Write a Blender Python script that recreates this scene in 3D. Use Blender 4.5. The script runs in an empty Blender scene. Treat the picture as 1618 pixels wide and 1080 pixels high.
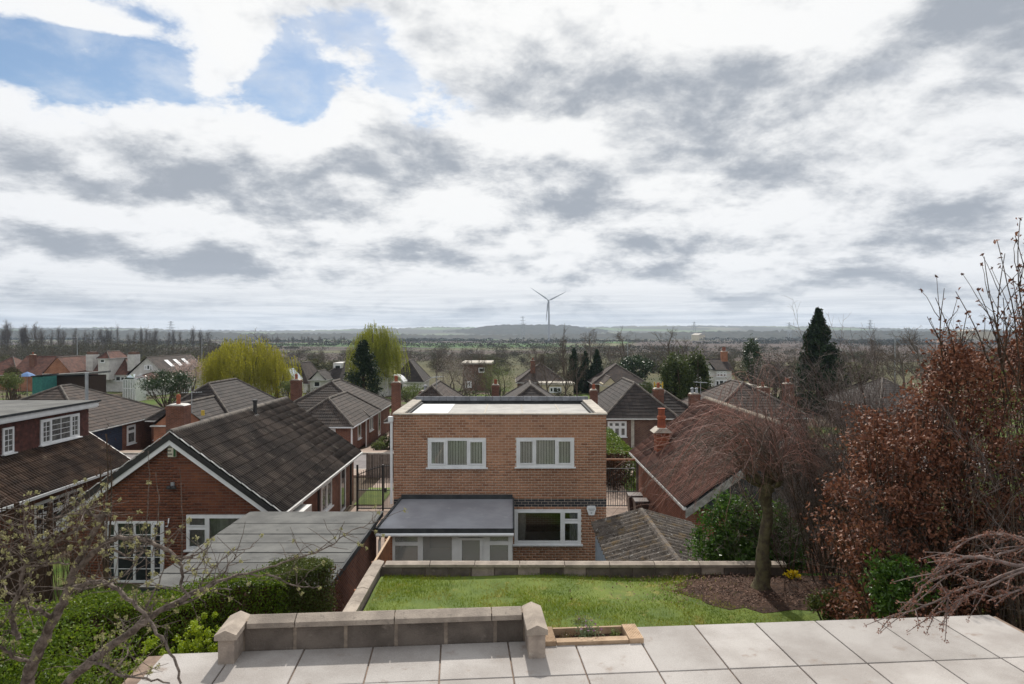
import bpy, math, random
import numpy as np
from mathutils import Vector, Matrix
S = bpy.context.scene
COL = S.collection
R = math.radians
F, CX, HY, CAMZ = 1079.0, 809.0, 525.0, 2.85

# ------------------------------------------------------------------ camera
cd = bpy.data.cameras.new('camera')
cam = bpy.data.objects.new('camera', cd)
COL.objects.link(cam)
cam.location = (0, 0, CAMZ)
cam.rotation_euler = (R(90), 0, 0)
cd.sensor_width = 36
cd.lens = 36 * F / 1618
cd.shift_y = -15 / 1618
cd.clip_start = 0.05
cd.clip_end = 20000
cd.dof.use_dof = True
cd.dof.focus_distance = 24
cd.dof.aperture_fstop = 4.5
S.camera = cam

# ------------------------------------------------------------------ light
SUN_EL, SUN_AZ = 43.0, -2.0            # azimuth measured from +Y, positive to +X
sl = bpy.data.lights.new('sun', 'SUN')
sl.energy = 4.6
sl.angle = R(1.2)
sl.color = (1.0, 0.95, 0.87)
sun = bpy.data.objects.new('sun', sl)
COL.objects.link(sun)
sd = Vector((math.sin(R(SUN_AZ)) * math.cos(R(SUN_EL)), math.cos(R(SUN_AZ)) * math.cos(R(SUN_EL)), math.sin(R(SUN_EL))))
sun.rotation_euler = sd.to_track_quat('Z', 'Y').to_euler()
sun.location = sd * 60

S.view_settings.view_transform = 'Standard'
S.view_settings.look = 'None'
S.view_settings.exposure = 0.0
S.view_settings.gamma = 1.0
S.view_settings.use_curve_mapping = False
S.cycles.use_denoising = True
S.cycles.max_bounces = 6
S.cycles.diffuse_bounces = 3
S.cycles.glossy_bounces = 3
S.cycles.transparent_max_bounces = 12
S.cycles.volume_bounces = 0
S.cycles.sample_clamp_indirect = 4


class NT:
    """small helper to write node trees"""
    def __init__(self, tree):
        self.t = tree
        self.n = tree.nodes
        self.l = tree.links

    def new(self, kind, **kw):
        nd = self.n.new(kind)
        for k, v in kw.items():
            setattr(nd, k, v)
        return nd

    def put(self, sock, v):
        if isinstance(v, bpy.types.NodeSocket):
            self.l.new(v, sock)
        else:
            if isinstance(v, (tuple, list)) and len(v) == 3 and sock.type == 'RGBA':
                v = (*v, 1)
            sock.default_value = v

    def math(self, op, a, b=0.0, c=0.0, clamp=False):
        nd = self.new('ShaderNodeMath', operation=op, use_clamp=clamp)
        self.put(nd.inputs[0], a)
        self.put(nd.inputs[1], b)
        self.put(nd.inputs[2], c)
        return nd.outputs[0]

    def vmath(self, op, a, b=(0, 0, 0)):
        nd = self.new('ShaderNodeVectorMath', operation=op)
        self.put(nd.inputs[0], a)
        self.put(nd.inputs[1], b)
        return nd.outputs['Value'] if op in ('LENGTH', 'DOT_PRODUCT', 'DISTANCE') else nd.outputs[0]

    def mix(self, fac, a, b, blend='MIX'):
        nd = self.new('ShaderNodeMix', data_type='RGBA', blend_type=blend)
        self.put(nd.inputs[0], fac)
        self.put(nd.inputs[6], a)
        self.put(nd.inputs[7], b)
        return nd.outputs[2]

    def step(self, v, lo, hi, a=0.0, b=1.0):
        nd = self.new('ShaderNodeMapRange', interpolation_type='SMOOTHSTEP')
        for i, x in enumerate((v, lo, hi, a, b)):
            self.put(nd.inputs[i], x)
        return nd.outputs[0]

    def noise(self, vec, scale, detail=4.0, rough=0.5, dist=0.0, col=False):
        nd = self.new('ShaderNodeTexNoise')
        if vec is not None:
            self.put(nd.inputs['Vector'], vec)
        nd.inputs['Scale'].default_value = scale
        nd.inputs['Detail'].default_value = detail
        nd.inputs['Roughness'].default_value = rough
        nd.inputs['Distortion'].default_value = dist
        return nd.outputs['Color' if col else 'Fac']

    def sep(self, v):
        nd = self.new('ShaderNodeSeparateXYZ')
        self.put(nd.inputs[0], v)
        return nd.outputs

    def comb(self, x=0.0, y=0.0, z=0.0):
        nd = self.new('ShaderNodeCombineXYZ')
        for i, v in enumerate((x, y, z)):
            self.put(nd.inputs[i], v)
        return nd.outputs[0]

    def ramp(self, fac, stops, mode='LINEAR'):
        nd = self.new('ShaderNodeValToRGB')
        nd.color_ramp.interpolation = mode
        el = nd.color_ramp.elements
        while len(el) < len(stops):
            el.new(0.5)
        for e, (p, c) in zip(el, stops):
            e.position = p
            e.color = (*c, 1)
        self.put(nd.inputs[0], fac)
        return nd.outputs[0]


# ------------------------------------------------------------------ sky
W = bpy.data.worlds.new('World')
S.world = W
W.use_nodes = True
W.cycles.sampling_method = 'MANUAL'
W.cycles.sample_map_resolution = 512
k = NT(W.node_tree)
k.n.clear()
wo = k.new('ShaderNodeOutputWorld')
bg = k.new('ShaderNodeBackground')
bg.inputs['Strength'].default_value = 0.1
k.l.new(bg.outputs[0], wo.inputs[0])
sky = k.new('ShaderNodeTexSky', sky_type='NISHITA', sun_disc=False)
sky.sun_elevation = R(SUN_EL)
sky.sun_rotation = R(SUN_AZ)
sky.air_density = 1.0
sky.dust_density = 0.6
sky.ozone_density = 1.5
tc = k.new('ShaderNodeTexCoord')
d = k.vmath('NORMALIZE', tc.outputs['Generated'])
dx, dy, dz = k.sep(d)
zz = k.math('ADD', k.math('MAXIMUM', dz, 0.0), 0.30)
p = k.comb(k.math('DIVIDE', dx, zz), k.math('DIVIDE', dy, zz), 0.0)


def skydir(x, y):
    return Vector(((x - CX) / F, 1.0, -(y - HY) / F)).normalized()


def blob(x, y, w, h):
    """cloud mass or gap centred on a sky direction: w, h are half sizes in radians*1079"""
    c = skydir(x, y)
    dv = k.vmath('SUBTRACT', d, tuple(c))
    dv = k.vmath('ADD', dv, k.vmath('MULTIPLY', k.vmath('SUBTRACT', warp, (0.5, 0.5, 0.5)), (0.16, 0.16, 0.10)))
    dv = k.vmath('MULTIPLY', dv, (F / w, 1.0, F / h))
    return k.step(k.vmath('LENGTH', dv), 0.0, 1.5, 1.0, 0.0)


warp = k.noise(p, 1.3, 4.0, 0.55, 0.0, col=True)


def total(items):
    acc = None
    for it in items:
        v = k.math('MULTIPLY', blob(*it[:4]), it[4])
        acc = v if acc is None else k.math('ADD', acc, v)
    return acc


p1 = k.vmath('ADD', p, (3.1, 7.7, 0.0))
p2 = k.vmath('ADD', k.vmath('MULTIPLY', p, (0.93, 0.93, 1.0)), (3.1, 7.7, 0.0))
n1 = k.noise(p1, 2.8, 12.0, 0.62, 0.15)
n1u = k.noise(p2, 2.8, 12.0, 0.62, 0.15)      # the same cloud a little nearer the zenith: its lit side
n2 = k.noise(k.vmath('ADD', p, (11.3, 2.2, 5.0)), 1.7, 9.0, 0.56, 0.1)
n3 = k.noise(k.vmath('ADD', p, (1.3, 9.2, 2.0)), 8.0, 9.0, 0.62, 0.2)
relief = k.math('SUBTRACT', n1, n1u)
# gaps where the blue shows
gap = total([(35, 110, 170, 72, 0.34), (235, 65, 190, 85, 0.29), (450, 115, 80, 85, 0.27), (530, 15, 90, 40, 0.28),
             (690, 165, 90, 45, 0.25), (1360, 55, 45, 30, 0.18), (1370, 135, 60, 16, 0.15), (830, 205, 70, 20, 0.18), (610, 105, 70, 50, 0.25),
             (45, 15, 80, 30, -0.25), (150, 32, 70, 16, -0.2), (350, 70, 50, 60, -0.22), (110, 85, 50, 10, -0.16)])
cover = k.math('SUBTRACT', k.math('ADD', k.math('MULTIPLY', n1, 0.62), k.math('MULTIPLY', n3, 0.38)), gap)
alpha = k.step(cover, 0.19, 0.31)
# heavier, darker cloud bases and bright tops
dark = total([(1120, 150, 190, 60, 0.20), (930, 40, 120, 60, 0.06), (640, 250, 100, 40, 0.18), (420, 275, 150, 75, 0.16), (80, 310, 170, 25, 0.12),
              (130, 400, 220, 40, 0.08), (345, 415, 60, 28, 0.13), (930, 320, 85, 65, 0.12), (1560, 15, 120, 40, 0.12),
              (1540, 150, 130, 80, 0.06), (1270, 290, 200, 34, 0.12), (1450, 350, 120, 26, 0.12), (1260, 400, 260, 30, 0.08),
              (240, 440, 280, 18, 0.06), (1100, 440, 220, 16, 0.08), (780, 400, 140, 30, 0.06), (240, 250, 130, 45, 0.07),
              (720, 70, 150, 90, -0.07), (1270, 60, 110, 60, -0.05), (1350, 190, 130, 30, -0.04), (740, 300, 80, 50, -0.05),
              (300, 150, 200, 50, -0.10), (870, 215, 120, 26, -0.08), (60, 190, 100, 35, -0.10), (150, 40, 260, 70, -0.10), (480, 60, 160, 90, -0.05)])
sh = k.math('ADD', k.math('ADD', k.math('ADD', k.math('MULTIPLY', n2, 0.46), k.math('MULTIPLY', n3, 0.20)), k.math('MULTIPLY', n1, 0.34)), dark)
sh = k.math('SUBTRACT', sh, k.math('MULTIPLY', relief, 1.25))
shade = k.step(sh, 0.44, 0.79)
glow = k.step(k.vmath('DOT_PRODUCT', d, tuple(sd)), 0.55, 1.0, 0.0, 1.0)
bright = k.mix(glow, (8.9, 9.05, 9.3), (9.9, 9.9, 9.8))
ccol = k.mix(shade, bright, (3.9, 4.25, 4.8))
edge = k.step(cover, 0.24, 0.44, 1.0, 0.0)
ccol = k.mix(k.math('MULTIPLY', edge, 0.35), ccol, (9.2, 9.4, 9.8))
blue = k.mix(1.0, sky.outputs[0], (0.84, 0.92, 0.96), 'MULTIPLY')
# towards the horizon the layers crowd together into pale streaks
low = k.step(dz, 0.0, 0.10, 1.0, 0.0)
streak = k.noise(k.comb(k.math('MULTIPLY', dx, 5.0), k.math('MULTIPLY', dy, 5.0), k.math('MULTIPLY', dz, 130.0)), 1.0, 6.0, 0.6, 0.6)
pale = k.mix(k.step(streak, 0.35, 0.66), (8.3, 8.45, 8.6), (4.9, 5.25, 5.7))
alpha = k.math('MAXIMUM', alpha, k.math('MULTIPLY', k.step(k.math('ADD', k.math('MULTIPLY', n3, 0.5), k.math('MULTIPLY', n2, 0.5)), 0.42, 0.68), 0.55))
alpha2 = k.math('MAXIMUM', alpha, k.math('MULTIPLY', low, 0.85), clamp=True)
ccol = k.mix(k.math('MULTIPLY', low, 0.75), ccol, pale)
ground_side = k.step(dz, -0.02, 0.0, 0.0, 1.0)
allsky = k.mix(alpha2, blue, ccol)
k.l.new(k.mix(ground_side, (2.0, 2.0, 1.9), allsky), bg.inputs['Color'])
# ------------------------------------------------------------------ object helpers
def P(x, y, D):
    return Vector(((x - CX) / F * D, D, CAMZ - (y - HY) / F * D))


def X(x, D):
    return (x - CX) / F * D


def Z(y, D):
    return CAMZ - (y - HY) / F * D


BASE = {}
C0 = np.array((0, 0, CAMZ))


def thing(name, label, cat, loc=(0, 0, 0), group=None):
    o = bpy.data.objects.new(name, None)
    o.empty_display_size = 0.2
    COL.objects.link(o)
    o.location = loc
    o['label'] = label
    o['category'] = cat
    if group:
        o['group'] = group
    BASE[o.name] = Vector(loc)
    return o


def tag(o, label, cat, group=None):
    o['label'] = label
    o['category'] = cat
    if group:
        o['group'] = group
    return o


def link(name, me, mat, parent=None, kind=None):
    if mat is not None and not me.materials:
        me.materials.append(mat)
    o = bpy.data.objects.new(name, me)
    COL.objects.link(o)
    if parent is not None:
        o.parent = parent
        BASE[o.name] = BASE[parent.name]
    else:
        BASE[o.name] = Vector((0, 0, 0))
    if kind:
        o['kind'] = kind
    return o


def copy_tree(o, parent=None):
    c = o.copy()
    COL.objects.link(c)
    if parent is not None:
        c.parent = parent
    for ch in list(o.children):
        copy_tree(ch, c)
    return c


def npmesh(name, V, polys):
    """polys: list of integer arrays (m, n)"""
    me = bpy.data.meshes.new(name)
    V = np.asarray(V, dtype=np.float32)
    me.vertices.add(len(V))
    me.vertices.foreach_set('co', V.ravel())
    polys = [np.asarray(q, dtype=np.int32) for q in polys if len(q)]
    nl = sum(q.size for q in polys)
    npo = sum(len(q) for q in polys)
    me.loops.add(nl)
    me.polygons.add(npo)
    me.loops.foreach_set('vertex_index', np.concatenate([q.ravel() for q in polys]))
    tot = np.concatenate([np.full(len(q), q.shape[1], dtype=np.int32) for q in polys])
    st = np.concatenate(([0], np.cumsum(tot)[:-1])).astype(np.int32)
    me.polygons.foreach_set('loop_start', st)
    me.update(calc_edges=True)
    return me


class MB:
    def __init__(self):
        self.v, self.f, self.uv = [], [], {}

    def quad(self, *ps, uv=None):
        n = len(self.v)
        self.v += [tuple(q) for q in ps]
        if uv:
            self.uv[len(self.f)] = uv
        self.f.append(tuple(range(n, n + len(ps))))
        return self

    def box(self, x0, y0, z0, x1, y1, z1):
        x0, x1 = min(x0, x1), max(x0, x1)
        y0, y1 = min(y0, y1), max(y0, y1)
        z0, z1 = min(z0, z1), max(z0, z1)
        n = len(self.v)
        self.v += [(x0, y0, z0), (x1, y0, z0), (x1, y1, z0), (x0, y1, z0), (x0, y0, z1), (x1, y0, z1), (x1, y1, z1), (x0, y1, z1)]
        for q in ((0, 3, 2, 1), (4, 5, 6, 7), (0, 1, 5, 4), (1, 2, 6, 5), (2, 3, 7, 6), (3, 0, 4, 7)):
            self.f.append(tuple(n + i for i in q))
        return self

    def beam(self, a, b, w, h, up=(0, 0, 1)):
        """rectangular bar from a to b, w across, h along up"""
        a, b, up = Vector(a), Vector(b), Vector(up)
        t = (b - a).normalized()
        s = t.cross(up).normalized() * (w / 2)
        u = s.cross(t).normalized() * (h / 2)
        n = len(self.v)
        for c in (a, b):
            self.v += [tuple(c - s - u), tuple(c + s - u), tuple(c + s + u), tuple(c - s + u)]
        for q in ((3, 2, 1, 0), (4, 5, 6, 7), (0, 1, 5, 4), (1, 2, 6, 5), (2, 3, 7, 6), (3, 0, 4, 7)):
            self.f.append(tuple(n + i for i in q))
        return self

    def tube(self, pts, r, n=6, cap=True):
        pts = [Vector(q) for q in pts]
        rs = r if isinstance(r, (list, tuple)) else [r] * len(pts)
        base = len(self.v)
        for i, q in enumerate(pts):
            t = (pts[min(i + 1, len(pts) - 1)] - pts[max(i - 1, 0)]).normalized()
            a = t.cross(Vector((0, 0, 1)) if abs(t.z) < 0.9 else Vector((1, 0, 0))).normalized()
            b = t.cross(a)
            for j in range(n):
                w = 2 * math.pi * j / n
                self.v.append(tuple(q + (a * math.cos(w) + b * math.sin(w)) * rs[i]))
        for i in range(len(pts) - 1):
            for j in range(n):
                j2 = (j + 1) % n
                self.f.append((base + i * n + j, base + i * n + j2, base + (i + 1) * n + j2, base + (i + 1) * n + j))
        if cap:
            self.f.append(tuple(base + j for j in reversed(range(n))))
            self.f.append(tuple(base + (len(pts) - 1) * n + j for j in range(n)))
        return self

    def lathe(self, c, prof, n=12):
        base = len(self.v)
        for r, z in prof:
            for j in range(n):
                w = 2 * math.pi * j / n
                self.v.append((c[0] + r * math.cos(w), c[1] + r * math.sin(w), c[2] + z))
        for i in range(len(prof) - 1):
            for j in range(n):
                j2 = (j + 1) % n
                self.f.append((base + i * n + j, base + i * n + j2, base + (i + 1) * n + j2, base + (i + 1) * n + j))
        self.f.append(tuple(base + j for j in reversed(range(n))))
        self.f.append(tuple(base + (len(prof) - 1) * n + j for j in range(n)))
        return self

    def prism(self, poly, axis, t0, t1):
        """extrude a 2D polygon: axis 'y' -> (x,z) points run from y=t0 to t1; 'x' -> (y,z); 'z' -> (x,y)"""
        def mk(q, t):
            return {'y': (q[0], t, q[1]), 'x': (t, q[0], q[1]), 'z': (q[0], q[1], t)}[axis]
        n = len(self.v)
        m = len(poly)
        self.v += [mk(q, t0) for q in poly] + [mk(q, t1) for q in poly]
        self.f.append(tuple(range(n, n + m)))
        self.f.append(tuple(reversed(range(n + m, n + 2 * m))))
        for i in range(m):
            j = (i + 1) % m
            self.f.append((n + j, n + i, n + m + i, n + m + j))
        return self

    def mesh(self, name, off=Vector((0, 0, 0)), smooth=False, fix=True):
        me = bpy.data.meshes.new(name)
        me.from_pydata([(a[0] - off[0], a[1] - off[1], a[2] - off[2]) for a in self.v], [], self.f)
        if self.uv:
            lay = me.uv_layers.new(name='UVMap')
            for pi, uvs in self.uv.items():
                for li, q in zip(me.polygons[pi].loop_indices, uvs):
                    lay.data[li].uv = q
        if smooth:
            me.polygons.foreach_set('use_smooth', [True] * len(me.polygons))
        me.update()
        return me

    def build(self, name, mat, parent=None, kind=None, smooth=False):
        off = BASE[parent.name] if parent is not None else Vector((0, 0, 0))
        return link(name, self.mesh(name, off, smooth), mat, parent, kind)


class NB:
    """numpy mesh batch"""
    def __init__(self):
        self.V, self.Q, self.T, self.n = [], [], [], 0

    def add(self, V, Q=None, T=None):
        V = np.asarray(V, dtype=np.float32).reshape(-1, 3)
        if Q is not None and len(Q):
            self.Q.append(np.asarray(Q) + self.n)
        if T is not None and len(T):
            self.T.append(np.asarray(T) + self.n)
        self.V.append(V)
        self.n += len(V)
        return self

    def mesh(self, name, off=(0, 0, 0)):
        V = np.concatenate(self.V) - np.array(tuple(off), dtype=np.float32)
        pl = []
        if self.Q:
            pl.append(np.concatenate(self.Q))
        if self.T:
            pl.append(np.concatenate(self.T))
        return npmesh(name, V, pl)

    def build(self, name, mat, parent=None, kind=None):
        off = BASE[parent.name] if parent is not None else (0, 0, 0)
        return link(name, self.mesh(name, off), mat, parent, kind)


def pieces(name, rest, me, mats, parent, mat, limit=300):
    """lay alike pieces: the `limit` nearest as parts sharing one mesh, the others joined into one part"""
    if not mats:
        return
    me.materials.append(mat)
    off = BASE[parent.name]
    mats = sorted(mats, key=lambda m: (m.translation - Vector(C0)).length)
    for m in mats[:limit]:
        o = bpy.data.objects.new(name, me)
        COL.objects.link(o)
        o.parent = parent
        BASE[o.name] = off
        m = m.copy()
        m.translation -= off
        o.matrix_local = m
    if len(mats) > limit:
        n = len(me.vertices)
        co = np.empty(n * 3, dtype=np.float32)
        me.vertices.foreach_get('co', co)
        co = np.c_[co.reshape(-1, 3), np.ones(n)]
        nb = NB()
        q4 = [tuple(q.vertices) for q in me.polygons if len(q.vertices) == 4]
        q3 = [tuple(q.vertices) for q in me.polygons if len(q.vertices) == 3]
        for m in mats[limit:]:
            A = np.array(m)
            nb.add((co @ A.T)[:, :3], q4, q3)
        nb.build(rest, mat, parent, 'stuff')


def T(x, y, z, sx=1, sy=1, sz=1, rz=0):
    return Matrix.Translation((x, y, z)) @ Matrix.Rotation(rz, 4, 'Z') @ Matrix.Diagonal((sx, sy, sz, 1))


# ------------------------------------------------------------------ materials
MATS = {}


def newmat(name):
    m = bpy.data.materials.new(name)
    m.use_nodes = True
    q = NT(m.node_tree)
    q.n.clear()
    out = q.new('ShaderNodeOutputMaterial')
    bs = q.new('ShaderNodeBsdfPrincipled')
    q.l.new(bs.outputs[0], out.inputs[0])
    MATS[name] = m
    return m, q, bs, out


def bump(q, bs, h, strength, dist=0.02):
    b = q.new('ShaderNodeBump')
    b.inputs['Strength'].default_value = strength
    b.inputs['Distance'].default_value = dist
    q.put(b.inputs['Height'], h)
    q.l.new(b.outputs[0], bs.inputs['Normal'])


def rnd(q):
    """a value per object and per loose piece"""
    oi = q.new('ShaderNodeObjectInfo')
    ge = q.new('ShaderNodeNewGeometry')
    return q.math('FRACT', q.math('ADD', q.math('MULTIPLY', oi.outputs['Random'], 7.31), ge.outputs['Random Per Island']))


def mat(name, c1, c2, scale=6.0, rough=0.85, spec=0.3, bmp=0.0, bscale=40.0, piece=0.0, c3=None, fine=0.0, metal=0.0, detail=6.0, lo=0.35, hi=0.65):
    """two colours blended by noise in space, an optional third as blotches, optional difference from piece to piece"""
    m, q, bs, out = newmat(name)
    pos = q.new('ShaderNodeNewGeometry').outputs['Position']
    col = q.mix(q.step(q.noise(pos, scale, detail, 0.6), lo, hi), c1, c2)
    if c3:
        col = q.mix(q.step(q.noise(pos, scale * 2.7, 6.0, 0.65), 0.58, 0.72), col, c3)
    if fine:
        col = q.mix(fine, col, q.mix(q.noise(pos, bscale * 3, 3.0, 0.7), (0.25, 0.25, 0.25), (1.75, 1.75, 1.75)), 'MULTIPLY')
    if piece:
        r = rnd(q)
        v = q.math('ADD', 1 - piece, q.math('MULTIPLY', r, 2 * piece))
        col = q.mix(1.0, col, q.comb(v, v, v), 'MULTIPLY')
    q.put(bs.inputs['Base Color'], col)
    bs.inputs['Roughness'].default_value = rough
    bs.inputs['Specular IOR Level'].default_value = spec
    bs.inputs['Metallic'].default_value = metal
    if bmp:
        bump(q, bs, q.noise(pos, bscale, 5.0, 0.6), bmp)
    return m


def leafmat(name, cols, rough=0.5, spec=0.4, trans=0.3, posw=0.25, pscale=0.9):
    m, q, bs, out = newmat(name)
    st = [(i / max(1, len(cols) - 1), c) for i, c in enumerate(cols)]
    pos = q.new('ShaderNodeNewGeometry').outputs['Position']
    r = q.math('ADD', q.math('MULTIPLY', rnd(q), 1 - posw), q.math('MULTIPLY', q.step(q.noise(pos, pscale, 5.0), 0.3, 0.7), posw))
    col = q.ramp(r, st)
    q.put(bs.inputs['Base Color'], col)
    bs.inputs['Roughness'].default_value = rough
    bs.inputs['Specular IOR Level'].default_value = spec
    if trans:
        tr = q.new('ShaderNodeBsdfTranslucent')
        q.put(tr.inputs[0], col)
        mx = q.new('ShaderNodeMixShader')
        mx.inputs[0].default_value = trans
        q.l.new(bs.outputs[0], mx.inputs[1])
        q.l.new(tr.outputs[0], mx.inputs[2])
        q.l.new(mx.outputs[0], out.inputs[0])
    return m


def brickpiece(name, cols, rough=0.9):
    m, q, bs, out = newmat(name)
    pos = q.new('ShaderNodeNewGeometry').outputs['Position']
    col = q.ramp(rnd(q), [(i / (len(cols) - 1), c) for i, c in enumerate(cols)])
    col = q.mix(0.38, col, q.mix(q.noise(pos, 45, 5.0, 0.7), (0.55, 0.55, 0.55), (1.4, 1.4, 1.4)), 'MULTIPLY')
    col = q.mix(0.5, col, q.mix(q.step(q.noise(pos, 0.8, 5.0, 0.6), 0.35, 0.65), (0.68, 0.66, 0.66), (1.25, 1.25, 1.22)), 'MULTIPLY')
    q.put(bs.inputs['Base Color'], col)
    bs.inputs['Roughness'].default_value = rough
    bs.inputs['Specular IOR Level'].default_value = 0.2
    bump(q, bs, q.noise(pos, 90, 4.0, 0.6), 0.35, 0.01)
    return m


def brickwall(name, c1, c2, mortar, bw=0.225, bh=0.075):
    m, q, bs, out = newmat(name)
    pos = q.new('ShaderNodeNewGeometry').outputs['Position']
    x, y, z = q.sep(pos)
    bt = q.new('ShaderNodeTexBrick')
    q.put(bt.inputs['Vector'], q.comb(q.math('ADD', x, y), z, 0.0))
    bt.inputs['Color1'].default_value = (*c1, 1)
    bt.inputs['Color2'].default_value = (*c2, 1)
    bt.inputs['Mortar'].default_value = (*mortar, 1)
    bt.inputs['Scale'].default_value = 1
    bt.inputs['Mortar Size'].default_value = 0.007
    bt.inputs['Mortar Smooth'].default_value = 0.1
    bt.inputs['Brick Width'].default_value = bw
    bt.inputs['Row Height'].default_value = bh
    col = q.mix(0.6, bt.outputs['Color'], q.mix(q.step(q.noise(pos, 1.1, 5.0, 0.6), 0.3, 0.7), (0.65, 0.63, 0.63), (1.3, 1.3, 1.3)), 'MULTIPLY')
    q.put(bs.inputs['Base Color'], col)
    bs.inputs['Roughness'].default_value = 0.92
    bs.inputs['Specular IOR Level'].default_value = 0.2
    bump(q, bs, q.math('SUBTRACT', 1.0, bt.outputs['Fac']), 0.5, 0.01)
    return m


def roofmat(name, c1, c2, lichen=(0.3, 0.29, 0.25), amount=0.67, ribs=True):
    """concrete tiles: UV is metres along the eave and up the slope"""
    m, q, bs, out = newmat(name)
    pos = q.new('ShaderNodeNewGeometry').outputs['Position']
    uv = q.new('ShaderNodeTexCoord').outputs['UV']
    u, v, _ = q.sep(uv)
    iu = q.math('FLOOR', q.math('DIVIDE', u, 0.3))
    iv = q.math('FLOOR', q.math('DIVIDE', v, 0.34))
    wn = q.new('ShaderNodeTexWhiteNoise', noise_dimensions='3D')
    q.put(wn.inputs[0], q.comb(iu, iv, 0.0))
    col = q.mix(q.math('MULTIPLY', wn.outputs[0], 1.0), c1, c2)
    col = q.mix(0.6, col, q.mix(q.step(q.noise(pos, 0.7, 5.0, 0.6), 0.3, 0.7), (0.6, 0.6, 0.6), (1.35, 1.33, 1.3)), 'MULTIPLY')
    col = q.mix(q.step(q.noise(pos, 9.0, 6.0, 0.7), amount, amount + 0.08), col, lichen)
    fu = q.math('FRACT', q.math('DIVIDE', u, 0.3))
    gap_ = q.step(q.math('ABSOLUTE', q.math('SUBTRACT', fu, 0.5)), 0.44, 0.5)
    col = q.mix(q.math('MULTIPLY', gap_, 0.55), col, (0.012, 0.012, 0.012))
    q.put(bs.inputs['Base Color'], col)
    bs.inputs['Roughness'].default_value = 0.85
    bs.inputs['Specular IOR Level'].default_value = 0.25
    h = q.math('SINE', q.math('MULTIPLY', u, 2 * math.pi / 0.15)) if ribs else q.math('MULTIPLY', gap_, -1.0)
    bump(q, bs, q.math('ADD', h, q.noise(pos, 30, 4.0, 0.6)), 0.5, 0.02)
    return m


def glassmat(name, tint, see, rough=0.03):
    m, q, bs, out = newmat(name)
    q.n.remove(bs)
    tr = q.new('ShaderNodeBsdfTransparent')
    tr.inputs[0].default_value = (*tint, 1)
    gl = q.new('ShaderNodeBsdfGlossy')
    gl.inputs['Roughness'].default_value = rough
    gl.inputs[0].default_value = (0.9, 0.93, 0.95, 1)
    fr = q.new('ShaderNodeFresnel')
    fr.inputs[0].default_value = 1.5
    mx = q.new('ShaderNodeMixShader')
    q.put(mx.inputs[0], q.math('ADD', q.math('MULTIPLY', fr.outputs[0], 1.0), 1 - see, clamp=True))
    q.l.new(tr.outputs[0], mx.inputs[1])
    q.l.new(gl.outputs[0], mx.inputs[2])
    q.l.new(mx.outputs[0], out.inputs[0])
    return m


white_pvc = mat('white_pvc', (0.74, 0.75, 0.76), (0.66, 0.67, 0.68), 3, 0.35, 0.4)
old_white = mat('old_white_paint', (0.66, 0.66, 0.64), (0.5, 0.5, 0.48), 5, 0.6, 0.3)
black_metal = mat('black_metal', (0.02, 0.02, 0.021), (0.03, 0.03, 0.03), 8, 0.45, 0.4)
dark_pane = mat('dark_window_glass', (0.015, 0.018, 0.022), (0.03, 0.035, 0.04), 2, 0.05, 0.6)
curtain_pane = mat('curtained_window_glass', (0.16, 0.16, 0.15), (0.07, 0.07, 0.07), 6, 0.1, 0.5)
brightened_glass = glassmat('brightened_glass', (0.93, 0.94, 0.935), 0.95)  # pale diffuse added below brightens the panes, standing in for light in them
_q = NT(brightened_glass.node_tree)
_out = [n for n in _q.n if n.type == 'OUTPUT_MATERIAL'][0]
_df = _q.new('ShaderNodeBsdfDiffuse')
_df.inputs[0].default_value = (0.75, 0.76, 0.75, 1)
_mx = _q.new('ShaderNodeMixShader')
_mx.inputs[0].default_value = 0.24
_q.l.new(_out.inputs[0].links[0].from_socket, _mx.inputs[1])
_q.l.new(_df.outputs[0], _mx.inputs[2])
_q.l.new(_mx.outputs[0], _out.inputs[0])
clear_glass = glassmat('clear_glass', (0.95, 0.96, 0.955), 0.97)
fabric = mat('blind_fabric', (0.84, 0.83, 0.80), (0.78, 0.77, 0.74), 10, 0.9, 0.1, piece=0.08)
net = mat('net_curtain', (0.5, 0.5, 0.49), (0.38, 0.38, 0.37), 12, 0.9, 0.1)
room_white = mat('room_plaster', (0.85, 0.84, 0.82), (0.8, 0.79, 0.77), 2, 0.9, 0.1)
barge_grey = mat('weathered_bargeboard', (0.34, 0.33, 0.31), (0.2, 0.19, 0.175), 4, 0.8, 0.2, 0.2, 30, 0, (0.13, 0.12, 0.10))
render_white = mat('white_render', (0.62, 0.61, 0.58), (0.5, 0.49, 0.47), 2, 0.9, 0.2, 0.2)
render_cream = mat('cream_render', (0.58, 0.5, 0.35), (0.48, 0.42, 0.3), 2, 0.9, 0.2, 0.2)
mortar_pale = mat('pale_mortar', (0.62, 0.53, 0.45), (0.48, 0.41, 0.35), 20, 0.95, 0.1, 0.3, 60)
mortar_dark = mat('weathered_mortar', (0.24, 0.19, 0.16), (0.16, 0.125, 0.11), 12, 0.95, 0.1, 0.3, 60)
tan_brick = brickpiece('tan_brick', [(0.25, 0.122, 0.074), (0.325, 0.168, 0.10), (0.36, 0.188, 0.114), (0.395, 0.208, 0.128), (0.315, 0.165, 0.102), (0.355, 0.188, 0.115)])
blue_brick = brickpiece('blue_engineering_brick', [(0.025, 0.028, 0.036), (0.04, 0.043, 0.05), (0.055, 0.05, 0.052)], 0.6)
red_brick = brickpiece('red_brick', [(0.10, 0.04, 0.026), (0.17, 0.062, 0.036), (0.20, 0.078, 0.042), (0.15, 0.058, 0.036), (0.185, 0.07, 0.04)])
brick_red_wall = brickwall('red_brick_wall', (0.19, 0.075, 0.045), (0.12, 0.048, 0.032), (0.2, 0.16, 0.14))
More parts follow.
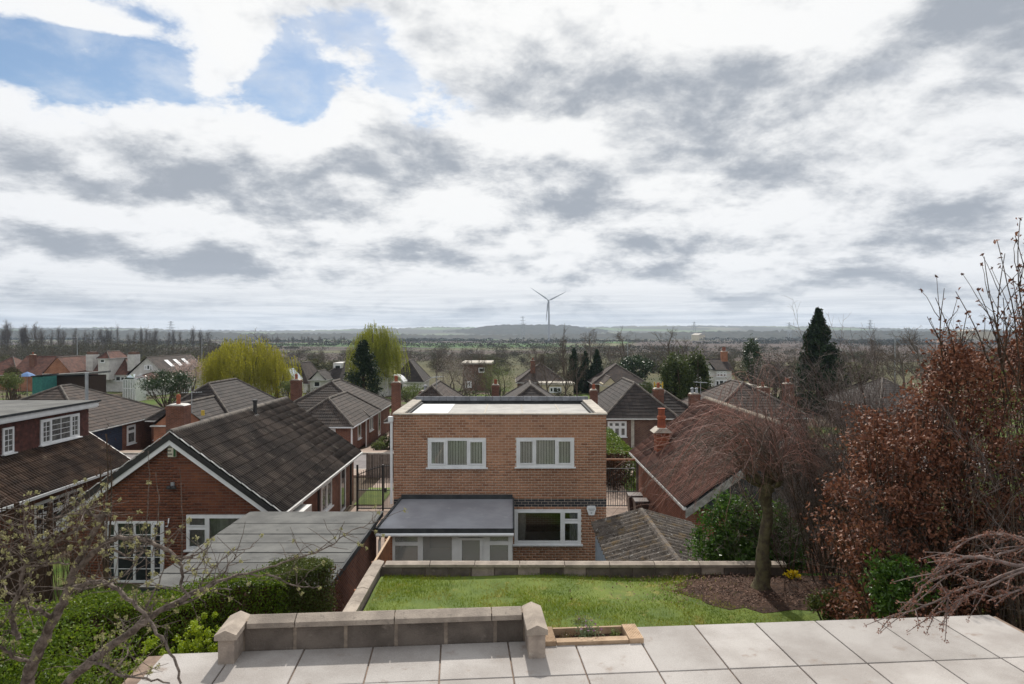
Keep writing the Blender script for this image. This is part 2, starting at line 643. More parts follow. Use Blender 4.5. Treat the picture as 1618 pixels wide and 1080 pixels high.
brick_warm_wall = brickwall('warm_red_brick_wall', (0.26, 0.095, 0.055), (0.19, 0.07, 0.043), (0.26, 0.2, 0.17))
brick_brown_wall = brickwall('brown_brick_wall', (0.16, 0.085, 0.06), (0.11, 0.055, 0.042), (0.22, 0.18, 0.15))
brick_orange_wall = brickwall('orange_brick_wall', (0.36, 0.15, 0.08), (0.28, 0.11, 0.06), (0.3, 0.22, 0.17))
roof_brown = roofmat('brown_concrete_tiles', (0.07, 0.05, 0.041), (0.036, 0.028, 0.025))
roof_grey = roofmat('grey_brown_tiles', (0.068, 0.053, 0.045), (0.037, 0.031, 0.028))
roof_dark = roofmat('dark_plain_tiles', (0.05, 0.04, 0.036), (0.027, 0.023, 0.022), ribs=False)
roof_red = roofmat('red_brown_tiles', (0.14, 0.062, 0.045), (0.08, 0.04, 0.032), ribs=False)
tile_grey = mat('weathered_roof_tile', (0.072, 0.057, 0.048), (0.036, 0.030, 0.027), 0.9, 0.9, 0.15, 0.5, 30, 0.35, (0.12, 0.106, 0.088), 0.5)
tile_brown = mat('brown_roof_tile', (0.085, 0.055, 0.04), (0.04, 0.029, 0.024), 1.1, 0.9, 0.15, 0.5, 30, 0.35, (0.15, 0.115, 0.085), 0.5)
tile_redbrown = mat('red_brown_roof_tile', (0.135, 0.066, 0.05), (0.075, 0.043, 0.035), 1.0, 0.9, 0.2, 0.5, 30, 0.3, (0.16, 0.115, 0.092), 0.45)
ridge_stone = mat('ridge_tile_concrete', (0.16, 0.14, 0.12), (0.085, 0.075, 0.068), 3, 0.9, 0.2, 0.4, 30, 0.2)
hung_tile = mat('hung_red_tile', (0.10, 0.036, 0.027), (0.06, 0.024, 0.02), 5, 0.8, 0.3, 0.3, 40, 0.3)
felt_grey = mat('mineral_roofing_felt', (0.145, 0.145, 0.138), (0.098, 0.098, 0.095), 1.1, 0.95, 0.2, 0.5, 60, 0.12, (0.07, 0.07, 0.068), 0.7)
felt_dark = mat('dark_felt_edge', (0.03, 0.033, 0.036), (0.05, 0.053, 0.055), 4, 0.8, 0.3)
rubber_roof = mat('slate_grey_roof_sheet', (0.28, 0.288, 0.315), (0.22, 0.228, 0.252), 1.2, 0.45, 0.5, 0.1, 4, 0, (0.32, 0.328, 0.35))
concrete = mat('pale_concrete', (0.46, 0.42, 0.36), (0.34, 0.31, 0.27), 4, 0.9, 0.2, 0.3, 50, 0.12, (0.27, 0.25, 0.22), 0.3)
coping_stone = mat('coping_stone', (0.37, 0.315, 0.262), (0.25, 0.212, 0.178), 4, 0.9, 0.2, 0.4, 70, 0.14, (0.19, 0.165, 0.14), 0.55)
block_stone = mat('dark_concrete_block', (0.165, 0.138, 0.117), (0.10, 0.084, 0.072), 3, 0.95, 0.15, 0.5, 60, 0.2, (0.21, 0.178, 0.15), 0.5)
pale_block = mat('pale_concrete_block', (0.36, 0.30, 0.25), (0.25, 0.21, 0.18), 6, 0.95, 0.15, 0.4, 60, 0.12, (0.42, 0.36, 0.3), 0.4)
slab_stone = mat('patio_slab', (0.40, 0.375, 0.355), (0.30, 0.274, 0.255), 1.3, 0.85, 0.25, 0.35, 60, 0.11, (0.27, 0.225, 0.195), 0.6)
joint_sand = mat('slab_joint_mortar', (0.27, 0.20, 0.155), (0.17, 0.125, 0.1), 8, 0.95, 0.1, 0.3, 60)
timber_red = mat('stained_fence_timber', (0.23, 0.09, 0.035), (0.15, 0.058, 0.025), 6, 0.75, 0.3, 0.2, 30, 0.2)
timber_pale = mat('new_decking_timber', (0.46, 0.33, 0.22), (0.34, 0.235, 0.15), 9, 0.8, 0.25, 0.3, 40, 0.15)
timber_grey = mat('grey_fence_timber', (0.20, 0.165, 0.14), (0.14, 0.115, 0.10), 6, 0.85, 0.2, 0.3, 30, 0.2)
timber_dark = mat('dark_timber', (0.05, 0.028, 0.018), (0.03, 0.018, 0.012), 8, 0.85, 0.2)
boards_blue = mat('navy_cladding', (0.02, 0.03, 0.055), (0.028, 0.04, 0.07), 4, 0.6, 0.3, piece=0.1)
paint_grey = mat('grey_blue_paint', (0.33, 0.38, 0.44), (0.26, 0.31, 0.36), 4, 0.7, 0.3, piece=0.1)
paint_teal = mat('teal_shed_paint', (0.04, 0.19, 0.17), (0.03, 0.14, 0.13), 4, 0.7, 0.3)
terracotta = mat('terracotta', (0.30, 0.09, 0.045), (0.2, 0.06, 0.035), 5, 0.8, 0.25, piece=0.15)
steel = mat('galvanised_steel', (0.36, 0.38, 0.4), (0.28, 0.3, 0.32), 4, 0.45, 0.5, metal=0.4)
turbine_white = mat('turbine_white', (0.34, 0.36, 0.38), (0.32, 0.34, 0.36), 1, 0.4, 0.4)
bin_brown = mat('brown_bin_plastic', (0.05, 0.022, 0.018), (0.035, 0.017, 0.014), 4, 0.35, 0.5)
bark_grey = mat('grey_bark', (0.16, 0.13, 0.105), (0.085, 0.068, 0.055), 14, 0.95, 0.1, 0.6, 60)
bark_pale = mat('pale_lichened_bark', (0.21, 0.172, 0.145), (0.075, 0.058, 0.047), 22, 0.85, 0.2, 0.8, 70)
bark_brown = mat('brown_bark', (0.10, 0.07, 0.05), (0.05, 0.036, 0.028), 14, 0.95, 0.1, 0.5, 50)
twig_brown = mat('brown_twigs', (0.125, 0.095, 0.07), (0.075, 0.057, 0.044), 1, 0.9, 0.1, piece=0.3)
twig_grey = mat('grey_purple_twigs', (0.19, 0.155, 0.14), (0.12, 0.095, 0.088), 1, 0.75, 0.25, piece=0.4)
twig_red = mat('red_weeping_twigs', (0.30, 0.135, 0.105), (0.20, 0.125, 0.10), 1.2, 0.55, 0.35, piece=0.5)
soil = mat('bare_soil', (0.075, 0.045, 0.032), (0.042, 0.027, 0.021), 5, 0.95, 0.1, 0.8, 25, 0, (0.13, 0.085, 0.062), 0.5)
paving_pink = mat('pink_block_paving', (0.34, 0.26, 0.21), (0.26, 0.2, 0.165), 5, 0.9, 0.2, 0.3, 40, 0, None, 0.4)
asphalt = mat('worn_asphalt', (0.20, 0.18, 0.175), (0.155, 0.14, 0.138), 2, 0.9, 0.2, 0.2, 60, 0, None, 0.3)
leaf_beech = leafmat('dry_beech_leaves', [(0.045, 0.018, 0.011), (0.10, 0.037, 0.021), (0.165, 0.06, 0.032), (0.26, 0.12, 0.07), (0.115, 0.04, 0.022)], 0.6, 0.35, 0.25)
leaf_laurel = leafmat('glossy_laurel_leaves', [(0.025, 0.065, 0.010), (0.055, 0.12, 0.014), (0.095, 0.18, 0.02)], 0.42, 0.45, 0.4)
leaf_hedge = leafmat('hedge_leaves', [(0.045, 0.08, 0.008), (0.085, 0.145, 0.010), (0.14, 0.205, 0.014), (0.19, 0.23, 0.018)], 0.5, 0.3, 0.45)
leaf_hedge_brown = leafmat('brownish_hedge_leaves', [(0.04, 0.055, 0.014), (0.075, 0.10, 0.02), (0.10, 0.13, 0.024), (0.095, 0.08, 0.032)], 0.5, 0.3, 0.4)
leaf_lime = leafmat('lime_spurge', [(0.12, 0.20, 0.010), (0.25, 0.33, 0.014), (0.34, 0.40, 0.016)], 0.5, 0.3, 0.35)
leaf_willow = leafmat('yellow_willow_leaves', [(0.22, 0.22, 0.02), (0.36, 0.34, 0.03), (0.46, 0.42, 0.045)], 0.6, 0.2, 0.5)
leaf_willow2 = leafmat('olive_willow_leaves', [(0.18, 0.21, 0.022), (0.30, 0.32, 0.035), (0.38, 0.38, 0.05)], 0.6, 0.2, 0.5)
leaf_conifer = leafmat('dark_conifer_needles', [(0.010, 0.022, 0.010), (0.02, 0.038, 0.015), (0.032, 0.055, 0.02)], 0.6, 0.2, 0.1)
leaf_holly = leafmat('olive_evergreen_leaves', [(0.035, 0.055, 0.016), (0.065, 0.09, 0.024), (0.11, 0.13, 0.04)], 0.6, 0.25, 0.25)
leaf_spring = leafmat('sparse_spring_leaves', [(0.08, 0.10, 0.03), (0.13, 0.16, 0.05), (0.16, 0.19, 0.06)], 0.6, 0.2, 0.35)
leaf_scrub = leafmat('brown_scrub_twigs', [(0.06, 0.052, 0.032), (0.09, 0.078, 0.045), (0.085, 0.09, 0.04)], 0.85, 0.1, 0.1)
leaf_ivy = leafmat('ivy_leaves', [(0.018, 0.04, 0.012), (0.03, 0.058, 0.016), (0.05, 0.078, 0.024)], 0.4, 0.4, 0.15)
blossom = leafmat('pale_pink_blossom', [(0.42, 0.30, 0.27), (0.55, 0.42, 0.38), (0.3, 0.2, 0.16)], 0.7, 0.2, 0.3)
bud_cream = leafmat('cream_green_buds', [(0.24, 0.23, 0.10), (0.36, 0.34, 0.17), (0.28, 0.30, 0.11)], 0.6, 0.2, 0.3)
bud_pink = leafmat('pink_brown_buds', [(0.19, 0.085, 0.06), (0.27, 0.13, 0.095), (0.22, 0.12, 0.07)], 0.6, 0.2, 0.2)
petal_yellow = leafmat('yellow_petals', [(0.6, 0.42, 0.01), (0.7, 0.55, 0.02)], 0.5, 0.2, 0.3)
petal_purple = leafmat('purple_petals', [(0.25, 0.08, 0.22), (0.4, 0.2, 0.38)], 0.6, 0.2, 0.3)
leaf_grassblade = leafmat('grass_blades', [(0.065, 0.115, 0.006), (0.11, 0.17, 0.007), (0.165, 0.225, 0.010), (0.25, 0.24, 0.028), (0.27, 0.21, 0.06)], 0.55, 0.3, 0.45, 0.62, 1.5)
climber = leafmat('dead_climber', [(0.055, 0.028, 0.018), (0.09, 0.045, 0.028), (0.075, 0.05, 0.035)], 0.8, 0.1, 0.1)


# ------------------------------------------------------------------ plant helpers
def unit(v):
    return v / np.maximum(np.linalg.norm(v, axis=-1, keepdims=True), 1e-9)


def leaves(C, size, rng, aspect=0.5, flat=0.0, fold=0.15, hang=None):
    """four-cornered folded leaves at the points C"""
    N = len(C)
    n = unit(rng.normal(size=(N, 3)) + np.array((0, 0, flat)))
    a = rng.normal(size=(N, 3)) if hang is None else np.array(hang) + rng.normal(size=(N, 3)) * 0.25
    a = unit(a - n * np.sum(a * n, 1, keepdims=True))
    b = np.cross(n, a)
    s = (np.ones(N) * size * rng.uniform(0.65, 1.3, N))[:, None]
    V = np.stack([C - a * s / 2, C + b * s * aspect / 2 + n * s * fold, C + a * s / 2, C - b * s * aspect / 2 + n * s * fold], 1).reshape(-1, 3)
    return V, np.arange(N * 4).reshape(N, 4)


def tubes(polys, nb, sides=3):
    """polys: list of (points (K,3), radii (K,)); grouped by length for speed"""
    groups = {}
    for pts, r in polys:
        groups.setdefault(len(pts), []).append((pts, r))
    for K, lst in groups.items():
        Pn = np.array([a for a, _ in lst], dtype=np.float64)
        Rn = np.array([b for _, b in lst], dtype=np.float64)
        tn = np.empty_like(Pn)
        tn[:, 1:-1] = Pn[:, 2:] - Pn[:, :-2]
        tn[:, 0] = Pn[:, 1] - Pn[:, 0]
        tn[:, -1] = Pn[:, -1] - Pn[:, -2]
        tn = unit(tn)
        mean = np.abs(Pn[:, -1] - Pn[:, 0])
        ref = np.eye(3)[np.argmin(mean, axis=1)][:, None, :]
        a = unit(np.cross(tn, np.broadcast_to(ref, tn.shape)))
        b = np.cross(tn, a)
        w = 2 * np.pi * np.arange(sides) / sides
        V = Pn[:, :, None] + (a[:, :, None] * np.cos(w)[None, None, :, None] + b[:, :, None] * np.sin(w)[None, None, :, None]) * Rn[:, :, None, None]
        N = len(lst)
        idx = np.arange(N * K * sides).reshape(N, K, sides)
        nx = np.roll(idx, -1, axis=2)
        Q = np.stack([idx[:, :-1], nx[:, :-1], nx[:, 1:], idx[:, 1:]], -1).reshape(-1, 4)
        nb.add(V.reshape(-1, 3), Q)
    return nb


def grow(rng, p0, d0, L, r, level, spec, out):
    """spec[level]: dict n (children), ang, len, bend, droop, K, t0; out[level] collects polylines"""
    s = spec[level]
    K = s.get('K', 4)
    pts = [np.array(p0, dtype=float)]
    dv = np.array(d0, dtype=float)
    dv /= np.linalg.norm(dv)
    for i in range(K - 1):
        dv = dv + rng.normal(size=3) * s.get('bend', 0.12) + np.array((0, 0, s.get('up', 0.0)))
        dv /= np.linalg.norm(dv)
        pts.append(pts[-1] + dv * L / (K - 1))
    pts = np.array(pts)
    rad = np.linspace(r, r * s.get('tip', 0.4), K)
    out[level].append((pts, rad))
    if level + 1 >= len(spec):
        return
    c = spec[level + 1]
    n = c['n']
    n = max(1, int(round(n * rng.uniform(0.75, 1.25)))) if n > 2 else n
    for i in range(n):
        t = c.get('t0', 0.3) + (1 - c.get('t0', 0.3)) * (i + rng.uniform(0.2, 0.9)) / n
        t = min(t, 0.999)
        f = t * (K - 1)
        j = int(f)
        q = pts[j] + (pts[j + 1] - pts[j]) * (f - j)
        ax = pts[j + 1] - pts[j]
        ax /= np.linalg.norm(ax)
        az = rng.uniform(0, 2 * np.pi)
        e = np.cross(ax, (0.3, 0.2, 1) if abs(ax[2]) < 0.95 else (1, 0, 0))
        e /= np.linalg.norm(e)
        g = np.cross(ax, e)
        an = c.get('ang', 0.7) * rng.uniform(0.7, 1.3)
        nd = ax * math.cos(an) + (e * math.cos(az) + g * math.sin(az)) * math.sin(an)
        grow(rng, q, nd, L * c.get('len', 0.6) * rng.uniform(0.7, 1.2) * (1.15 - 0.5 * t), max(rad[j] * c.get('rr', 0.55), c.get('rmin', 0.004)), level + 1, spec, out)


def bare_tree(seed, h, spread=0.75, up=0.05, rtw=0.02, dens=1.0, trunk=0.25):
    """trunk mesh, crown mesh, crown tip points"""
    rng = np.random.default_rng(seed)
    spec = [dict(K=4, bend=0.06, tip=0.45),
            dict(n=8 * dens, ang=spread, len=0.75, bend=0.12, up=up, t0=trunk, K=5, rr=0.55, tip=0.35),
            dict(n=6 * dens, ang=0.75, len=0.55, bend=0.15, up=up, t0=0.25, K=4, rr=0.5, rmin=rtw * 1.6),
            dict(n=5 * dens, ang=0.7, len=0.55, bend=0.16, up=up, t0=0.2, K=3, rr=0.5, rmin=rtw),
            dict(n=4, ang=0.65, len=0.6, bend=0.15, up=up, t0=0.2, K=2, rr=0.6, rmin=rtw * 0.7)]
    out = [[] for _ in spec]
    grow(rng, (0, 0, -0.3), (0, 0, 1), h * 0.62, h * 0.022, 0, spec, out)
    a = NB()
    tubes(out[0] + out[1], a, 6)
    b = NB()
    tubes(out[2], b, 4)
    tubes(out[3] + out[4], b, 3)
    V = np.concatenate([v for v in a.V + b.V])
    f = h / max(V[:, 2].max(), 0.1)
    for q in (a, b):
        q.V = [v * f for v in q.V]
    tips = np.array([q[0][-1] for q in out[3] + out[4]]) * f
    return a, b, tips


def ellipsoid_points(rng, n, c, r, clumps=40, cr=0.28, shell=0.55):
    """points gathered in clumps within an ellipsoid"""
    u = unit(rng.normal(size=(clumps, 3))) * (shell + (1 - shell) * rng.uniform(0, 1, (clumps, 1))) * 0.92
    k_ = rng.integers(0, clumps, n)
    q = u[k_] + rng.normal(size=(n, 3)) * cr * rng.uniform(0.5, 1.0, clumps)[k_][:, None] * 0.6
    return np.array(c) + q * np.array(r)


def blade_branches(rng, c, r, n, r0, nb, base):
    polys = []
    for i in range(n):
        tip = np.array(c) + unit(rng.normal(size=3)) * np.array(r) * rng.uniform(0.5, 0.95)
        b = np.array(base)
        t = np.linspace(0, 1, 5)[:, None]
        mid = rng.normal(size=3) * 0.1 * np.linalg.norm(tip - b)
        pts = b + (tip - b) * t + mid * np.sin(np.pi * t)
        polys.append((pts, np.linspace(r0, r0 * 0.25, 5)))
    return tubes(polys, nb, 5)
# ------------------------------------------------------------------ the lie of the land
GY = np.array([-300, 4.5, 6.0, 7.3, 13.75, 14.7, 38, 46, 52, 80, 120, 200, 400, 800, 20000.])
GZ = np.array([-0.6, -0.6, -0.9, -2.0, -2.0, -5.25, -5.25, -5.3, -5.9, -6.7, -7.9, -10, -13, -15, -15.])


def gz(y):
    return float(np.interp(y, GY, GZ))


def groundmat():
    m, q, bs, out = newmat('open_ground')
    pos = q.new('ShaderNodeNewGeometry').outputs['Position']
    x, y, z = q.sep(pos)
    grass = q.mix(q.step(q.noise(pos, 1.7, 6.0, 0.6), 0.35, 0.65), (0.055, 0.10, 0.016), (0.10, 0.13, 0.03))
    garden = q.mix(q.step(q.noise(pos, 0.11, 5.0, 0.55), 0.44, 0.56), grass, q.mix(q.noise(pos, 2.2, 5.0), (0.05, 0.036, 0.026), (0.13, 0.10, 0.07)))
    rough = q.mix(q.step(q.noise(pos, 0.03, 8.0, 0.62), 0.35, 0.65), (0.095, 0.085, 0.042), (0.058, 0.062, 0.027))
    rough = q.mix(q.step(q.noise(pos, 0.3, 6.0, 0.6), 0.5, 0.75), rough, (0.125, 0.108, 0.062))
    vo = q.new('ShaderNodeTexVoronoi')
    vo.inputs['Scale'].default_value = 1
    q.put(vo.inputs['Vector'], q.comb(q.math('MULTIPLY', x, 0.0026), q.math('MULTIPLY', y, 0.006), 0.0))
    fr, fg, fb = q.sep(vo.outputs['Color'])
    fields = q.ramp(fr, [(0.0, (0.085, 0.064, 0.052)), (0.3, (0.10, 0.098, 0.05)), (0.55, (0.072, 0.125, 0.035)), (0.72, (0.13, 0.125, 0.06)), (0.85, (0.08, 0.06, 0.052))], 'CONSTANT')
    plough = q.mix(q.step(q.noise(q.comb(q.math('MULTIPLY', x, 0.01), q.math('MULTIPLY', y, 0.12), 0.0), 1.0, 4.0), 0.3, 0.7), (0.094, 0.068, 0.055), (0.072, 0.052, 0.043))
    fields = q.mix(q.math('MULTIPLY', q.step(q.math('SUBTRACT', x, q.math('MULTIPLY', y, 0.18)), -20.0, 10.0), q.step(y, 1500, 1490, 0.0, 1.0)), fields, plough)
    hedges = q.new('ShaderNodeTexVoronoi', feature='DISTANCE_TO_EDGE')
    hedges.inputs['Scale'].default_value = 1
    q.put(hedges.inputs['Vector'], q.comb(q.math('MULTIPLY', x, 0.0026), q.math('MULTIPLY', y, 0.006), 0.0))
    fields = q.mix(q.step(hedges.outputs['Distance'], 0.0, 0.035, 1.0, 0.0), fields, (0.035, 0.036, 0.022))
    garden = q.mix(q.step(y, 4.0, 4.4), (0.3, 0.27, 0.25), garden)
    col = q.mix(q.step(y, 120, 150), garden, rough)
    col = q.mix(q.step(q.math('ADD', y, q.math('MULTIPLY', q.noise(pos, 0.008, 3.0), 260.0)), 470, 500), col, fields)
    q.put(bs.inputs['Base Color'], col)
    bs.inputs['Roughness'].default_value = 0.95
    bs.inputs['Specular IOR Level'].default_value = 0.1
    bump(q, bs, q.noise(pos, 8, 5.0, 0.65), 0.6, 0.06)
    return m


def lawnmat():
    m, q, bs, out = newmat('lawn_turf')
    pos = q.new('ShaderNodeNewGeometry').outputs['Position']
    col = q.mix(q.step(q.noise(pos, 1.6, 6.0, 0.6), 0.3, 0.7), (0.07, 0.115, 0.008), (0.125, 0.17, 0.012))
    col = q.mix(q.step(q.noise(pos, 3.3, 6.0, 0.65), 0.55, 0.72), col, (0.22, 0.20, 0.04))
    q.put(bs.inputs['Base Color'], col)
    bs.inputs['Roughness'].default_value = 0.9
    bump(q, bs, q.noise(pos, 50, 4.0, 0.7), 0.7, 0.03)
    return m


def sheet(name, xs, ys, zf, m, kind='structure', label=None):
    xs, ys = np.array(xs), np.array(ys)
    gx, gy = np.meshgrid(xs, ys)
    V = np.stack([gx, gy, zf(gx, gy)], -1).reshape(-1, 3)
    nx = len(xs)
    i = (np.arange(len(ys) - 1)[:, None] * nx + np.arange(nx - 1)[None]).ravel()
    me = npmesh(name, V, [np.stack([i, i + 1, i + nx + 1, i + nx], 1)])
    return link(name, me, m, None, kind)


xs = np.concatenate([[-4600, -3000, -2000, -1200, -700, -400, -250, -160, -110, -80], np.arange(-60, -3.5, 2.0), [-3.05, -2.9, -2], np.arange(0, 61, 2.0), [80, 110, 160, 250, 400, 700, 1200, 2000, 3000, 4600]])
ys = np.concatenate([[-250, -60, -20, 0, 4.5, 5.2, 6.0, 6.6, 7.3, 9, 11, 13, 13.75, 14.0, 14.3, 14.7, 16, 20], np.arange(25, 60, 3.0), np.arange(60, 200, 8.0), [220, 260, 320, 400, 500, 650, 800, 1100, 1600, 2300, 3200, 4600]])
rng0 = np.random.default_rng(5)
def ground_z(x, y):
    z = np.interp(y, GY, GZ)
    return np.where((x < -2.95) & (y > 2) & (y < 14.2), np.minimum(z, -3.3), z)


sheet('ground', xs, ys, ground_z, groundmat())

# road, pavements, driveways: each a sheet a few millimetres above the ground
sheet('road', np.arange(-90, 91, 6.0), np.array([40, 43, 45.6]), lambda x, y: np.interp(y, GY, GZ) + 0.012, asphalt)
for nm, y0, y1 in (('pavement', 38.2, 39.9), ('pavement', 45.7, 47.4)):
    mb = MB()
    for x0 in np.arange(-90, 90, 6.0):
        for ya, yb in ((y0, y1),):
            za, zb = gz(ya) + 0.12, gz(yb) + 0.12
            mb.quad((x0, ya, za), (x0 + 6, ya, za), (x0 + 6, yb, zb), (x0, yb, zb))
            mb.quad((x0, ya, za - 0.2), (x0 + 6, ya, za - 0.2), (x0 + 6, ya, za), (x0, ya, za))
            mb.quad((x0 + 6, yb, zb - 0.2), (x0, yb, zb - 0.2), (x0, yb, zb), (x0 + 6, yb, zb))
    pv = mb.build('pavement', paving_pink, None, 'structure')
mb = MB()
for yk in (39.9, 45.57):
    mb.box(-90, yk, gz(yk) - 0.1, 90, yk + 0.13, gz(yk) + 0.125)
mb.build('kerb', concrete, None, 'structure')
for x0, x1, y0, y1 in ((-7.3, -3.95, 21.4, 38.2), (3.25, 5.85, 21.8, 38.2), (-11.0, -9.25, 47.5, 63), (5.1, 7.0, 47.5, 58), (-4.18, -3.4, 14.9, 21.4)):
    sheet('driveway', np.linspace(x0, x1, 3), np.linspace(y0, y1, 8), lambda x, y: np.interp(y, GY, GZ) + 0.016, paving_pink)
sheet('front_lawn', np.linspace(-7.4, -6.1, 3), np.linspace(31.9, 35.4, 3), lambda x, y: np.interp(y, GY, GZ) + 0.06, lawnmat())

# lawn and soil bed
lawn_m = MATS['lawn_turf']
LZ = -1.92


def lz(x, y):
    return LZ + 0.02 * np.sin(x * 1.7 + y) + 0.015 * np.sin(y * 2.9 - x * 0.7)


sheet('lawn', np.arange(-2.55, 7.6, 0.3), np.arange(7.35, 13.5, 0.3), lz, lawn_m)
bed = []
rb = random.Random(3)
for i in range(40):
    w = 2 * math.pi * i / 40
    bed.append((4.85 + 1.75 * math.cos(w) * rb.uniform(0.88, 1.1) * (1.4 if math.cos(w) > 0 else 1), min(13.44, 12.65 + 1.0 * math.sin(w) * rb.uniform(0.88, 1.1))))
mb = MB()
for i in range(40):
    a, b = bed[i], bed[(i + 1) % 40]
    mb.quad((4.85, 12.65, LZ + 0.085), (a[0], a[1], float(lz(a[0], a[1])) + 0.006), (b[0], b[1], float(lz(b[0], b[1])) + 0.006))
mb.build('soil_bed', soil, None, 'structure')
rng = np.random.default_rng(8)
N = 90000
gx = rng.uniform(-2.5, 6.2, N)
gy = rng.uniform(9.6, 13.42, N)
pt = np.stack([np.sin(gx * 2.1 + np.sin(gy * 1.7)) + np.cos(gy * 3.1 + gx), ], -1)[:, 0]
keep = rng.uniform(size=N) < 0.55 + 0.3 * pt
ins = ((gx - 4.85) / np.where(gx > 4.85, 2.45, 1.75)) ** 2 + ((gy - 12.65) / 1.0) ** 2 + 0.2 * np.sin(gx * 9) * np.cos(gy * 11)
keep &= rng.uniform(size=N) < np.clip((ins - 0.80) * 2.6, 0.02, 1)
for cx_, cy_, rx_, ry_ in ((-0.75, 12.65, 0.42, 0.28), (1.15, 11.15, 0.35, 0.3), (-0.2, 12.2, 0.3, 0.16), (1.9, 12.9, 0.35, 0.12), (0.5, 12.95, 0.4, 0.1), (2.6, 11.6, 0.3, 0.2), (-1.6, 12.0, 0.25, 0.2)):
    keep &= (((gx - cx_) / rx_) ** 2 + ((gy - cy_) / ry_) ** 2 > 1) | (rng.uniform(size=N) < 0.25)
gx, gy, ins = gx[keep], gy[keep], ins[keep]
n = len(gx)
hh = rng.uniform(0.018, 0.055, n) * (1 + 0.25 * np.sin(gx * 1.3) * np.cos(gy * 2.2))
az = rng.uniform(0, 2 * np.pi, n)
ln = rng.normal(size=(n, 2)) * 0.025
bz = np.where(ins < 1.15, LZ + 0.03, lz(gx, gy))
wv = np.stack([np.cos(az), np.sin(az)], 1) * 0.005
V = np.stack([np.c_[gx - wv[:, 0], gy - wv[:, 1], bz - 0.004], np.c_[gx + wv[:, 0], gy + wv[:, 1], bz - 0.004], np.c_[gx + ln[:, 0], gy + ln[:, 1], bz + hh]], 1).reshape(-1, 3)
gr = link('grass', npmesh('grass', V, [np.arange(n * 3).reshape(n, 3)]), leaf_grassblade, None, 'stuff')
gr['label'] = 'short patchy green grass growing on the terraced lawn'
# wood chips and litter on the soil bed
n = 2600
lx, ly = rng.normal(4.7, 1.2, n), 12.6 + rng.normal(0, 0.5, n)
k_ = (ly < 13.4) & (ly > 11.7)
lx, ly = lx[k_], ly[k_]
V, Q = leaves(np.c_[lx, ly, np.full(len(lx), LZ + 0.06)], 0.045, rng, 0.5, 2.0, 0.1)
lt = link('leaf_litter', npmesh('leaf_litter', V, [Q]), leafmat('litter', [(0.10, 0.05, 0.035), (0.2, 0.13, 0.10), (0.13, 0.07, 0.05)], 0.8, 0.1, 0), None, 'stuff')
lt['label'] = 'dry brown leaf litter lying on the soil bed under the weeping tree'

# ------------------------------------------------------------------ hills
def hills(name, prof, D, foot, m, bumpz, seed):
    r = np.random.default_rng(seed)
    px = np.arange(prof[0][0], prof[-1][0] + 1, 4.0)
    py = np.interp(px, [a for a, _ in prof], [b for _, b in prof])
    rows = 9
    t = np.linspace(0, 1, rows)
    V = []
    for j, tt in enumerate(t):
        Dj = foot + (D - foot) * tt
        zc = CAMZ - (py - HY) / F * D
        z = -15.5 + (zc + 15.5) * (tt ** 0.8)
        z = z + r.normal(size=len(px)) * bumpz * (0.4 + 0.6 * tt)
        V.append(np.stack([(px - CX) / F * Dj, np.full(len(px), Dj), z], 1))
    V.append(np.stack([(px - CX) / F * (D + 700), np.full(len(px), D + 700.0), np.full(len(px), -15.5)], 1))
    V = np.concatenate(V)
    nx = len(px)
    i = (np.arange(rows)[:, None] * nx + np.arange(nx - 1)[None]).ravel()
    return link(name, npmesh(name, V, [np.stack([i, i + 1, i + nx + 1, i + nx], 1)]), m, None, 'structure')


def hillmat():
    m, q, bs, out = newmat('wooded_farmland')
    pos = q.new('ShaderNodeNewGeometry').outputs['Position']
    x, y, z = q.sep(pos)
    v = q.comb(q.math('MULTIPLY', x, 0.0030), q.math('MULTIPLY', z, 0.07), 0.0)
    wood = q.step(q.noise(v, 1.0, 6.0, 0.6, 0.3), 0.43, 0.52)
    fld = q.ramp(q.noise(q.comb(q.math('MULTIPLY', x, 0.0016), q.math('MULTIPLY', z, 0.05), 3.0), 1.0, 3.0), [(0.3, (0.13, 0.10, 0.085)), (0.5, (0.10, 0.12, 0.055)), (0.62, (0.08, 0.14, 0.045)), (0.8, (0.15, 0.13, 0.10))])
    col = q.mix(wood, fld, q.mix(q.noise(pos, 0.05, 4.0), (0.03, 0.032, 0.022), (0.055, 0.05, 0.035)))
    q.put(bs.inputs['Base Color'], col)
    bs.inputs['Roughness'].default_value = 0.95
    return m


hm = hillmat()
wm = mat('hill_woodland', (0.032, 0.034, 0.024), (0.055, 0.05, 0.036), 0.03, 0.95, 0.1)
hills('far_hills', [(-500, 520), (0, 519), (60, 517), (100, 518), (150, 517), (230, 518), (300, 521), (420, 522), (540, 520.5), (560, 519), (640, 518), (700, 516), (760, 517), (910, 517), (1000, 515), (1100, 514), (1180, 515), (1300, 515.5), (1400, 518), (1460, 519), (1618, 521), (2100, 524)], 3600, 2300, hm, 1.6, 4)
hills('wooded_hill', [(700, 522), (740, 519), (760, 516), (775, 514), (800, 512.8), (850, 512.4), (895, 513), (908, 514.6), (925, 517.5), (960, 520)], 2900, 2450, wm, 1.8, 6)
hills('valley_woods', [(-400, 524), (0, 522), (100, 520), (160, 521), (300, 524), (420, 526), (560, 527), (700, 529), (900, 528), (1000, 525), (1200, 523), (1300, 522), (1618, 523), (2000, 523)], 2050, 1750, wm, 2.0, 9)

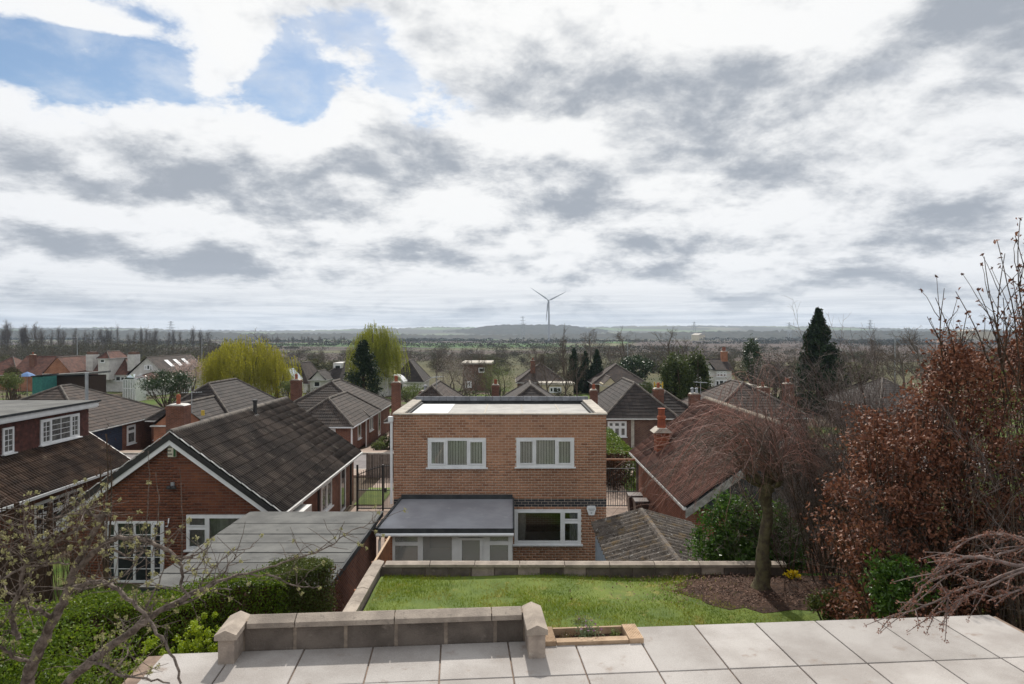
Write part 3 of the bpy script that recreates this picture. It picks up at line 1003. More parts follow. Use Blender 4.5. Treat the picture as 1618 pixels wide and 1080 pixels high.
# ------------------------------------------------------------------ air
mb = MB().box(-4800, -300, -17, 4800, 4700, 112)
hz = newmat('air')
hm_, q, bs, out = hz
q.n.remove(bs)
pv_ = q.new('ShaderNodeVolumePrincipled')
pv_.inputs['Color'].default_value = (0.62, 0.78, 1.0, 1)
pv_.inputs['Density'].default_value = 0.0001
pv_.inputs['Anisotropy'].default_value = 0.2
q.l.new(pv_.outputs[0], out.inputs['Volume'])
mb.build('haze', hm_, None, 'stuff')

# ------------------------------------------------------------------ patio (turned 4.5 degrees)
PA = R(4.5)
E1, E2 = Vector((math.cos(PA), math.sin(PA), 0)), Vector((-math.sin(PA), math.cos(PA), 0))
PE = Vector((1.17, 6.61, 0))
PM = Matrix.Translation(PE) @ Matrix.Rotation(PA, 4, 'Z')


def pat(a, b, z):
    return PE + E1 * a + E2 * b + Vector((0, 0, z))


def patbox(mb, a0, b0, z0, a1, b1, z1):
    n = len(mb.v)
    mb.box(a0, b0, z0, a1, b1, z1)
    for i in range(n, len(mb.v)):
        mb.v[i] = tuple(pat(*mb.v[i]))
    return mb


mb = MB()
patbox(mb, -4.42, -6.5, -3.5, 3.72, -0.34, -0.016)
patbox(mb, 0.02, -0.34, -2.0, 3.72, -0.01, -0.016)
patbox(mb, -4.42, -0.34, -3.4, -0.92, -0.22, -0.016)
patbox(mb, -0.92, -0.34, -2.0, 0.02, -0.33, -0.016)
patio = mb.build('patio', joint_sand, None, 'structure')
rs = random.Random(2)
rows = [(-0.865, 0.0), (-1.745, -0.877), (-2.625, -1.757), (-3.5, -2.637), (-4.4, -3.51)]
for r_, (b0, b1) in enumerate(rows):
    for c in range(-9, 7):
        a0, a1 = c * 0.612, c * 0.612 + 0.6
        if a0 < -4.4 or a1 > 3.75:
            continue
        bb = b1
        if r_ == 0 and a1 < 0.1:
            bb = -0.345 if a0 > -1.0 else -0.225
        mb = MB()
        tz = rs.uniform(-0.002, 0.002)
        g = 0.0005
        poly = [(a0 + g, b0 + g), (a1 - g, b0 + g), (a1 - g, bb - g), (a0 + g, bb - g)]
        e = 0.004
        pts = [pat(x_, y_, -0.015) for x_, y_ in poly] + [pat(x_, y_, tz - e) for x_, y_ in poly] + [pat(x_ + (e if i in (0, 3) else -e), y_ + (e if i in (0, 1) else -e), tz) for i, (x_, y_) in enumerate(poly)]
        mb.v = [tuple(q_) for q_ in pts]
        mb.f = [(0, 1, 5, 4), (1, 2, 6, 5), (2, 3, 7, 6), (3, 0, 4, 7), (4, 5, 9, 8), (5, 6, 10, 9), (6, 7, 11, 10), (7, 4, 8, 11), (8, 9, 10, 11)]
        mb.build('slab', slab_stone, patio)

# low block parapet with wings and weathered coping
lw = thing('parapet_wall', 'low block parapet with chamfered stone coping on the patio edge', 'wall', pat(-2.3, -0.15, 0))


def coping(mb, a0, b0, a1, b1, w, z, edge=0.045, peak=0.04):
    """ridged coping from (a0,b0) to (a1,b1) in patio coordinates"""
    p0, p1 = pat(a0, b0, z), pat(a1, b1, z)
    t = (p1 - p0).normalized()
    s = Vector((t.y, -t.x, 0)) * w / 2
    u = Vector((0, 0, 1))
    prof = [-s, s, s + u * edge, s * 0.04 + u * (edge + peak), -s * 0.04 + u * (edge + peak), -s + u * edge]
    n = len(mb.v)
    mb.v += [tuple(p0 + q_) for q_ in prof] + [tuple(p1 + q_) for q_ in prof]
    mb.f += [tuple(n + i for i in reversed(range(6))), tuple(n + 6 + i for i in range(6))]
    for i in range(6):
        j = (i + 1) % 6
        mb.f.append((n + i, n + j, n + 6 + j, n + 6 + i))
    return mb


block_mortar = mat('buff_block_mortar', (0.33, 0.27, 0.215), (0.2, 0.163, 0.133), 9, 0.95, 0.1, 0.4, 50)
patbox(MB(), -3.72, -0.205, -0.3, -0.92, -0.112, 0.2135).build('core', block_mortar, lw)
patbox(MB(), -3.70, -0.21, 0.214, -0.95, -0.11, 0.262).build('coping_bed', block_mortar, lw)
a = -3.60
i = 0
while a < -1.09:
    L = min(0.44, -1.075 - a)
    patbox(MB(), a + 0.011, -0.212 + rs.uniform(-0.002, 0.002), -0.012, a + L - 0.011, -0.105, 0.212).build('block', block_stone, lw)
    a += 0.452
for a0, a1, bn in ((-3.74, -3.605, -0.46), (-1.07, -0.925, -0.565)):
    patbox(MB(), a0, bn, -0.014, a1, -0.10, 0.212).build('pier', pale_block, lw)
    coping(MB(), (a0 + a1) / 2, bn - 0.025, (a0 + a1) / 2, -0.06, 0.185, 0.214).build('coping_stone', coping_stone, lw)
a = -3.565
for L in (0.42, 0.88, 0.88, 0.31):
    coping(MB(), a + 0.004, -0.16, min(a + L, -1.1) - 0.004, -0.16, 0.2, 0.214 + rs.uniform(-0.002, 0.002)).build('coping_stone', coping_stone, lw)
    a += L + 0.002

# timber planter at the patio edge
pl = thing('planter', 'low timber planter box set in the patio edge beside the parapet', 'planter', pat(-0.45, -0.18, 0))
patbox(MB(), -0.88, -0.33, -0.25, 0.0, -0.03, -0.03).build('soil_fill', soil, pl)
patbox(MB(), -0.79, -0.335, -0.2, -0.125, -0.25, 0.03).build('front_board', timber_pale, pl)
patbox(MB(), -0.79, -0.06, -0.2, -0.125, -0.035, 0.035).build('back_board', timber_pale, pl)


def ribbed(mb, a0, a1, b0, b1, z0, z1, n=9):
    prof = []
    for i in range(n):
        u0, u1 = a0 + (a1 - a0) * i / n, a0 + (a1 - a0) * (i + 1) / n
        prof += [(u0 + 0.0005, z1 - 0.006), (u0 + (u1 - u0) * 0.25, z1), (u0 + (u1 - u0) * 0.7, z1), (u1 - 0.001, z1 - 0.006)]
    prof = [(a0, z0)] + prof + [(a1, z0)]
    n0 = len(mb.v)
    mb.prism([(x_, z_) for x_, z_ in prof][::-1], 'y', b0, b1)
    for j in range(n0, len(mb.v)):
        mb.v[j] = tuple(pat(*mb.v[j]))
    return mb


ribbed(MB(), -0.12, 0.015, -0.34, -0.03, -0.2, 0.045).build('ribbed_board', timber_pale, pl)
ribbed(MB(), -0.905, -0.795, -0.34, -0.03, -0.2, 0.045).build('ribbed_board', timber_pale, pl)


def small_plant(name, label, a, b, z, r, h, n, lm, petals=None, npet=0, size=0.03, world=None):
    c = world if world is not None else pat(a, b, z)
    t = thing(name, label, 'plant', c)
    rg = np.random.default_rng(int(abs(a * 1000) + abs(b * 977) + 3))
    pts = np.array(c) + np.c_[rg.normal(size=n) * r * 0.55, rg.normal(size=n) * r * 0.55, np.abs(rg.normal(size=n)) * h * 0.5 + 0.01]
    nb = NB().add(*leaves(pts, size, rg, 0.4, 0.3))
    nb.build('foliage', lm, t)
    pol = []
    for i in range(12):
        e = np.array(c) + np.array((rg.normal() * r * 0.5, rg.normal() * r * 0.5, h * rg.uniform(0.5, 1)))
        pol.append((np.linspace(np.array(c) - (0, 0, 0.02), e, 3), np.array((0.003, 0.0025, 0.002))))
    tubes(pol, NB(), 4).build('stem', leaf_spring, t)
    if petals:
        pts = np.array(c) + np.c_[rg.normal(size=npet) * r * 0.6, rg.normal(size=npet) * r * 0.6, h * rg.uniform(0.5, 1.0, npet)]
        NB().add(*leaves(pts, size * 0.8, rg, 0.8, 0.6)).build('flower', petals, t, 'stuff')
    return t


leaf_pale = leafmat('grey_green_leaves', [(0.13, 0.18, 0.09), (0.2, 0.26, 0.14)], 0.6, 0.2, 0.3)
small_plant('bedding_plant', 'tallest bushy grey-green plant with purple flowers in the middle of the planter', -0.47, -0.15, -0.03, 0.1, 0.15, 260, leaf_pale, petals=petal_purple, npet=16)
small_plant('bedding_plant', 'low reddish green plant near the left end of the planter', -0.68, -0.17, -0.03, 0.05, 0.06, 110, leafmat('bronze_leaves', [(0.1, 0.08, 0.03), (0.16, 0.1, 0.06)]))
small_plant('bedding_plant', 'low olive plant near the ribbed right board of the planter', -0.21, -0.15, -0.03, 0.05, 0.07, 110, leaf_spring)
small_plant('bedding_plant', 'pinkish clump growing in a bare patch of the lawn behind the planter', 0, 0, 0, 0.16, 0.09, 160, leafmat('pinkish_leaves', [(0.16, 0.07, 0.07), (0.1, 0.1, 0.04), (0.25, 0.13, 0.13)]), world=Vector((1.12, 11.2, LZ)))
# ------------------------------------------------------------------ lawn walls and fence
WT = -1.69                                     # top of the lawn wall coping
rs = random.Random(11)
rw = thing('retaining_wall', 'long low stone wall closing the far end of the lawn', 'wall', (1.3, 13.5, -2))
MB().box(-2.62, 13.46, -5.3, 5.36, 13.62, -1.775).build('core', mortar_dark, rw)
a = -2.60
while a < 5.3:
    L = min(0.44, 5.37 - a)
    MB().box(a + 0.006, 13.44 + rs.uniform(-0.004, 0.004), -1.99, a + L - 0.006, 13.63, -1.765).build('block', block_stone if rs.random() < 0.75 else pale_block, rw)
    a += 0.452


def wcoping(mb, x0, y0, x1, y1, w, z, edge=0.05, peak=0.03):
    p0, p1 = Vector((x0, y0, z)), Vector((x1, y1, z))
    t = (p1 - p0).normalized()
    s = Vector((t.y, -t.x, 0)) * w / 2
    u = Vector((0, 0, 1))
    prof = [-s, s, s + u * edge, s * 0.06 + u * (edge + peak), -s * 0.06 + u * (edge + peak), -s + u * edge]
    n = len(mb.v)
    mb.v += [tuple(p0 + q_) for q_ in prof] + [tuple(p1 + q_) for q_ in prof]
    mb.f += [tuple(n + i for i in reversed(range(6))), tuple(n + 6 + i for i in range(6))]
    for i in range(6):
        j = (i + 1) % 6
        mb.f.append((n + i, n + j, n + 6 + j, n + 6 + i))
    return mb


a = -2.5
while a < 5.35:
    L = min(0.88, 5.4 - a)
    wcoping(MB(), a + 0.004, 13.53, a + L - 0.004, 13.53, 0.24, -1.765 + rs.uniform(-0.003, 0.003)).build('coping_stone', coping_stone, rw)
    a += 0.885
sw = thing('side_wall', 'stepped stone wall running along the left side of the lawn', 'wall', (-2.66, 11.5, -2))
MB().box(-2.73, 9.0, -3.6, -2.60, 13.66, -1.775).build('core', pale_block, sw)
b = 10.35
while b < 13.6:
    wcoping(MB(), -2.665, b + 0.004, -2.665, min(b + 0.6, 13.66) - 0.004, 0.22, -1.768 + rs.uniform(-0.003, 0.003)).build('coping_stone', coping_stone, sw)
    b += 0.605
MB().tube([(-2.83, 9.3, -1.93), (-2.83, 10.6, -1.93)], 0.10, 10).build('rounded_coping', coping_stone, sw)
MB().box(-2.92, 9.3, -3.6, -2.735, 10.6, -1.94).build('lower_wall', pale_block, sw)

fe = thing('board_fence', 'orange-brown timber board fence beside the left lawn wall', 'fence', (-3.12, 14.8, -5.2))
b = 12.2
while b < 17.4:
    MB().box(-3.13, b, -5.2, -3.105, b + 0.142, -2.36 + rs.uniform(-0.008, 0.008)).build('board', timber_red, fe)
    b += 0.15
for b in (12.2, 13.9, 15.6, 17.3):
    MB().box(-3.22, b, -5.2, -3.14, b + 0.08, -2.4).build('post', timber_red, fe)
MB().box(-3.14, 12.2, -2.36, -3.09, 17.4, -2.335).build('capping', timber_pale, fe)

# ------------------------------------------------------------------ building helpers
def fb(mb, face, c, u0, u1, z0, z1, d0, d1):
    """box on a facade: face F looks to -Y, R to +X, L to -X; d is the distance outwards from plane c"""
    if face == 'F':
        return mb.box(u0, c - d1, z0, u1, c - d0, z1)
    s = 1 if face == 'R' else -1
    return mb.box(c + s * d0, u0, z0, c + s * d1, u1, z1)


def window(parent, face, c, u0, u1, z0, z1, cols=(1.0,), transoms=None, fr=white_pvc, pane=dark_pane, bar=0.06, sill=0.06, sash=True, georgian=None):
    """cols: right-hand ends of the lights as fractions; transoms: {column: fraction of the height from the bottom}"""
    transoms = transoms or {}
    w, h = u1 - u0, z1 - z0
    mb = MB()
    ends = [0.0] + list(cols)
    fb(mb, face, c, u0, u1, z0, z0 + bar, -0.02, 0.035)
    fb(mb, face, c, u0, u1, z1 - bar, z1, -0.02, 0.035)
    fb(mb, face, c, u0, u0 + bar, z0 + bar, z1 - bar, -0.02, 0.035)
    fb(mb, face, c, u1 - bar, u1, z0 + bar, z1 - bar, -0.02, 0.035)
    lights = []
    for i, (f0, f1) in enumerate(zip(ends[:-1], ends[1:])):
        a0 = u0 + (bar if i == 0 else w * f0 + bar * 0.5)
        a1 = u0 + (w - bar if i == len(cols) - 1 else w * f1 - bar * 0.5)
        if i < len(cols) - 1:
            fb(mb, face, c, a1, a1 + bar, z0 + bar, z1 - bar, -0.02, 0.037)
        if i in transoms:
            zt = z0 + h * transoms[i]
            fb(mb, face, c, a0, a1, zt - bar * 0.5, zt + bar * 0.5, -0.02, 0.033)
            lights += [(a0, a1, z0 + bar, zt - bar * 0.5, i, True), (a0, a1, zt + bar * 0.5, z1 - bar, i, True)]
        else:
            lights.append((a0, a1, z0 + bar, z1 - bar, i, len(cols) > 1 and i in (0, len(cols) - 1)))
    if sill:
        fb(mb, face, c, u0 - 0.06, u1 + 0.06, z0 - 0.045, z0 - 0.002, -0.02, 0.05 + sill)
    panes = []
    for a0, a1, b0, b1, i, op in lights:
        if op and sash:
            e = bar * 0.5
            fb(mb, face, c, a0, a1, b0, b0 + e, 0.0, 0.048)
            fb(mb, face, c, a0, a1, b1 - e, b1, 0.0, 0.048)
            fb(mb, face, c, a0, a0 + e, b0 + e, b1 - e, 0.0, 0.048)
            fb(mb, face, c, a1 - e, a1, b0 + e, b1 - e, 0.0, 0.048)
            a0, a1, b0, b1 = a0 + e, a1 - e, b0 + e, b1 - e
        if georgian:
            nx, nz = georgian
            for j in range(1, nx):
                fb(mb, face, c, a0 + (a1 - a0) * j / nx - 0.011, a0 + (a1 - a0) * j / nx + 0.011, b0, b1, 0.004, 0.022)
            for j in range(1, nz):
                fb(mb, face, c, a0, a1, b0 + (b1 - b0) * j / nz - 0.011, b0 + (b1 - b0) * j / nz + 0.011, 0.004, 0.02)
        panes.append((a0, a1, b0, b1))
    wn = mb.build('window', fr, parent)
    for a0, a1, b0, b1 in panes:
        fb(MB(), face, c, a0, a1, b0, b1, -0.004, 0.006).build('pane', pane, wn)
    return wn, panes


def aerial(x, y, z, label, h=1.3, rz=0.4):
    t = thing('tv_aerial', label, 'aerial', (x, y, z))
    MB().tube([(x, y, z - 0.5), (x, y, z + h)], 0.025, 6).build('mast', steel, t)
    c, s_ = math.cos(rz), math.sin(rz)
    mb = MB().beam((x - c * 0.6, y - s_ * 0.6, z + h - 0.1), (x + c * 0.6, y + s_ * 0.6, z + h - 0.1), 0.03, 0.03)
    for i in range(9):
        f = -0.55 + i * 0.137
        w = 0.3 - 0.012 * i
        mb.beam((x + c * f - s_ * w, y + s_ * f + c * w, z + h - 0.08), (x + c * f + s_ * w, y + s_ * f - c * w, z + h - 0.08), 0.015, 0.015)
    mb.build('antenna', steel, t)


def chimney(parent, x, y, z0, z1, w, dd, m=brick_red_wall, pots=1, cap=concrete, pot_h=0.45, potm=terracotta):
    mb = MB().box(x - w / 2, y - dd / 2, z0, x + w / 2, y + dd / 2, z1 - 0.2)
    mb.box(x - w / 2 - 0.04, y - dd / 2 - 0.04, z1 - 0.2, x + w / 2 + 0.04, y + dd / 2 + 0.04, z1 - 0.08)
    mb.box(x - w / 2, y - dd / 2, z1 - 0.08, x + w / 2, y + dd / 2, z1)
    ch = mb.build('chimney', m, parent)
    mb = MB()
    s = 0.85
    mb.prism([(x - w / 2, z1), (x + w / 2, z1), (x + w / 3, z1 + 0.09), (x - w / 3, z1 + 0.09)], 'y', y - dd / 2, y + dd / 2)
    mb.build('flaunching', cap, ch)
    for i in range(pots):
        px = x + (i - (pots - 1) / 2) * 0.34
        MB().lathe((px, y, z1 + 0.05), [(0.13, 0), (0.115, pot_h * 0.6), (0.14, pot_h * 0.75), (0.14, pot_h * 0.85), (0.105, pot_h * 0.9), (0.1, pot_h)], 10).build('chimney_pot', potm, ch)
    return ch


def slope(mb, a, b, c, d, gauge=0.34, t=0.022, u0=0.0):
    """stepped tile courses between eave a-b and top d-c"""
    a, b, c, d = map(Vector, (a, b, c, d))
    n = (b - a).cross(d - a)
    if n.length < 1e-6:
        n = (b - a).cross(c - a)
    n.normalize()
    if n.z < 0:
        n = -n
    eave = (b - a).normalized()
    up = n.cross(eave)
    if up.z < 0:
        up = -up
    H = max((d - a).dot(up), (c - b).dot(up))
    k_ = max(1, int(round(H / gauge)))
    def uv(q):
        return (u0 + (q - a).dot(eave), (q - a).dot(up))
    for i in range(k_):
        s0, s1 = i / k_, (i + 1) / k_
        l0, r0, l1, r1 = a + (d - a) * s0, b + (c - b) * s0, a + (d - a) * s1, b + (c - b) * s1
        L, Rr = l0 + n * t, r0 + n * t
        fs = [uv(q_) for q_ in (L, Rr, r1, l1)]
        if (r1 - l1).length < 1e-4:
            mb.quad(L, Rr, r1, uv=fs[:3])
        else:
            mb.quad(L, Rr, r1, l1, uv=fs)
        mb.quad(l0, r0, Rr, L, uv=[fs[0], fs[1], fs[1], fs[0]])
    return mb


def roof(parent, x0, x1, y0, y1, ez, rz, ax='y', h0=True, h1=True, rm=roof_grey, wm=brick_red_wall, oh=0.3, hipin=None, gauge=0.34, caps=ridge_stone, name='roof', gutter=old_white):
    """gabled or hipped roof over the rectangle, ridge along ax; h0/h1: hipped at the near/low end and far/high end"""
    X0, X1, Y0, Y1 = x0 - oh, x1 + oh, y0 - oh, y1 + oh
    def tr(p_):
        return p_ if ax == 'y' else (p_[1], p_[0], p_[2])
    if ax == 'x':
        X0, X1, Y0, Y1 = Y0, Y1, X0, X1
    hw = (X1 - X0) / 2
    ins = hw if hipin is None else hipin
    xm = (X0 + X1) / 2
    r0 = Y0 + (ins if h0 else 0.0)
    r1 = Y1 - (ins if h1 else 0.0)
    if r0 > r1:
        r0 = r1 = (r0 + r1) / 2
    A, B, Cc, D = (X0, Y0, ez), (X1, Y0, ez), (X1, Y1, ez), (X0, Y1, ez)
    Rn, Rf = (xm, r0, rz), (xm, r1, rz)
    mb = MB()
    slope(mb, tr(B), tr(Cc), tr(Rf), tr(Rn), gauge)
    slope(mb, tr(D), tr(A), tr(Rn), tr(Rf), gauge)
    if h0:
        slope(mb, tr(A), tr(B), tr(Rn), tr(Rn), gauge)
    if h1:
        slope(mb, tr(Cc), tr(D), tr(Rf), tr(Rf), gauge)
    rf = mb.build(name, rm, parent)
    mb = MB()
    e = (0, 0, 0.02)
    def up_(p_):
        return Vector(tr(p_)) + Vector(e)
    if (Vector(Rn) - Vector(Rf)).length > 0.1:
        mb.tube([up_(Rn), up_(Rf)], 0.10, 6)
    if h0:
        mb.tube([up_(A), up_(Rn)], 0.09, 6)
        mb.tube([up_(B), up_(Rn)], 0.09, 6)
    if h1:
        mb.tube([up_(Cc), up_(Rf)], 0.09, 6)
        mb.tube([up_(D), up_(Rf)], 0.09, 6)
    if mb.v:
        mb.build('ridge_capping', caps, rf)
    # soffit and gutters
    mb = MB()
    x0_, x1_, y0_, y1_ = (X0, X1, Y0, Y1) if ax == 'y' else (Y0, Y1, X0, X1)
    mb.box(x0_, y0_, ez - 0.05, x1_, y1_, ez - 0.012)
    mb.box(x0_ - 0.03, y0_ - 0.03, ez - 0.10, x1_ + 0.03, y0_ + 0.04, ez - 0.0505)
    mb.box(x1_ - 0.04, y0_ + 0.041, ez - 0.10, x1_ + 0.03, y1_, ez - 0.0505)
    mb.box(x0_ - 0.03, y0_ + 0.041, ez - 0.10, x0_ + 0.04, y1_, ez - 0.0505)
    mb.build('gutter', gutter, rf)
    # gable walls
    if not (h0 and h1):
        mb = MB()
        for flag, yy in ((h0, Y0 + oh), (h1, Y1 - oh)):
            if not flag:
                pr = [(X0 + oh, ez - 0.05), (X1 - oh, ez - 0.05), (xm, rz - 0.06 - oh * (rz - ez) / hw * 0.0)]
                if ax == 'y':
                    mb.prism(pr, 'y', yy - 0.005, yy + 0.12)
                else:
                    mb.prism(pr, 'x', yy - 0.005, yy + 0.12)
        mb.build('gable', wm, parent)
    return rf


def house(label, x0, x1, y0, y1, eave, ridge, ax='y', h0=True, h1=True, rm=roof_grey, wm=brick_red_wall, group=None, cat='bungalow', name='bungalow', oh=0.3, g=None, hipin=None, gauge=0.34, gutter=old_white):
    g = min(gz(y0), gz(y1)) if g is None else g
    t = thing(name, label, cat, ((x0 + x1) / 2, (y0 + y1) / 2, g), group)
    MB().box(x0, y0, g - 0.3, x1, y1, eave - 0.051).build('wall', wm, t)
    rf = roof(t, x0, x1, y0, y1, eave, ridge, ax, h0, h1, rm, wm, oh, hipin, gauge, gutter=gutter)
    return t, rf


def brickwork(parent, face, c, u0, u1, z0, z1, holes, m, bw, bh, clip=None, limit=300, joint=0.014, piece_name='brick', rest='far_brickwork', dep=0.10, proud=0.0):
    """stretcher bond of separate bricks on a facade plane"""
    me = MB().box(-0.5, -0.5, -0.5, 0.5, 0.5, 0.5).mesh(piece_name)
    r = random.Random(int(abs(u0 * 131 + z0 * 17) + 7))
    mats = []
    rows_ = int(round((z1 - z0) / bh))
    for i in range(rows_):
        za, zb = z0 + i * bh, z0 + (i + 1) * bh
        zc = (za + zb) / 2
        k_ = u0 - (bw * 0.5 if i % 2 else 0)
        while k_ < u1:
            spans = [(max(k_, u0), min(k_ + bw, u1))]
            for (h0, h1, g0, g1) in holes:
                if g0 < zc < g1:
                    nx = []
                    for s0, s1 in spans:
                        if s1 <= h0 or s0 >= h1:
                            nx.append((s0, s1))
                        else:
                            if s0 < h0:
                                nx.append((s0, h0))
                            if s1 > h1:
                                nx.append((h1, s1))
                    spans = nx
            if clip:
                lim = clip(zb)
                spans = [(max(s0, lim[0]), min(s1, lim[1])) for s0, s1 in spans] if lim else []
            for s0, s1 in spans:
                L = s1 - s0 - joint
                if L < 0.03:
                    continue
                um = (s0 + s1) / 2
                dd = proud + r.uniform(-0.0025, 0.0025)
                if face == 'F':
                    M_ = T(um, c - dd + dep / 2, zc, L, dep, bh - joint)
                else:
                    sg = 1 if face == 'R' else -1
                    M_ = T(c + sg * (dd - dep / 2), um, zc, dep, L, bh - joint)
                mats.append(M_)
            k_ += bw
    pieces(piece_name, rest, me, mats, parent, m, limit)


def tile_mesh(w=0.3, L=0.41, t=0.026):
    prof = [(0.0, 0.0), (0.07, 0.042), (0.19, 0.058), (0.31, 0.042), (0.38, 0.0), (0.5, 0.0), (0.57, 0.042), (0.69, 0.058), (0.81, 0.042), (0.88, 0.0), (0.985, 0.0)]
    mb = MB()
    for u, z in prof:
        mb.v += [(u * w, 0, z + t), (u * w, L, z), (u * w, 0, -0.002)]
    for i in range(len(prof) - 1):
        a, b = i * 3, (i + 1) * 3
        mb.f += [(a, b, b + 1, a + 1), (a + 2, b + 2, b, a)]
    return mb.mesh('roof_tile')


def tile_slope(parent, side, xr, zr, xe, ze, y0, y1, m, limit=300, gauge=0.36, w=0.3, rest='far_roof_tiles', top=1.0, seed=1):
    """individual interlocking tiles on a slope that falls to +X ('R') or -X ('L')"""
    r = random.Random(seed)
    sg = 1 if side == 'R' else -1
    V_ = Vector((xr - xe, 0, zr - ze))
    Ls = V_.length
    V_.normalize()
    U_ = Vector((0, sg, 0))
    N_ = U_.cross(V_)
    n = int(round(Ls * top / gauge))
    g = Ls * top / n
    k_ = int(round((y1 - y0) / w))
    wy = (y1 - y0) / k_
    mats = []
    for i in range(n):
        for j in range(k_):
            o = Vector((xe, y0 + j * wy if sg > 0 else y1 - j * wy, ze)) + V_ * (i * g - 0.02) + N_ * (0.03 + r.uniform(-0.002, 0.003))
            A = Matrix.Identity(4)
            for cc, vec, sc in ((0, U_, wy / 0.3), (1, V_, g / gauge), (2, N_, 1.0)):
                for q_ in range(3):
                    A[q_][cc] = vec[q_] * sc
            A.translation = o
            mats.append(A @ Matrix.Rotation(r.uniform(-0.008, 0.008), 4, 'Z'))
    pieces('roof_tile', rest, tile_mesh(), mats, parent, m, limit)


def ridge_tiles(parent, x, z, y0, y1, m, L=0.45, r=0.12):
    n = int((y1 - y0) / L)
    L = (y1 - y0) / n
    mb = MB()
    pts = [(math.cos(math.pi * i / 6) * r, math.sin(math.pi * i / 6) * r) for i in range(7)]
    mb.prism(pts, 'y', 0.0, L - 0.012)
    me = mb.mesh('ridge_tile')
    rr = random.Random(4)
    pieces('ridge_tile', 'ridge', me, [T(x, y0 + i * L, z + rr.uniform(-0.006, 0.006)) for i in range(n)], parent, m, 80)


# ------------------------------------------------------------------ the flat-roofed brick house
HX0, HX1, HY0, HY1 = -3.99, 3.18, 23.0, 27.9
G = -5.25
fh = thing('flat_roofed_house', 'two-storey tan brick house with flat roof and lean-to behind the lawn', 'house', (-0.4, 25.4, G))
wins = [(-2.835, -0.874, -1.69, -0.71), (0.149, 2.089, -1.67, -0.69), (0.085, 2.32, -4.27, -3.10)]
doorway = (-2.2, -1.0, -5.2, -3.2)
rowsz = sorted({G - 0.1, -5.2, -4.27, -3.2, -3.10, -1.69, -1.67, -0.71, -0.69, 0.06})
mb = MB()
for za, zb in zip(rowsz[:-1], rowsz[1:]):
    zc = (za + zb) / 2
    cuts = sorted([(a_, b_) for a_, b_, c_, d_ in wins + [doorway] if c_ < zc < d_])
    u = HX0 + 0.004
    for a_, b_ in cuts:
        mb.box(u, HY0 + 0.006, za, a_, HY0 + 0.26, zb)
        u = b_
    mb.box(u, HY0 + 0.006, za, HX1 - 0.004, HY0 + 0.26, zb)
wall = mb.build('wall', mortar_pale, fh)
mb = MB()
mb.box(HX0, HY0 + 0.262, G - 0.1, HX0 + 0.25, HY1, 0.06)
mb.box(HX1 - 0.25, HY0 + 0.262, G - 0.1, HX1, HY1, 0.06)
mb.box(HX0 + 0.252, HY1 - 0.25, G - 0.1, HX1 - 0.252, HY1, 0.06)
mb.build('side_wall', brick_brown_wall, fh)
mb = MB()
mb.box(HX0 + 0.252, HY0 + 0.264, -2.85, HX1 - 0.252, HY1 - 0.252, -2.6)
mb.box(HX0 + 0.252, HY0 + 0.264, G - 0.09, HX1 - 0.252, HY1 - 0.252, -5.2)
mb.box(-0.45, HY0 + 0.264, -2.599, -0.35, HY1 - 0.252, -0.16)
mb.box(-0.45, HY0 + 0.264, -5.199, -0.35, HY1 - 0.252, -2.851)
mb.build('inner_floor', room_white, fh)
bh, bw = 0.0863, 0.2215
zt = 0.085
band_top = -2.735
n_up = int(round((zt - band_top) / bh))
brickwork(wall, 'F', HY0, HX0, HX1, zt - n_up * bh, zt, wins, tan_brick, bw, bh)
bz1 = zt - n_up * bh
brickwork(wall, 'F', HY0, HX0, HX1, bz1 - 3 * bh, bz1, [(-3.8, 0.03, -9, 0)] if False else [], blue_brick, bw, bh, piece_name='blue_brick', rest='blue_bricks', proud=0.002)
bz2 = bz1 - 3 * bh
brickwork(wall, 'F', HY0, 0.03, HX1, bz2 - 26 * bh, bz2, wins, tan_brick, bw, bh, limit=0, rest='lower_brickwork')
brickwork(wall, 'F', HY0, HX0, -3.72, bz2 - 26 * bh, bz2, wins, tan_brick, bw, bh, limit=0, rest='corner_brickwork')
MB().box(-3.71, HY0 - 0.03, bz2 - 2.35, 0.02, HY0 + 0.003, bz2 - 0.1).build('inner_render', room_white, fh)
# roof: parapet copings, sheet, patch, ridge tiles on the back parapet
rf = MB().box(HX0 + 0.26, HY0 + 0.1, -0.15, HX1 - 0.26, HY1 - 0.26, -0.03).build('flat_roof', mat('weathered_roof_sheet', (0.36, 0.35, 0.33), (0.27, 0.26, 0.245), 1.3, 0.8, 0.3, 0.1, 20, 0, (0.21, 0.20, 0.18), 0.2), fh)
MB().box(HX0 + 0.42, HY0 + 0.16, -0.029, -2.28, HY1 - 0.5, -0.017).build('roof_patch', mat('new_white_sheet', (0.5, 0.51, 0.52), (0.45, 0.46, 0.47), 2, 0.6, 0.3), rf)
for x_ in (-1.0, 0.35, 1.7):
    MB().box(x_, HY0 + 0.16, -0.029, x_ + 0.05, HY1 - 0.5, -0.022).build('roof_seam', concrete, rf)
MB().box(HX0 - 0.03, HY0 - 0.035, 0.075, HX1 + 0.03, HY0 + 0.12, 0.125).build('front_coping', concrete, fh)
for x0, x1 in ((HX0 - 0.04, HX0 + 0.34), (HX1 - 0.34, HX1 + 0.04)):
    y = HY0 + 0.125
    while y < HY1 - 0.2:
        MB().box(x0, y + 0.004, 0.065 + rs.uniform(0, 0.006), x1, min(y + 0.92, HY1 - 0.05) - 0.004, 0.135).build('coping_slab', concrete, fh)
        y += 0.92
for x0, x1 in ((HX0 + 0.345, HX0 + 0.42), (HX1 - 0.42, HX1 - 0.345)):
    MB().box(x0, HY0 + 0.13, -0.03, x1, HY1 - 0.3, 0.05).build('lead_upstand', felt_dark, fh)
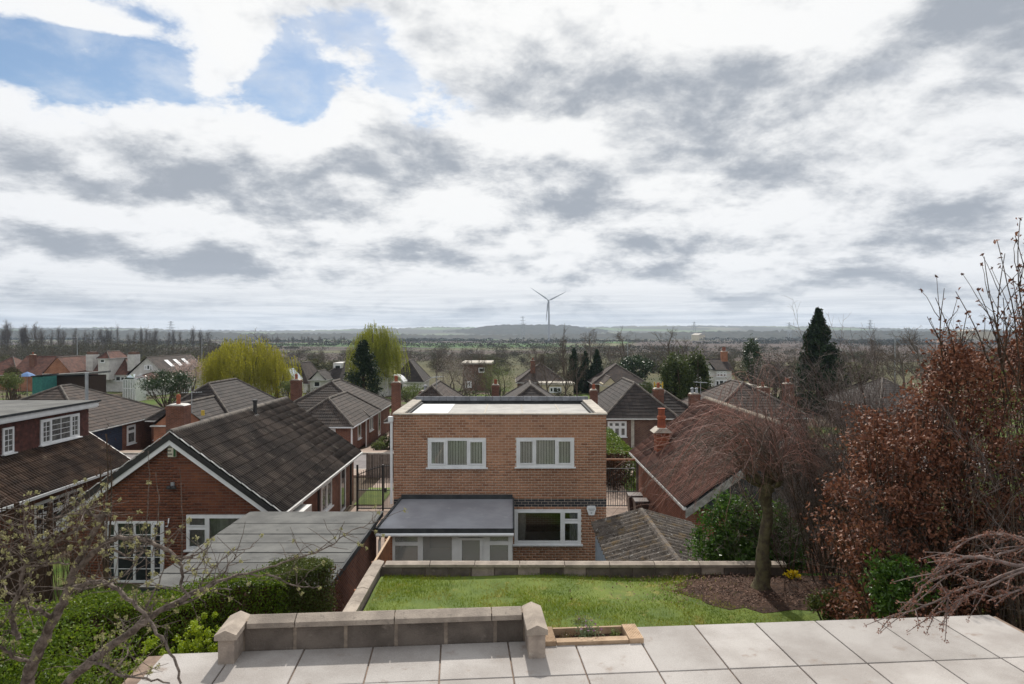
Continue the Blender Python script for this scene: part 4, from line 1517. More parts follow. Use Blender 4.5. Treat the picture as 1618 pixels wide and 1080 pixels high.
MB().box(HX0 + 0.1, HY1 - 0.30, -0.03, HX1 - 0.1, HY1 - 0.02, 0.16).build('back_parapet', felt_dark, fh)
xx = HX0 + 0.1
slate_tile = mat('slate_grey_tile', (0.16, 0.165, 0.18), (0.10, 0.105, 0.115), 3, 0.7, 0.3, 0.3, 40, 0.25)
while xx < HX1 - 0.15:
    MB().prism([(HY1 - 0.36, 0.10), (HY1 + 0.05, 0.10), (HY1 - 0.10, 0.255), (HY1 - 0.2, 0.255)], 'x', xx, min(xx + 0.3, HX1 - 0.1)).build('back_coping_tile', slate_tile, fh)
    xx += 0.312
# windows, glass, blinds
for i, (u0, u1, z0, z1) in enumerate(wins[:2]):
    wn, panes = window(fh, 'F', HY0, u0, u1, z0, z1, (0.32, 0.69, 1.0), pane=clear_glass, bar=0.085, sill=0.03)
    sm = MB().box(-0.041, -0.0015, -0.5, 0.041, 0.0015, 0.5).mesh('blind_slat')
    sm.materials.append(fabric)
    for a0, a1, b0, b1 in panes:
        k_ = a0 + 0.03
        while k_ < a1 + 0.02:
            o = bpy.data.objects.new('blind_slat', sm)
            COL.objects.link(o)
            o.parent = wn
            BASE[o.name] = BASE[fh.name]
            ang = R(24 if i == 0 else 15) + rs.uniform(-0.09, 0.09)
            o.matrix_local = T(k_ + 0.4, HY0 + 0.06 - 25.4, (b0 + b1) / 2 - G, 1, 1, b1 - b0 + 0.1, ang)
            k_ += 0.092
wn, panes = window(fh, 'F', HY0, *wins[2], (0.724, 1.0), {1: 0.66}, pane=clear_glass, bar=0.075, sill=0.07)
for u0, u1 in ((0.14, 0.46), (1.95, 2.27)):
    pts = []
    nw = 16
    mb = MB()
    for j in range(nw):
        ua, ub = u0 + (u1 - u0) * j / nw, u0 + (u1 - u0) * (j + 1) / nw
        da, db = 0.03 * math.sin(j * 1.9), 0.03 * math.sin((j + 1) * 1.9)
        mb.quad((ua, HY0 + 0.16 + da, -4.4), (ub, HY0 + 0.16 + db, -4.4), (ub, HY0 + 0.16 + db, -3.0), (ua, HY0 + 0.16 + da, -3.0))
    mb.build('curtain', net, wn)
MB().tube([(HX0 - 0.06, HY0 - 0.06, -0.1), (HX0 - 0.06, HY0 - 0.06, -2.9)], 0.045, 8).build('downpipe', white_pvc, fh)
MB().box(HX0 - 0.16, HY0 - 0.15, -0.14, HX0 - 0.005, HY0 + 0.03, 0.03).build('hopper', white_pvc, fh)
# lean-to
LY = 20.25
mb = MB()
mb.v = [(-3.98, LY - 0.12, -2.985), (0.03, LY - 0.12, -2.985), (0.03, HY0 - 0.004, -2.80), (-3.72, HY0 - 0.004, -2.80), (-3.98, LY - 0.12, -2.93), (0.03, LY - 0.12, -2.93), (0.03, HY0 - 0.004, -2.745), (-3.72, HY0 - 0.004, -2.745)]
mb.f = [(3, 2, 1, 0), (4, 5, 6, 7), (0, 1, 5, 4), (1, 2, 6, 5), (2, 3, 7, 6), (3, 0, 4, 7)]
lr = mb.build('lean_to_roof', rubber_roof, fh)
MB().box(-4.02, LY - 0.16, -3.065, 0.06, LY - 0.118, -2.925).build('eave_trim', felt_dark, lr)
MB().beam((-3.99, LY - 0.16, -2.93), (-3.735, HY0 - 0.01, -2.74), 0.07, 0.07).build('verge_trim', felt_dark, lr)
MB().beam((0.05, LY - 0.16, -2.93), (0.05, HY0 - 0.01, -2.74), 0.05, 0.06).build('verge_trim', felt_dark, lr)
MB().box(-3.72, HY0 - 0.06, -2.75, 0.02, HY0 - 0.012, -2.60).build('lead_flashing', felt_dark, lr)
MB().tube([(-4.0, LY - 0.2, -3.10), (0.05, LY - 0.2, -3.09)], 0.05, 8).build('gutter', white_pvc, lr)


def lx(x):
    return (x - CX) / F * LY


mb = MB()
zb_, zt_ = -5.2, -3.04
for a_, b_ in ((lx(620), lx(624)), (lx(660), lx(668)), (lx(714), lx(725)), (lx(763), lx(774)), (lx(803), lx(809))):
    mb.box(a_, LY, zb_, b_, LY + 0.08, zt_)
for a_, b_, c_, d_ in ((lx(624), lx(660), Z(862, LY), Z(856.5, LY)), (lx(774), lx(803), Z(861, LY), Z(855, LY)), (lx(624), lx(660), Z(846, LY), zt_), (lx(668), lx(714), Z(845, LY), zt_), (lx(725), lx(763), Z(848, LY), zt_), (lx(774), lx(803), Z(846, LY), zt_),
                       (lx(624), lx(660), -5.2, -4.35), (lx(668), lx(714), -5.2, -4.35), (lx(774), lx(803), -5.2, -4.35), (lx(725), lx(763), -5.2, -4.95)):
    mb.box(a_, LY + 0.004, c_, b_, LY + 0.076, d_)
mb.box(-3.72, LY + 0.1, -3.15, -3.66, HY0 - 0.005, -2.98)
mb.box(-3.72, LY + 0.1, -5.2, -3.66, HY0 - 0.005, -4.3)
mb.box(-0.06, LY + 0.09, -5.2, -0.002, HY0 - 0.04, -2.99)
lf = mb.build('lean_to_frame', white_pvc, fh)
for a_, b_, c_, d_ in ((lx(624), lx(660), -4.35, Z(862, LY)), (lx(624), lx(660), Z(856.5, LY), Z(846, LY)), (lx(668), lx(714), -4.35, Z(845, LY)), (lx(774), lx(803), -4.35, Z(861, LY)), (lx(774), lx(803), Z(855, LY), Z(846, LY))):
    MB().box(a_, LY + 0.03, c_, b_, LY + 0.042, d_).build('pane', brightened_glass, lf)
dr = MB()
a_, b_ = lx(725), lx(763)
dr.box(a_ + 0.004, LY - 0.02, -5.19, a_ + 0.09, LY + 0.06, Z(849, LY))
dr.box(b_ - 0.09, LY - 0.02, -5.19, b_ - 0.004, LY + 0.06, Z(849, LY))
dr.box(a_ + 0.091, LY - 0.02, Z(853, LY), b_ - 0.091, LY + 0.06, Z(849, LY))
dr.box(a_ + 0.091, LY - 0.02, -5.19, b_ - 0.091, LY + 0.06, -4.96)
dr = dr.build('lean_to_door', white_pvc, fh)
MB().box(a_ + 0.09, LY + 0.02, -4.96, b_ - 0.09, LY + 0.032, Z(853, LY)).build('pane', brightened_glass, dr)
MB().box(a_ + 0.03, LY - 0.05, -4.25, a_ + 0.06, LY - 0.021, -4.1).build('handle', steel, dr)
MB().box(-3.78, LY + 0.003, -5.2, lx(620), LY + 0.24, -3.1).build('brick_pier', brick_orange_wall, fh)
MB().box(-3.715, LY + 0.1, -4.3, -3.7, HY0 - 0.01, -3.15).build('side_pane', brightened_glass, lf)
MB().box(-3.66, LY + 0.09, -5.24, -0.06, HY0 - 0.04, -5.2).build('lean_to_floor', room_white, fh)
MB().tube([(-3.86, LY - 0.2, -3.13), (-3.92, LY - 0.04, -3.3), (-3.92, LY - 0.04, -5.2)], 0.04, 8).build('downpipe', white_pvc, fh)
fr_ = thing('wall_heater', 'grey wall heater seen through the lean-to window', 'heater', (-2.2, 22.9, -4.2))
mb = MB().box(-2.75, 22.82, -4.35, -1.95, 22.96, -3.98)
for i in range(5):
    mb.box(-2.72, 22.81, -4.33 + i * 0.07, -1.98, 22.82, -4.29 + i * 0.07)
mb.build('heater_body', paint_grey, fr_)


def alarm_box(label, face_pts, x, y, z, stripe=None):
    t = thing('alarm_box', label, 'alarm box', (x, y, z))
    MB().prism([(x + a_, z + b_) for a_, b_ in face_pts], 'y', y - 0.09, y).build('housing', white_pvc if not stripe else mat('yellowed_plastic', (0.56, 0.53, 0.42), (0.5, 0.47, 0.37), 5, 0.5, 0.3), t)
    dk = black_metal
    w = min(abs(face_pts[0][0]), 0.14)
    if stripe:
        for j, (zz_, ww) in enumerate(((0.13, 0.085), (0.02, 0.06), (-0.09, 0.085))):
            mb = MB()
            kx = -0.15
            while kx < -0.15 + ww * 2:
                mb.box(x + kx, y - 0.094, z + zz_ - 0.025, x + kx + 0.022, y - 0.0901, z + zz_ + 0.025)
                kx += 0.034
            mb.build('lettering', dk, t)
        MB().box(x + 0.05, y - 0.094, z - 0.17, x + 0.125, y - 0.0901, z + 0.19).build('green_stripe', mat('sign_green', (0.03, 0.09, 0.03), (0.025, 0.07, 0.025), 5, 0.5), t)
    else:
        mb = MB()
        kx = -0.10
        while kx < 0.10:
            mb.box(x + kx, y - 0.094, z + 0.03, x + kx + 0.012, y - 0.0901, z + 0.065)
            mb.box(x + kx * 0.7, y - 0.094, z - 0.015, x + kx * 0.7 + 0.01, y - 0.0901, z + 0.01)
            kx += 0.022
        mb.box(x - 0.025, y - 0.094, z - 0.10, x + 0.025, y - 0.0901, z - 0.06)
        mb.build('lettering', steel, t)
    return t


alarm_box('white tapered alarm box high on the tan brick wall beside the lower window', [(-0.16, 0.06), (-0.09, -0.16), (0.09, -0.16), (0.16, 0.06), (0.13, 0.14), (-0.13, 0.14)], X(934, 23), 22.985, Z(805, 23))

# ------------------------------------------------------------------ flat garage
gr_ = thing('garage', 'flat-roofed brick garage with grey felt roof beside the driveway', 'garage', (-6.1, 18, G))
MB().box(-8.05, 15.2, G - 0.1, -4.22, 21.25, -2.9).build('wall', brick_red_wall, gr_)
gr_roof = MB().box(-8.2, 15.05, -2.9, -4.1, 21.4, -2.78).build('roof_edge', felt_dark, gr_)
ys_ = [21.42, 20.07, 19.0, 18.2, 17.4, 16.65, 15.9, 15.03]
for i, (ya, yb) in enumerate(zip(ys_[:-1], ys_[1:])):
    mb = MB()
    zt = -2.765 + 0.004 * (i % 2)
    mb.v = [(-8.21, yb, -2.779), (-4.09, yb, -2.779), (-4.09, ya, -2.779), (-8.21, ya, -2.779), (-8.21, yb, zt + 0.016), (-4.09, yb, zt + 0.016), (-4.09, ya, zt), (-8.21, ya, zt)]
    mb.f = [(3, 2, 1, 0), (4, 5, 6, 7), (0, 1, 5, 4), (1, 2, 6, 5), (2, 3, 7, 6), (3, 0, 4, 7)]
    mb.build('felt_strip', felt_grey, gr_)
MB().beam((-4.07, 15.0, -2.83), (-4.07, 21.45, -2.83), 0.06, 0.14).build('edge_trim', felt_dark, gr_)

# ------------------------------------------------------------------ gabled bungalow on the left
gb = thing('gabled_bungalow', 'red brick bungalow with white bargeboards, its gable end facing the garden', 'bungalow', (-10.95, 27.5, G))
BX0, BX1, BY0, BY1, BR = -14.25, -7.65, 22.0, 33.0, -10.95
rz_, ez_ = -0.36, -2.92
sl_ = (rz_ - ez_) / 3.55
dw = (-12.75, -11.65, -5.2, -3.25)
gw = (X(295, 22), X(405, 22), Z(868, 22), Z(813, 22))
mb = MB()
MB().box(BX0, BY0 + 0.25, G - 0.1, BX1, BY1, ez_ + 0.02).build('wall', brick_red_wall, gb)
mb = MB()
holes = [gw, dw]
zr_ = sorted({G - 0.1, -5.2, gw[2], gw[3], -3.25, -2.95})
for za, zb in zip(zr_[:-1], zr_[1:]):
    zc = (za + zb) / 2
    cuts = sorted([(a_, b_) for a_, b_, c_, d_ in holes if c_ < zc < d_])
    u = BX0 + 0.004
    for a_, b_ in cuts:
        mb.box(u, BY0 + 0.006, za, a_, BY0 + 0.249, zb)
        u = b_
    mb.box(u, BY0 + 0.01, za, BX1 - 0.004, BY0 + 0.249, zb)
mb.prism([(BX0 + 0.004, -2.949), (BX1 - 0.004, -2.949), (BR, rz_ - 0.12)], 'y', BY0 + 0.01, BY0 + 0.2)
gwall = mb.build('gable_wall', mortar_dark, gb)
brickwork(gwall, 'F', BY0, BX0, BX1, G + 0.02, -0.58, holes, red_brick, 0.2235, 0.0893,
          clip=lambda z: (max(BX0, BR - (rz_ - 0.12 - z) / sl_), min(BX1, BR + (rz_ - 0.12 - z) / sl_)) if z < rz_ - 0.25 else None)
mb = MB()
for s in (1, -1):
    mb.v += []
    a_ = Vector((BR, 21.9, rz_ - 0.02))
    e_ = Vector((BR + s * 3.6, 21.9, ez_ - 0.055))
    n0 = len(mb.v)
    a2, e2 = a_ + Vector((0, 11.2, 0)), e_ + Vector((0, 11.2, 0))
    d_ = Vector((0, 0, -0.06))
    mb.v += [tuple(q_) for q_ in (a_, e_, e2, a2, a_ + d_, e_ + d_, e2 + d_, a2 + d_)]
    mb.f += [tuple(n0 + i for i in f_) for f_ in ((0, 1, 2, 3), (7, 6, 5, 4), (0, 4, 5, 1), (1, 5, 6, 2), (2, 6, 7, 3))]
roof_gb = mb.build('roof', felt_dark, gb)
tile_slope(roof_gb, 'R', BR, rz_, BR + 3.6, ez_ - 0.035, 21.88, 33.12, tile_grey, seed=3)
mb = MB()
slope(mb, (BR - 3.6, 33.1, ez_ - 0.04), (BR - 3.6, 21.88, ez_ - 0.04), (BR, 21.88, rz_), (BR, 33.1, rz_))
mb.build('far_slope', roof_grey, roof_gb)
ridge_tiles(roof_gb, BR, rz_ + 0.0, 21.86, 33.14, ridge_stone)
for s in (1, -1):
    top = Vector((BR, 21.86, rz_ - 0.02))
    bot = Vector((BR + s * 3.62, 21.86, ez_ - 0.075))
    dn = Vector((0, 0, -1))
    nb_ = MB()
    for o_, h_, y0_, y1_, nm, m_ in ((0.0, 0.2, 21.80, 21.90, 'verge', black_metal), (0.201, 0.17, 21.83, 21.93, 'bargeboard', white_pvc)):
        mb = MB()
        pr = [(top.x, top.z - o_), (bot.x, bot.z - o_), (bot.x, bot.z - o_ - h_), (top.x, top.z - o_ - h_)]
        mb.prism(pr, 'y', y0_, y1_)
        mb.build(nm, m_, gb)
    # small mortar-bedded undercloak line along the verge
    mb = MB()
    for j in range(11):
        t0, t1 = j / 11, (j + 0.93) / 11
        p0, p1 = top.lerp(bot, t0) + Vector((0, 0.0, 0.075)), top.lerp(bot, t1) + Vector((0, 0.0, 0.05))
        mb.beam(p0, p1, 0.06, 0.022)
    mb.build('verge_mortar', old_white, gb)
MB().beam((BX1 + 0.37, 21.9, ez_ - 0.06), (BX1 + 0.37, 33.1, ez_ - 0.06), 0.11, 0.09).build('gutter', old_white, gb)
MB().box(BX1 - 0.28, 21.95, ez_ - 0.42, BX1 + 0.22, 22.05, ez_ - 0.15).build('bargeboard_foot', white_pvc, gb)
wn, panes = window(gb, 'F', BY0, *gw, (0.30, 1.0), {0: 0.64}, pane=clear_glass, bar=0.07, sill=0.06)
k_ = gw[0] + 0.05
mb = MB()
rsl = random.Random(5)
while k_ < gw[1] - 0.05:
    w_ = 0.088
    aa = rsl.uniform(-0.02, 0.02)
    mb.quad((k_, BY0 + 0.09 - 0.02, gw[2]), (k_ + w_, BY0 + 0.09 + 0.025 + aa, gw[2]), (k_ + w_, BY0 + 0.09 + 0.025 + aa, gw[3]), (k_, BY0 + 0.09 - 0.02, gw[3]))
    k_ += 0.09
mb.build('curtain', mat('grey_curtain', (0.42, 0.42, 0.40), (0.32, 0.32, 0.31), 6, 0.9, 0.1, piece=0.2), wn)
# french doors with side lights
fd, _p = window(gb, 'F', BY0, dw[0] - 0.35, dw[1] + 0.45, -5.2, -3.22, (0.2, 0.5, 0.8, 1.0), pane=dark_pane, bar=0.075, sill=0, georgian=(1, 5))
fd.name = 'french_door'
# side wall features
window(gb, 'R', BX1, 24.2, 24.9, -4.7, -3.35, (1.0,), {0: 0.6}, bar=0.07)
window(gb, 'R', BX1, 27.3, 28.9, -4.45, -3.3, (0.5, 1.0), bar=0.07, pane=curtain_pane)
window(gb, 'R', BX1, 30.4, 31.3, -5.2, -3.25, (1.0,), bar=0.09, sill=0.0)
MB().tube([(BX1 + 0.3, 26.6, -3.05), (BX1 + 0.12, 26.6, -3.3), (BX1 + 0.12, 26.6, -5.2)], 0.05, 8).build('downpipe', black_metal, gb)
MB().tube([(BX1 + 0.3, 31.9, -3.05), (BX1 + 0.12, 31.9, -3.3), (BX1 + 0.12, 31.9, -5.2)], 0.05, 8).build('downpipe', black_metal, gb)
MB().box(BX1 - 0.05, 23.0, -4.6, BX1 + 0.6, 24.05, -3.2).build('glazed_porch', old_white, gb)
vp = P(403, 668, 28.0)
pz = rz_ - abs(-9.0 - BR) * sl_
vt = thing('vent_pipe', 'black roof vent pipe with lead flashing standing on the tiled slope', 'vent pipe', (X(403, 28.3), 28.3, rz_ - (X(403, 28.3) - BR) * sl_))
vx, vy, vz = vt.location
MB().tube([(vx, vy, vz - 0.1), (vx, vy, vz + 0.55)], 0.075, 10).build('pipe', black_metal, vt)
MB().tube([(vx, vy, vz + 0.551), (vx, vy, vz + 0.64)], 0.10, 10).build('cowl', black_metal, vt)
fl_ = MB()
fl_.v = [tuple(Vector((vx + a_, vy + b_, vz - a_ * sl_ + 0.075 + c_))) for c_ in (0, 0.012) for a_, b_ in ((-0.22, -0.2), (0.33, -0.2), (0.33, 0.2), (-0.22, 0.2))]
fl_.f = [(3, 2, 1, 0), (4, 5, 6, 7), (0, 1, 5, 4), (1, 2, 6, 5), (2, 3, 7, 6), (3, 0, 4, 7)]
fl_.build('flashing', steel, vt)
alarm_box('cream alarm box with green stripe just under the gable apex', [(-0.13, 0.2), (-0.13, -0.18), (0.13, -0.18), (0.13, 0.2)], X(274, 22), 21.985, Z(712, 22), True)
lp = thing('wall_lamp', 'small black twin floodlight fixed mid-height on the brick gable', 'wall lamp', (X(274, 22), 21.9, Z(766, 22)))
lx_, _, lz_ = lp.location
MB().box(lx_ - 0.05, 21.92, lz_ - 0.02, lx_ + 0.05, 21.985, lz_ + 0.1).build('bracket', steel, lp)
for s in (-1, 1):
    MB().lathe((lx_ + s * 0.075, 21.86, lz_ - 0.09), [(0.085, 0), (0.08, 0.05), (0.04, 0.1)], 10).build('lamp_head', black_metal, lp)
hk = thing('wall_hook', 'small white curved bracket on the gable between door and window', 'bracket', (X(266, 22), 21.95, Z(825, 22)))
hx_, _, hz_ = hk.location
MB().tube([(hx_ - 0.06, 21.97, hz_ - 0.12), (hx_ + 0.02, 21.9, hz_ - 0.10), (hx_ + 0.05, 21.9, hz_), (hx_ + 0.03, 21.97, hz_ + 0.14)], 0.02, 6).build('hook', white_pvc, hk)

# ------------------------------------------------------------------ house with the big dormer, far left
dh = thing('dormer_house', 'brown-tiled house with red tile-hung dormer and white windows at far left', 'house', (-20.3, 25, G))
DX = -16.8
dr_, de_ = -0.55, -2.93
dsl = 0.66
MB().box(-24.0, 19.5, G - 0.1, DX - 0.35, 30.2, de_ + 0.1).build('wall', brick_red_wall, dh)
XR = DX - (dr_ - de_) / dsl
mb = MB()
mb.prism([(DX - 0.02, de_ - 0.05), (XR, dr_ - 0.04), (2 * XR - DX, de_ - 0.05)], 'y', 19.3, 30.28)
rf = mb.build('roof', felt_dark, dh)
tile_slope(rf, 'R', XR, dr_, DX, de_, 19.3, 30.3, tile_brown, top=0.54, seed=5)
MB().beam((DX + 0.05, 19.3, de_ - 0.03), (DX + 0.05, 30.3, de_ - 0.03), 0.12, 0.1).build('gutter', white_pvc, dh)
mb = MB()
for j in range(9):
    t0, t1 = j / 9, (j + 0.93) / 9
    a_, b_ = Vector((DX, 30.3, de_ + 0.06)), Vector((XR, 30.3, dr_ + 0.06))
    mb.beam(a_.lerp(b_, t0), a_.lerp(b_, t1), 0.06, 0.04)
mb.build('verge_mortar', old_white, dh)
FXX = -18.6
dt = MB().box(-24.4, 20.0, -2.3, FXX - 0.04, 30.0, -0.45).build('dormer', hung_tile, dh)
mb = MB()
z = -1.78
while z < -0.52:
    for j in range(61):
        y_ = 19.95 + j * 0.165 + (0.08 if int(round(z / 0.115)) % 2 else 0)
        if y_ < 30.0:
            y2_ = min(y_ + 0.16, 30.02)
            n0 = len(mb.v)
            o_ = rs.uniform(0, 0.006)
            mb.v += [(FXX + o_, y_, z), (FXX + o_, y2_, z), (FXX - 0.03, y2_, z + 0.16), (FXX - 0.03, y_, z + 0.16), (FXX - 0.035, y_, z), (FXX - 0.035, y2_, z)]
            mb.f += [(n0, n0 + 1, n0 + 2, n0 + 3), (n0 + 4, n0 + 5, n0 + 1, n0)]
    z += 0.115
mb.build('hung_tiling', hung_tile, dt, 'stuff')
MB().box(-24.8, 19.6, -0.45, FXX + 0.22, 30.3, -0.40).build('soffit', white_pvc, dt)
MB().box(FXX + 0.18, 19.6, -0.40, FXX + 0.25, 30.32, -0.22).build('fascia', white_pvc, dt)
MB().box(-24.8, 30.22, -0.40, FXX + 0.178, 30.32, -0.22).build('fascia', white_pvc, dt)
MB().box(-24.8, 19.6, -0.219, FXX + 0.245, 30.38, -0.16).build('flat_roof', felt_grey, dt)
MB().box(FXX + 0.25, 19.6, -0.215, FXX + 0.32, 30.4, -0.13).build('roof_edge', felt_dark, dt)
for ya, yb, cols, zz0, zz1 in ((26.9, 29.3, (0.25, 0.76, 1.0), -1.60, -0.60), (24.9, 25.45, (1.0,), -1.60, -0.65)):
    wn, panes = window(dt, 'R', FXX + 0.02, ya, yb, zz0, zz1, cols, bar=0.075, sill=0.08, pane=curtain_pane, georgian=(2, 4))
MB().box(FXX - 0.02, 20.0, -1.86, FXX + 0.10, 30.0, -1.79).build('lead_apron', steel, dt)
for ya, yb in ((24.5, 27.2),):
    window(dh, 'R', DX - 0.35, ya, yb, -4.6, -3.3, (0.33, 0.66, 1.0), {0: 0.62, 1: 0.62, 2: 0.62}, bar=0.07, sill=0.08, pane=dark_pane, georgian=(2, 2))

# ------------------------------------------------------------------ bungalow on the right
rbh = thing('gabled_bungalow', 'bungalow with red-brown tiled slope half hidden by weeping twigs at right', 'bungalow', (9.4, 27.8, G))
RX0, RX1, RRX = 6.0, 12.8, 9.4
MB().box(RX0 + 0.02, 22.9, G - 0.1, RX1, 33, ez_).build('wall', brick_warm_wall, rbh)
mb = MB()
mb.prism([(RX0 + 0.02, ez_ - 0.02), (RX1, ez_ - 0.02), (RRX, rz_ - 0.14)], 'y', 22.905, 23.1)
mb.build('gable_wall', brick_brown_wall, rbh)
mb = MB()
mb.prism([(RX0 - 0.24, ez_ - 0.06), (RRX, rz_ - 0.04), (RX1 + 0.24, ez_ - 0.06)], 'y', 22.62, 33.1)
rf = mb.build('roof', felt_dark, rbh)
tile_slope(rf, 'L', RRX, rz_, RX0 - 0.25, ez_ - 0.035, 22.6, 33.12, tile_redbrown, seed=8)
mb = MB()
slope(mb, (RX1 + 0.25, 22.6, ez_ - 0.04), (RX1 + 0.25, 33.1, ez_ - 0.04), (RRX, 33.1, rz_), (RRX, 22.6, rz_))
mb.build('far_slope', roof_red, rf)
ridge_tiles(rf, RRX, rz_, 22.6, 33.14, mat('lichened_ridge', (0.24, 0.20, 0.16), (0.14, 0.115, 0.09), 4, 0.9, 0.2, 0.4, 30, 0.2))
for s in (1, -1):
    pr = [(RRX, rz_ - 0.05), (RRX + s * 3.66, ez_ - 0.10), (RRX + s * 3.66, ez_ - 0.36), (RRX, rz_ - 0.31)]
    MB().prism(pr, 'y', 22.52, 22.61).build('bargeboard', barge_grey, rbh)
MB().beam((RX0 - 0.28, 22.6, ez_ - 0.07), (RX0 - 0.28, 33.1, ez_ - 0.07), 0.11, 0.09).build('gutter', old_white, rbh)
ch = MB().box(6.38, 30.0, -3.0, 6.9, 30.6, -1.55).build('chimney', brick_orange_wall, rbh)
mb = MB()
for i in range(8):
    mb.box(6.36, 29.98, -2.9 + i * 0.17, 6.92, 30.62, -2.9 + i * 0.17 + 0.085)
mb.build('brick_course', mat('chimney_brick', (0.26, 0.085, 0.05), (0.2, 0.07, 0.042), 6, 0.9, 0.2, 0.3, 40, 0.2), ch)
MB().prism([(6.2, -1.55), (7.05, -1.55), (6.82, -1.36), (6.44, -1.36)], 'y', 29.85, 30.75).build('flaunching', concrete, ch)
MB().lathe((6.63, 30.3, -1.37), [(0.2, 0), (0.17, 0.35), (0.2, 0.4), (0.2, 0.5), (0.15, 0.55), (0.15, 0.8), (0.18, 0.86)], 12).build('chimney_pot', terracotta, ch)

# ------------------------------------------------------------------ corrugated shed
sh_ = thing('corrugated_shed', 'shed with mossy corrugated pitched roof behind the lawn wall', 'shed', (4.1, 18.2, G))
SX0, SX1, SRX, SRZ, SEZ = 2.5, 5.7, 4.08, -2.78, -3.2
MB().box(SX0 + 0.14, 14.9, G - 0.1, SX1 - 0.14, 21.45, SEZ - 0.02).build('wall', paint_grey, sh_)
y = 15.0
while y < 21.3:
    MB().box(SX0 + 0.105, y, G, SX0 + 0.138, y + 0.14, SEZ - 0.03).build('board', paint_grey, sh_)
    y += 0.155
MB().prism([(SX0 + 0.14, SEZ - 0.019), (SX1 - 0.14, SEZ - 0.019), (SRX, SRZ - 0.06)], 'y', 21.3, 21.44).build('gable', paint_grey, sh_)
MB().prism([(SX0 + 0.14, SEZ - 0.019), (SX1 - 0.14, SEZ - 0.019), (SRX, SRZ - 0.06)], 'y', 14.9, 15.0).build('gable', paint_grey, sh_)


def mossmat():
    m, q, bs, out = newmat('mossy_corrugated_sheet')
    pos = q.new('ShaderNodeNewGeometry').outputs['Position']
    col = q.mix(q.step(q.noise(pos, 3.0, 6.0, 0.65), 0.35, 0.65), (0.06, 0.047, 0.038), (0.125, 0.105, 0.088))
    col = q.mix(q.step(q.noise(q.vmath('ADD', pos, (4, 2, 1)), 9.0, 6.0, 0.7), 0.52, 0.62), col, (0.03, 0.022, 0.015))
    col = q.mix(q.step(q.noise(q.vmath('ADD', pos, (9, 1, 5)), 14.0, 5.0, 0.75), 0.60, 0.66), col, (0.40, 0.39, 0.36))
    y = q.sep(pos)[1]
    col = q.mix(q.math('MULTIPLY', q.step(q.noise(q.vmath('ADD', pos, (2, 6, 3)), 2.4, 5.0, 0.7), 0.5, 0.66), 0.75), col, (0.14, 0.09, 0.035))
    q.put(bs.inputs['Base Color'], col)
    bs.inputs['Roughness'].default_value = 0.95
    bump(q, bs, q.noise(pos, 25, 6.0, 0.7), 0.9, 0.03)
    return m


moss = mossmat()
for s, xe in ((-1, SX0), (1, SX1)):
    y = 14.8
    j = 0
    while y < 21.55:
        y1 = min(y + 1.03, 21.62)
        mb = MB()
        nW = 24
        zo = rs.uniform(0, 0.012)
        for i in range(nW + 1):
            yy = y + (y1 - y) * i / nW
            h = 0.05 * math.cos(2 * math.pi * (yy - 14.8) / 0.342)
            mb.v += [(xe, yy, SEZ + h + zo), (SRX, yy, SRZ + h + zo + 0.02)]
        for i in range(nW):
            a_ = 2 * i
            mb.f.append((a_, a_ + 2, a_ + 3, a_ + 1) if s < 0 else (a_ + 1, a_ + 3, a_ + 2, a_))
        o = mb.build('roof_sheet', moss, sh_)
        md = o.modifiers.new('thick', 'SOLIDIFY')
        md.thickness = 0.012
        y += 1.026
        j += 1
y = 14.8
while y < 21.5:
    MB().prism([(SRX - 0.1, SRZ + 0.005), (SRX + 0.1, SRZ + 0.005), (SRX + 0.05, SRZ + 0.085), (SRX - 0.05, SRZ + 0.085)], 'y', y, min(y + 0.9, 21.6)).build('ridge_piece', moss, sh_)
    y += 0.91

# ------------------------------------------------------------------ second row across the street
def pxhouse(*a, **k):
    return house(*a, **k)


t, rf = house('bungalow across the street with projecting hipped wing, left of the flat-roofed house', -18.6, -11.3, 53, 63, -3.65, -1.25, 'y', True, True, roof_grey, brick_red_wall)
MB().box(-15.4, 47.6, gz(47) - 0.3, -11.3, 52.99, -3.702).build('wing_wall', brick_red_wall, t)
roof(t, -15.4, -11.3, 47.6, 57, -3.68, -1.95, 'y', True, True, roof_grey, gutter=white_pvc, name='wing_roof')
window(t, 'F', 47.6, -14.6, -12.3, -5.0, -3.85, (0.33, 0.66, 1.0), {0: 0.65, 1: 0.65, 2: 0.65}, bar=0.09, pane=curtain_pane)
window(t, 'R', -11.3, 50, 51.0, -5.0, -3.9, (1.0,), bar=0.09)
window(t, 'R', -11.3, 54, 55.4, -5.0, -3.9, (0.5, 1.0), bar=0.09)
window(t, 'R', -11.3, 57.6, 58.6, -5.9, -3.9, (1.0,), bar=0.09, sill=0)
MB().tube([(-11.15, 47.5, -3.7), (-11.15, 47.5, -5.9)], 0.06, 6).build('downpipe', white_pvc, t)
MB().tube([(-11.15, 52.2, -3.7), (-11.15, 52.2, -5.9)], 0.06, 6).build('downpipe', white_pvc, t)
chimney(rf, -18.0, 57, -3.2, Z(600, 57), 0.75, 0.75)

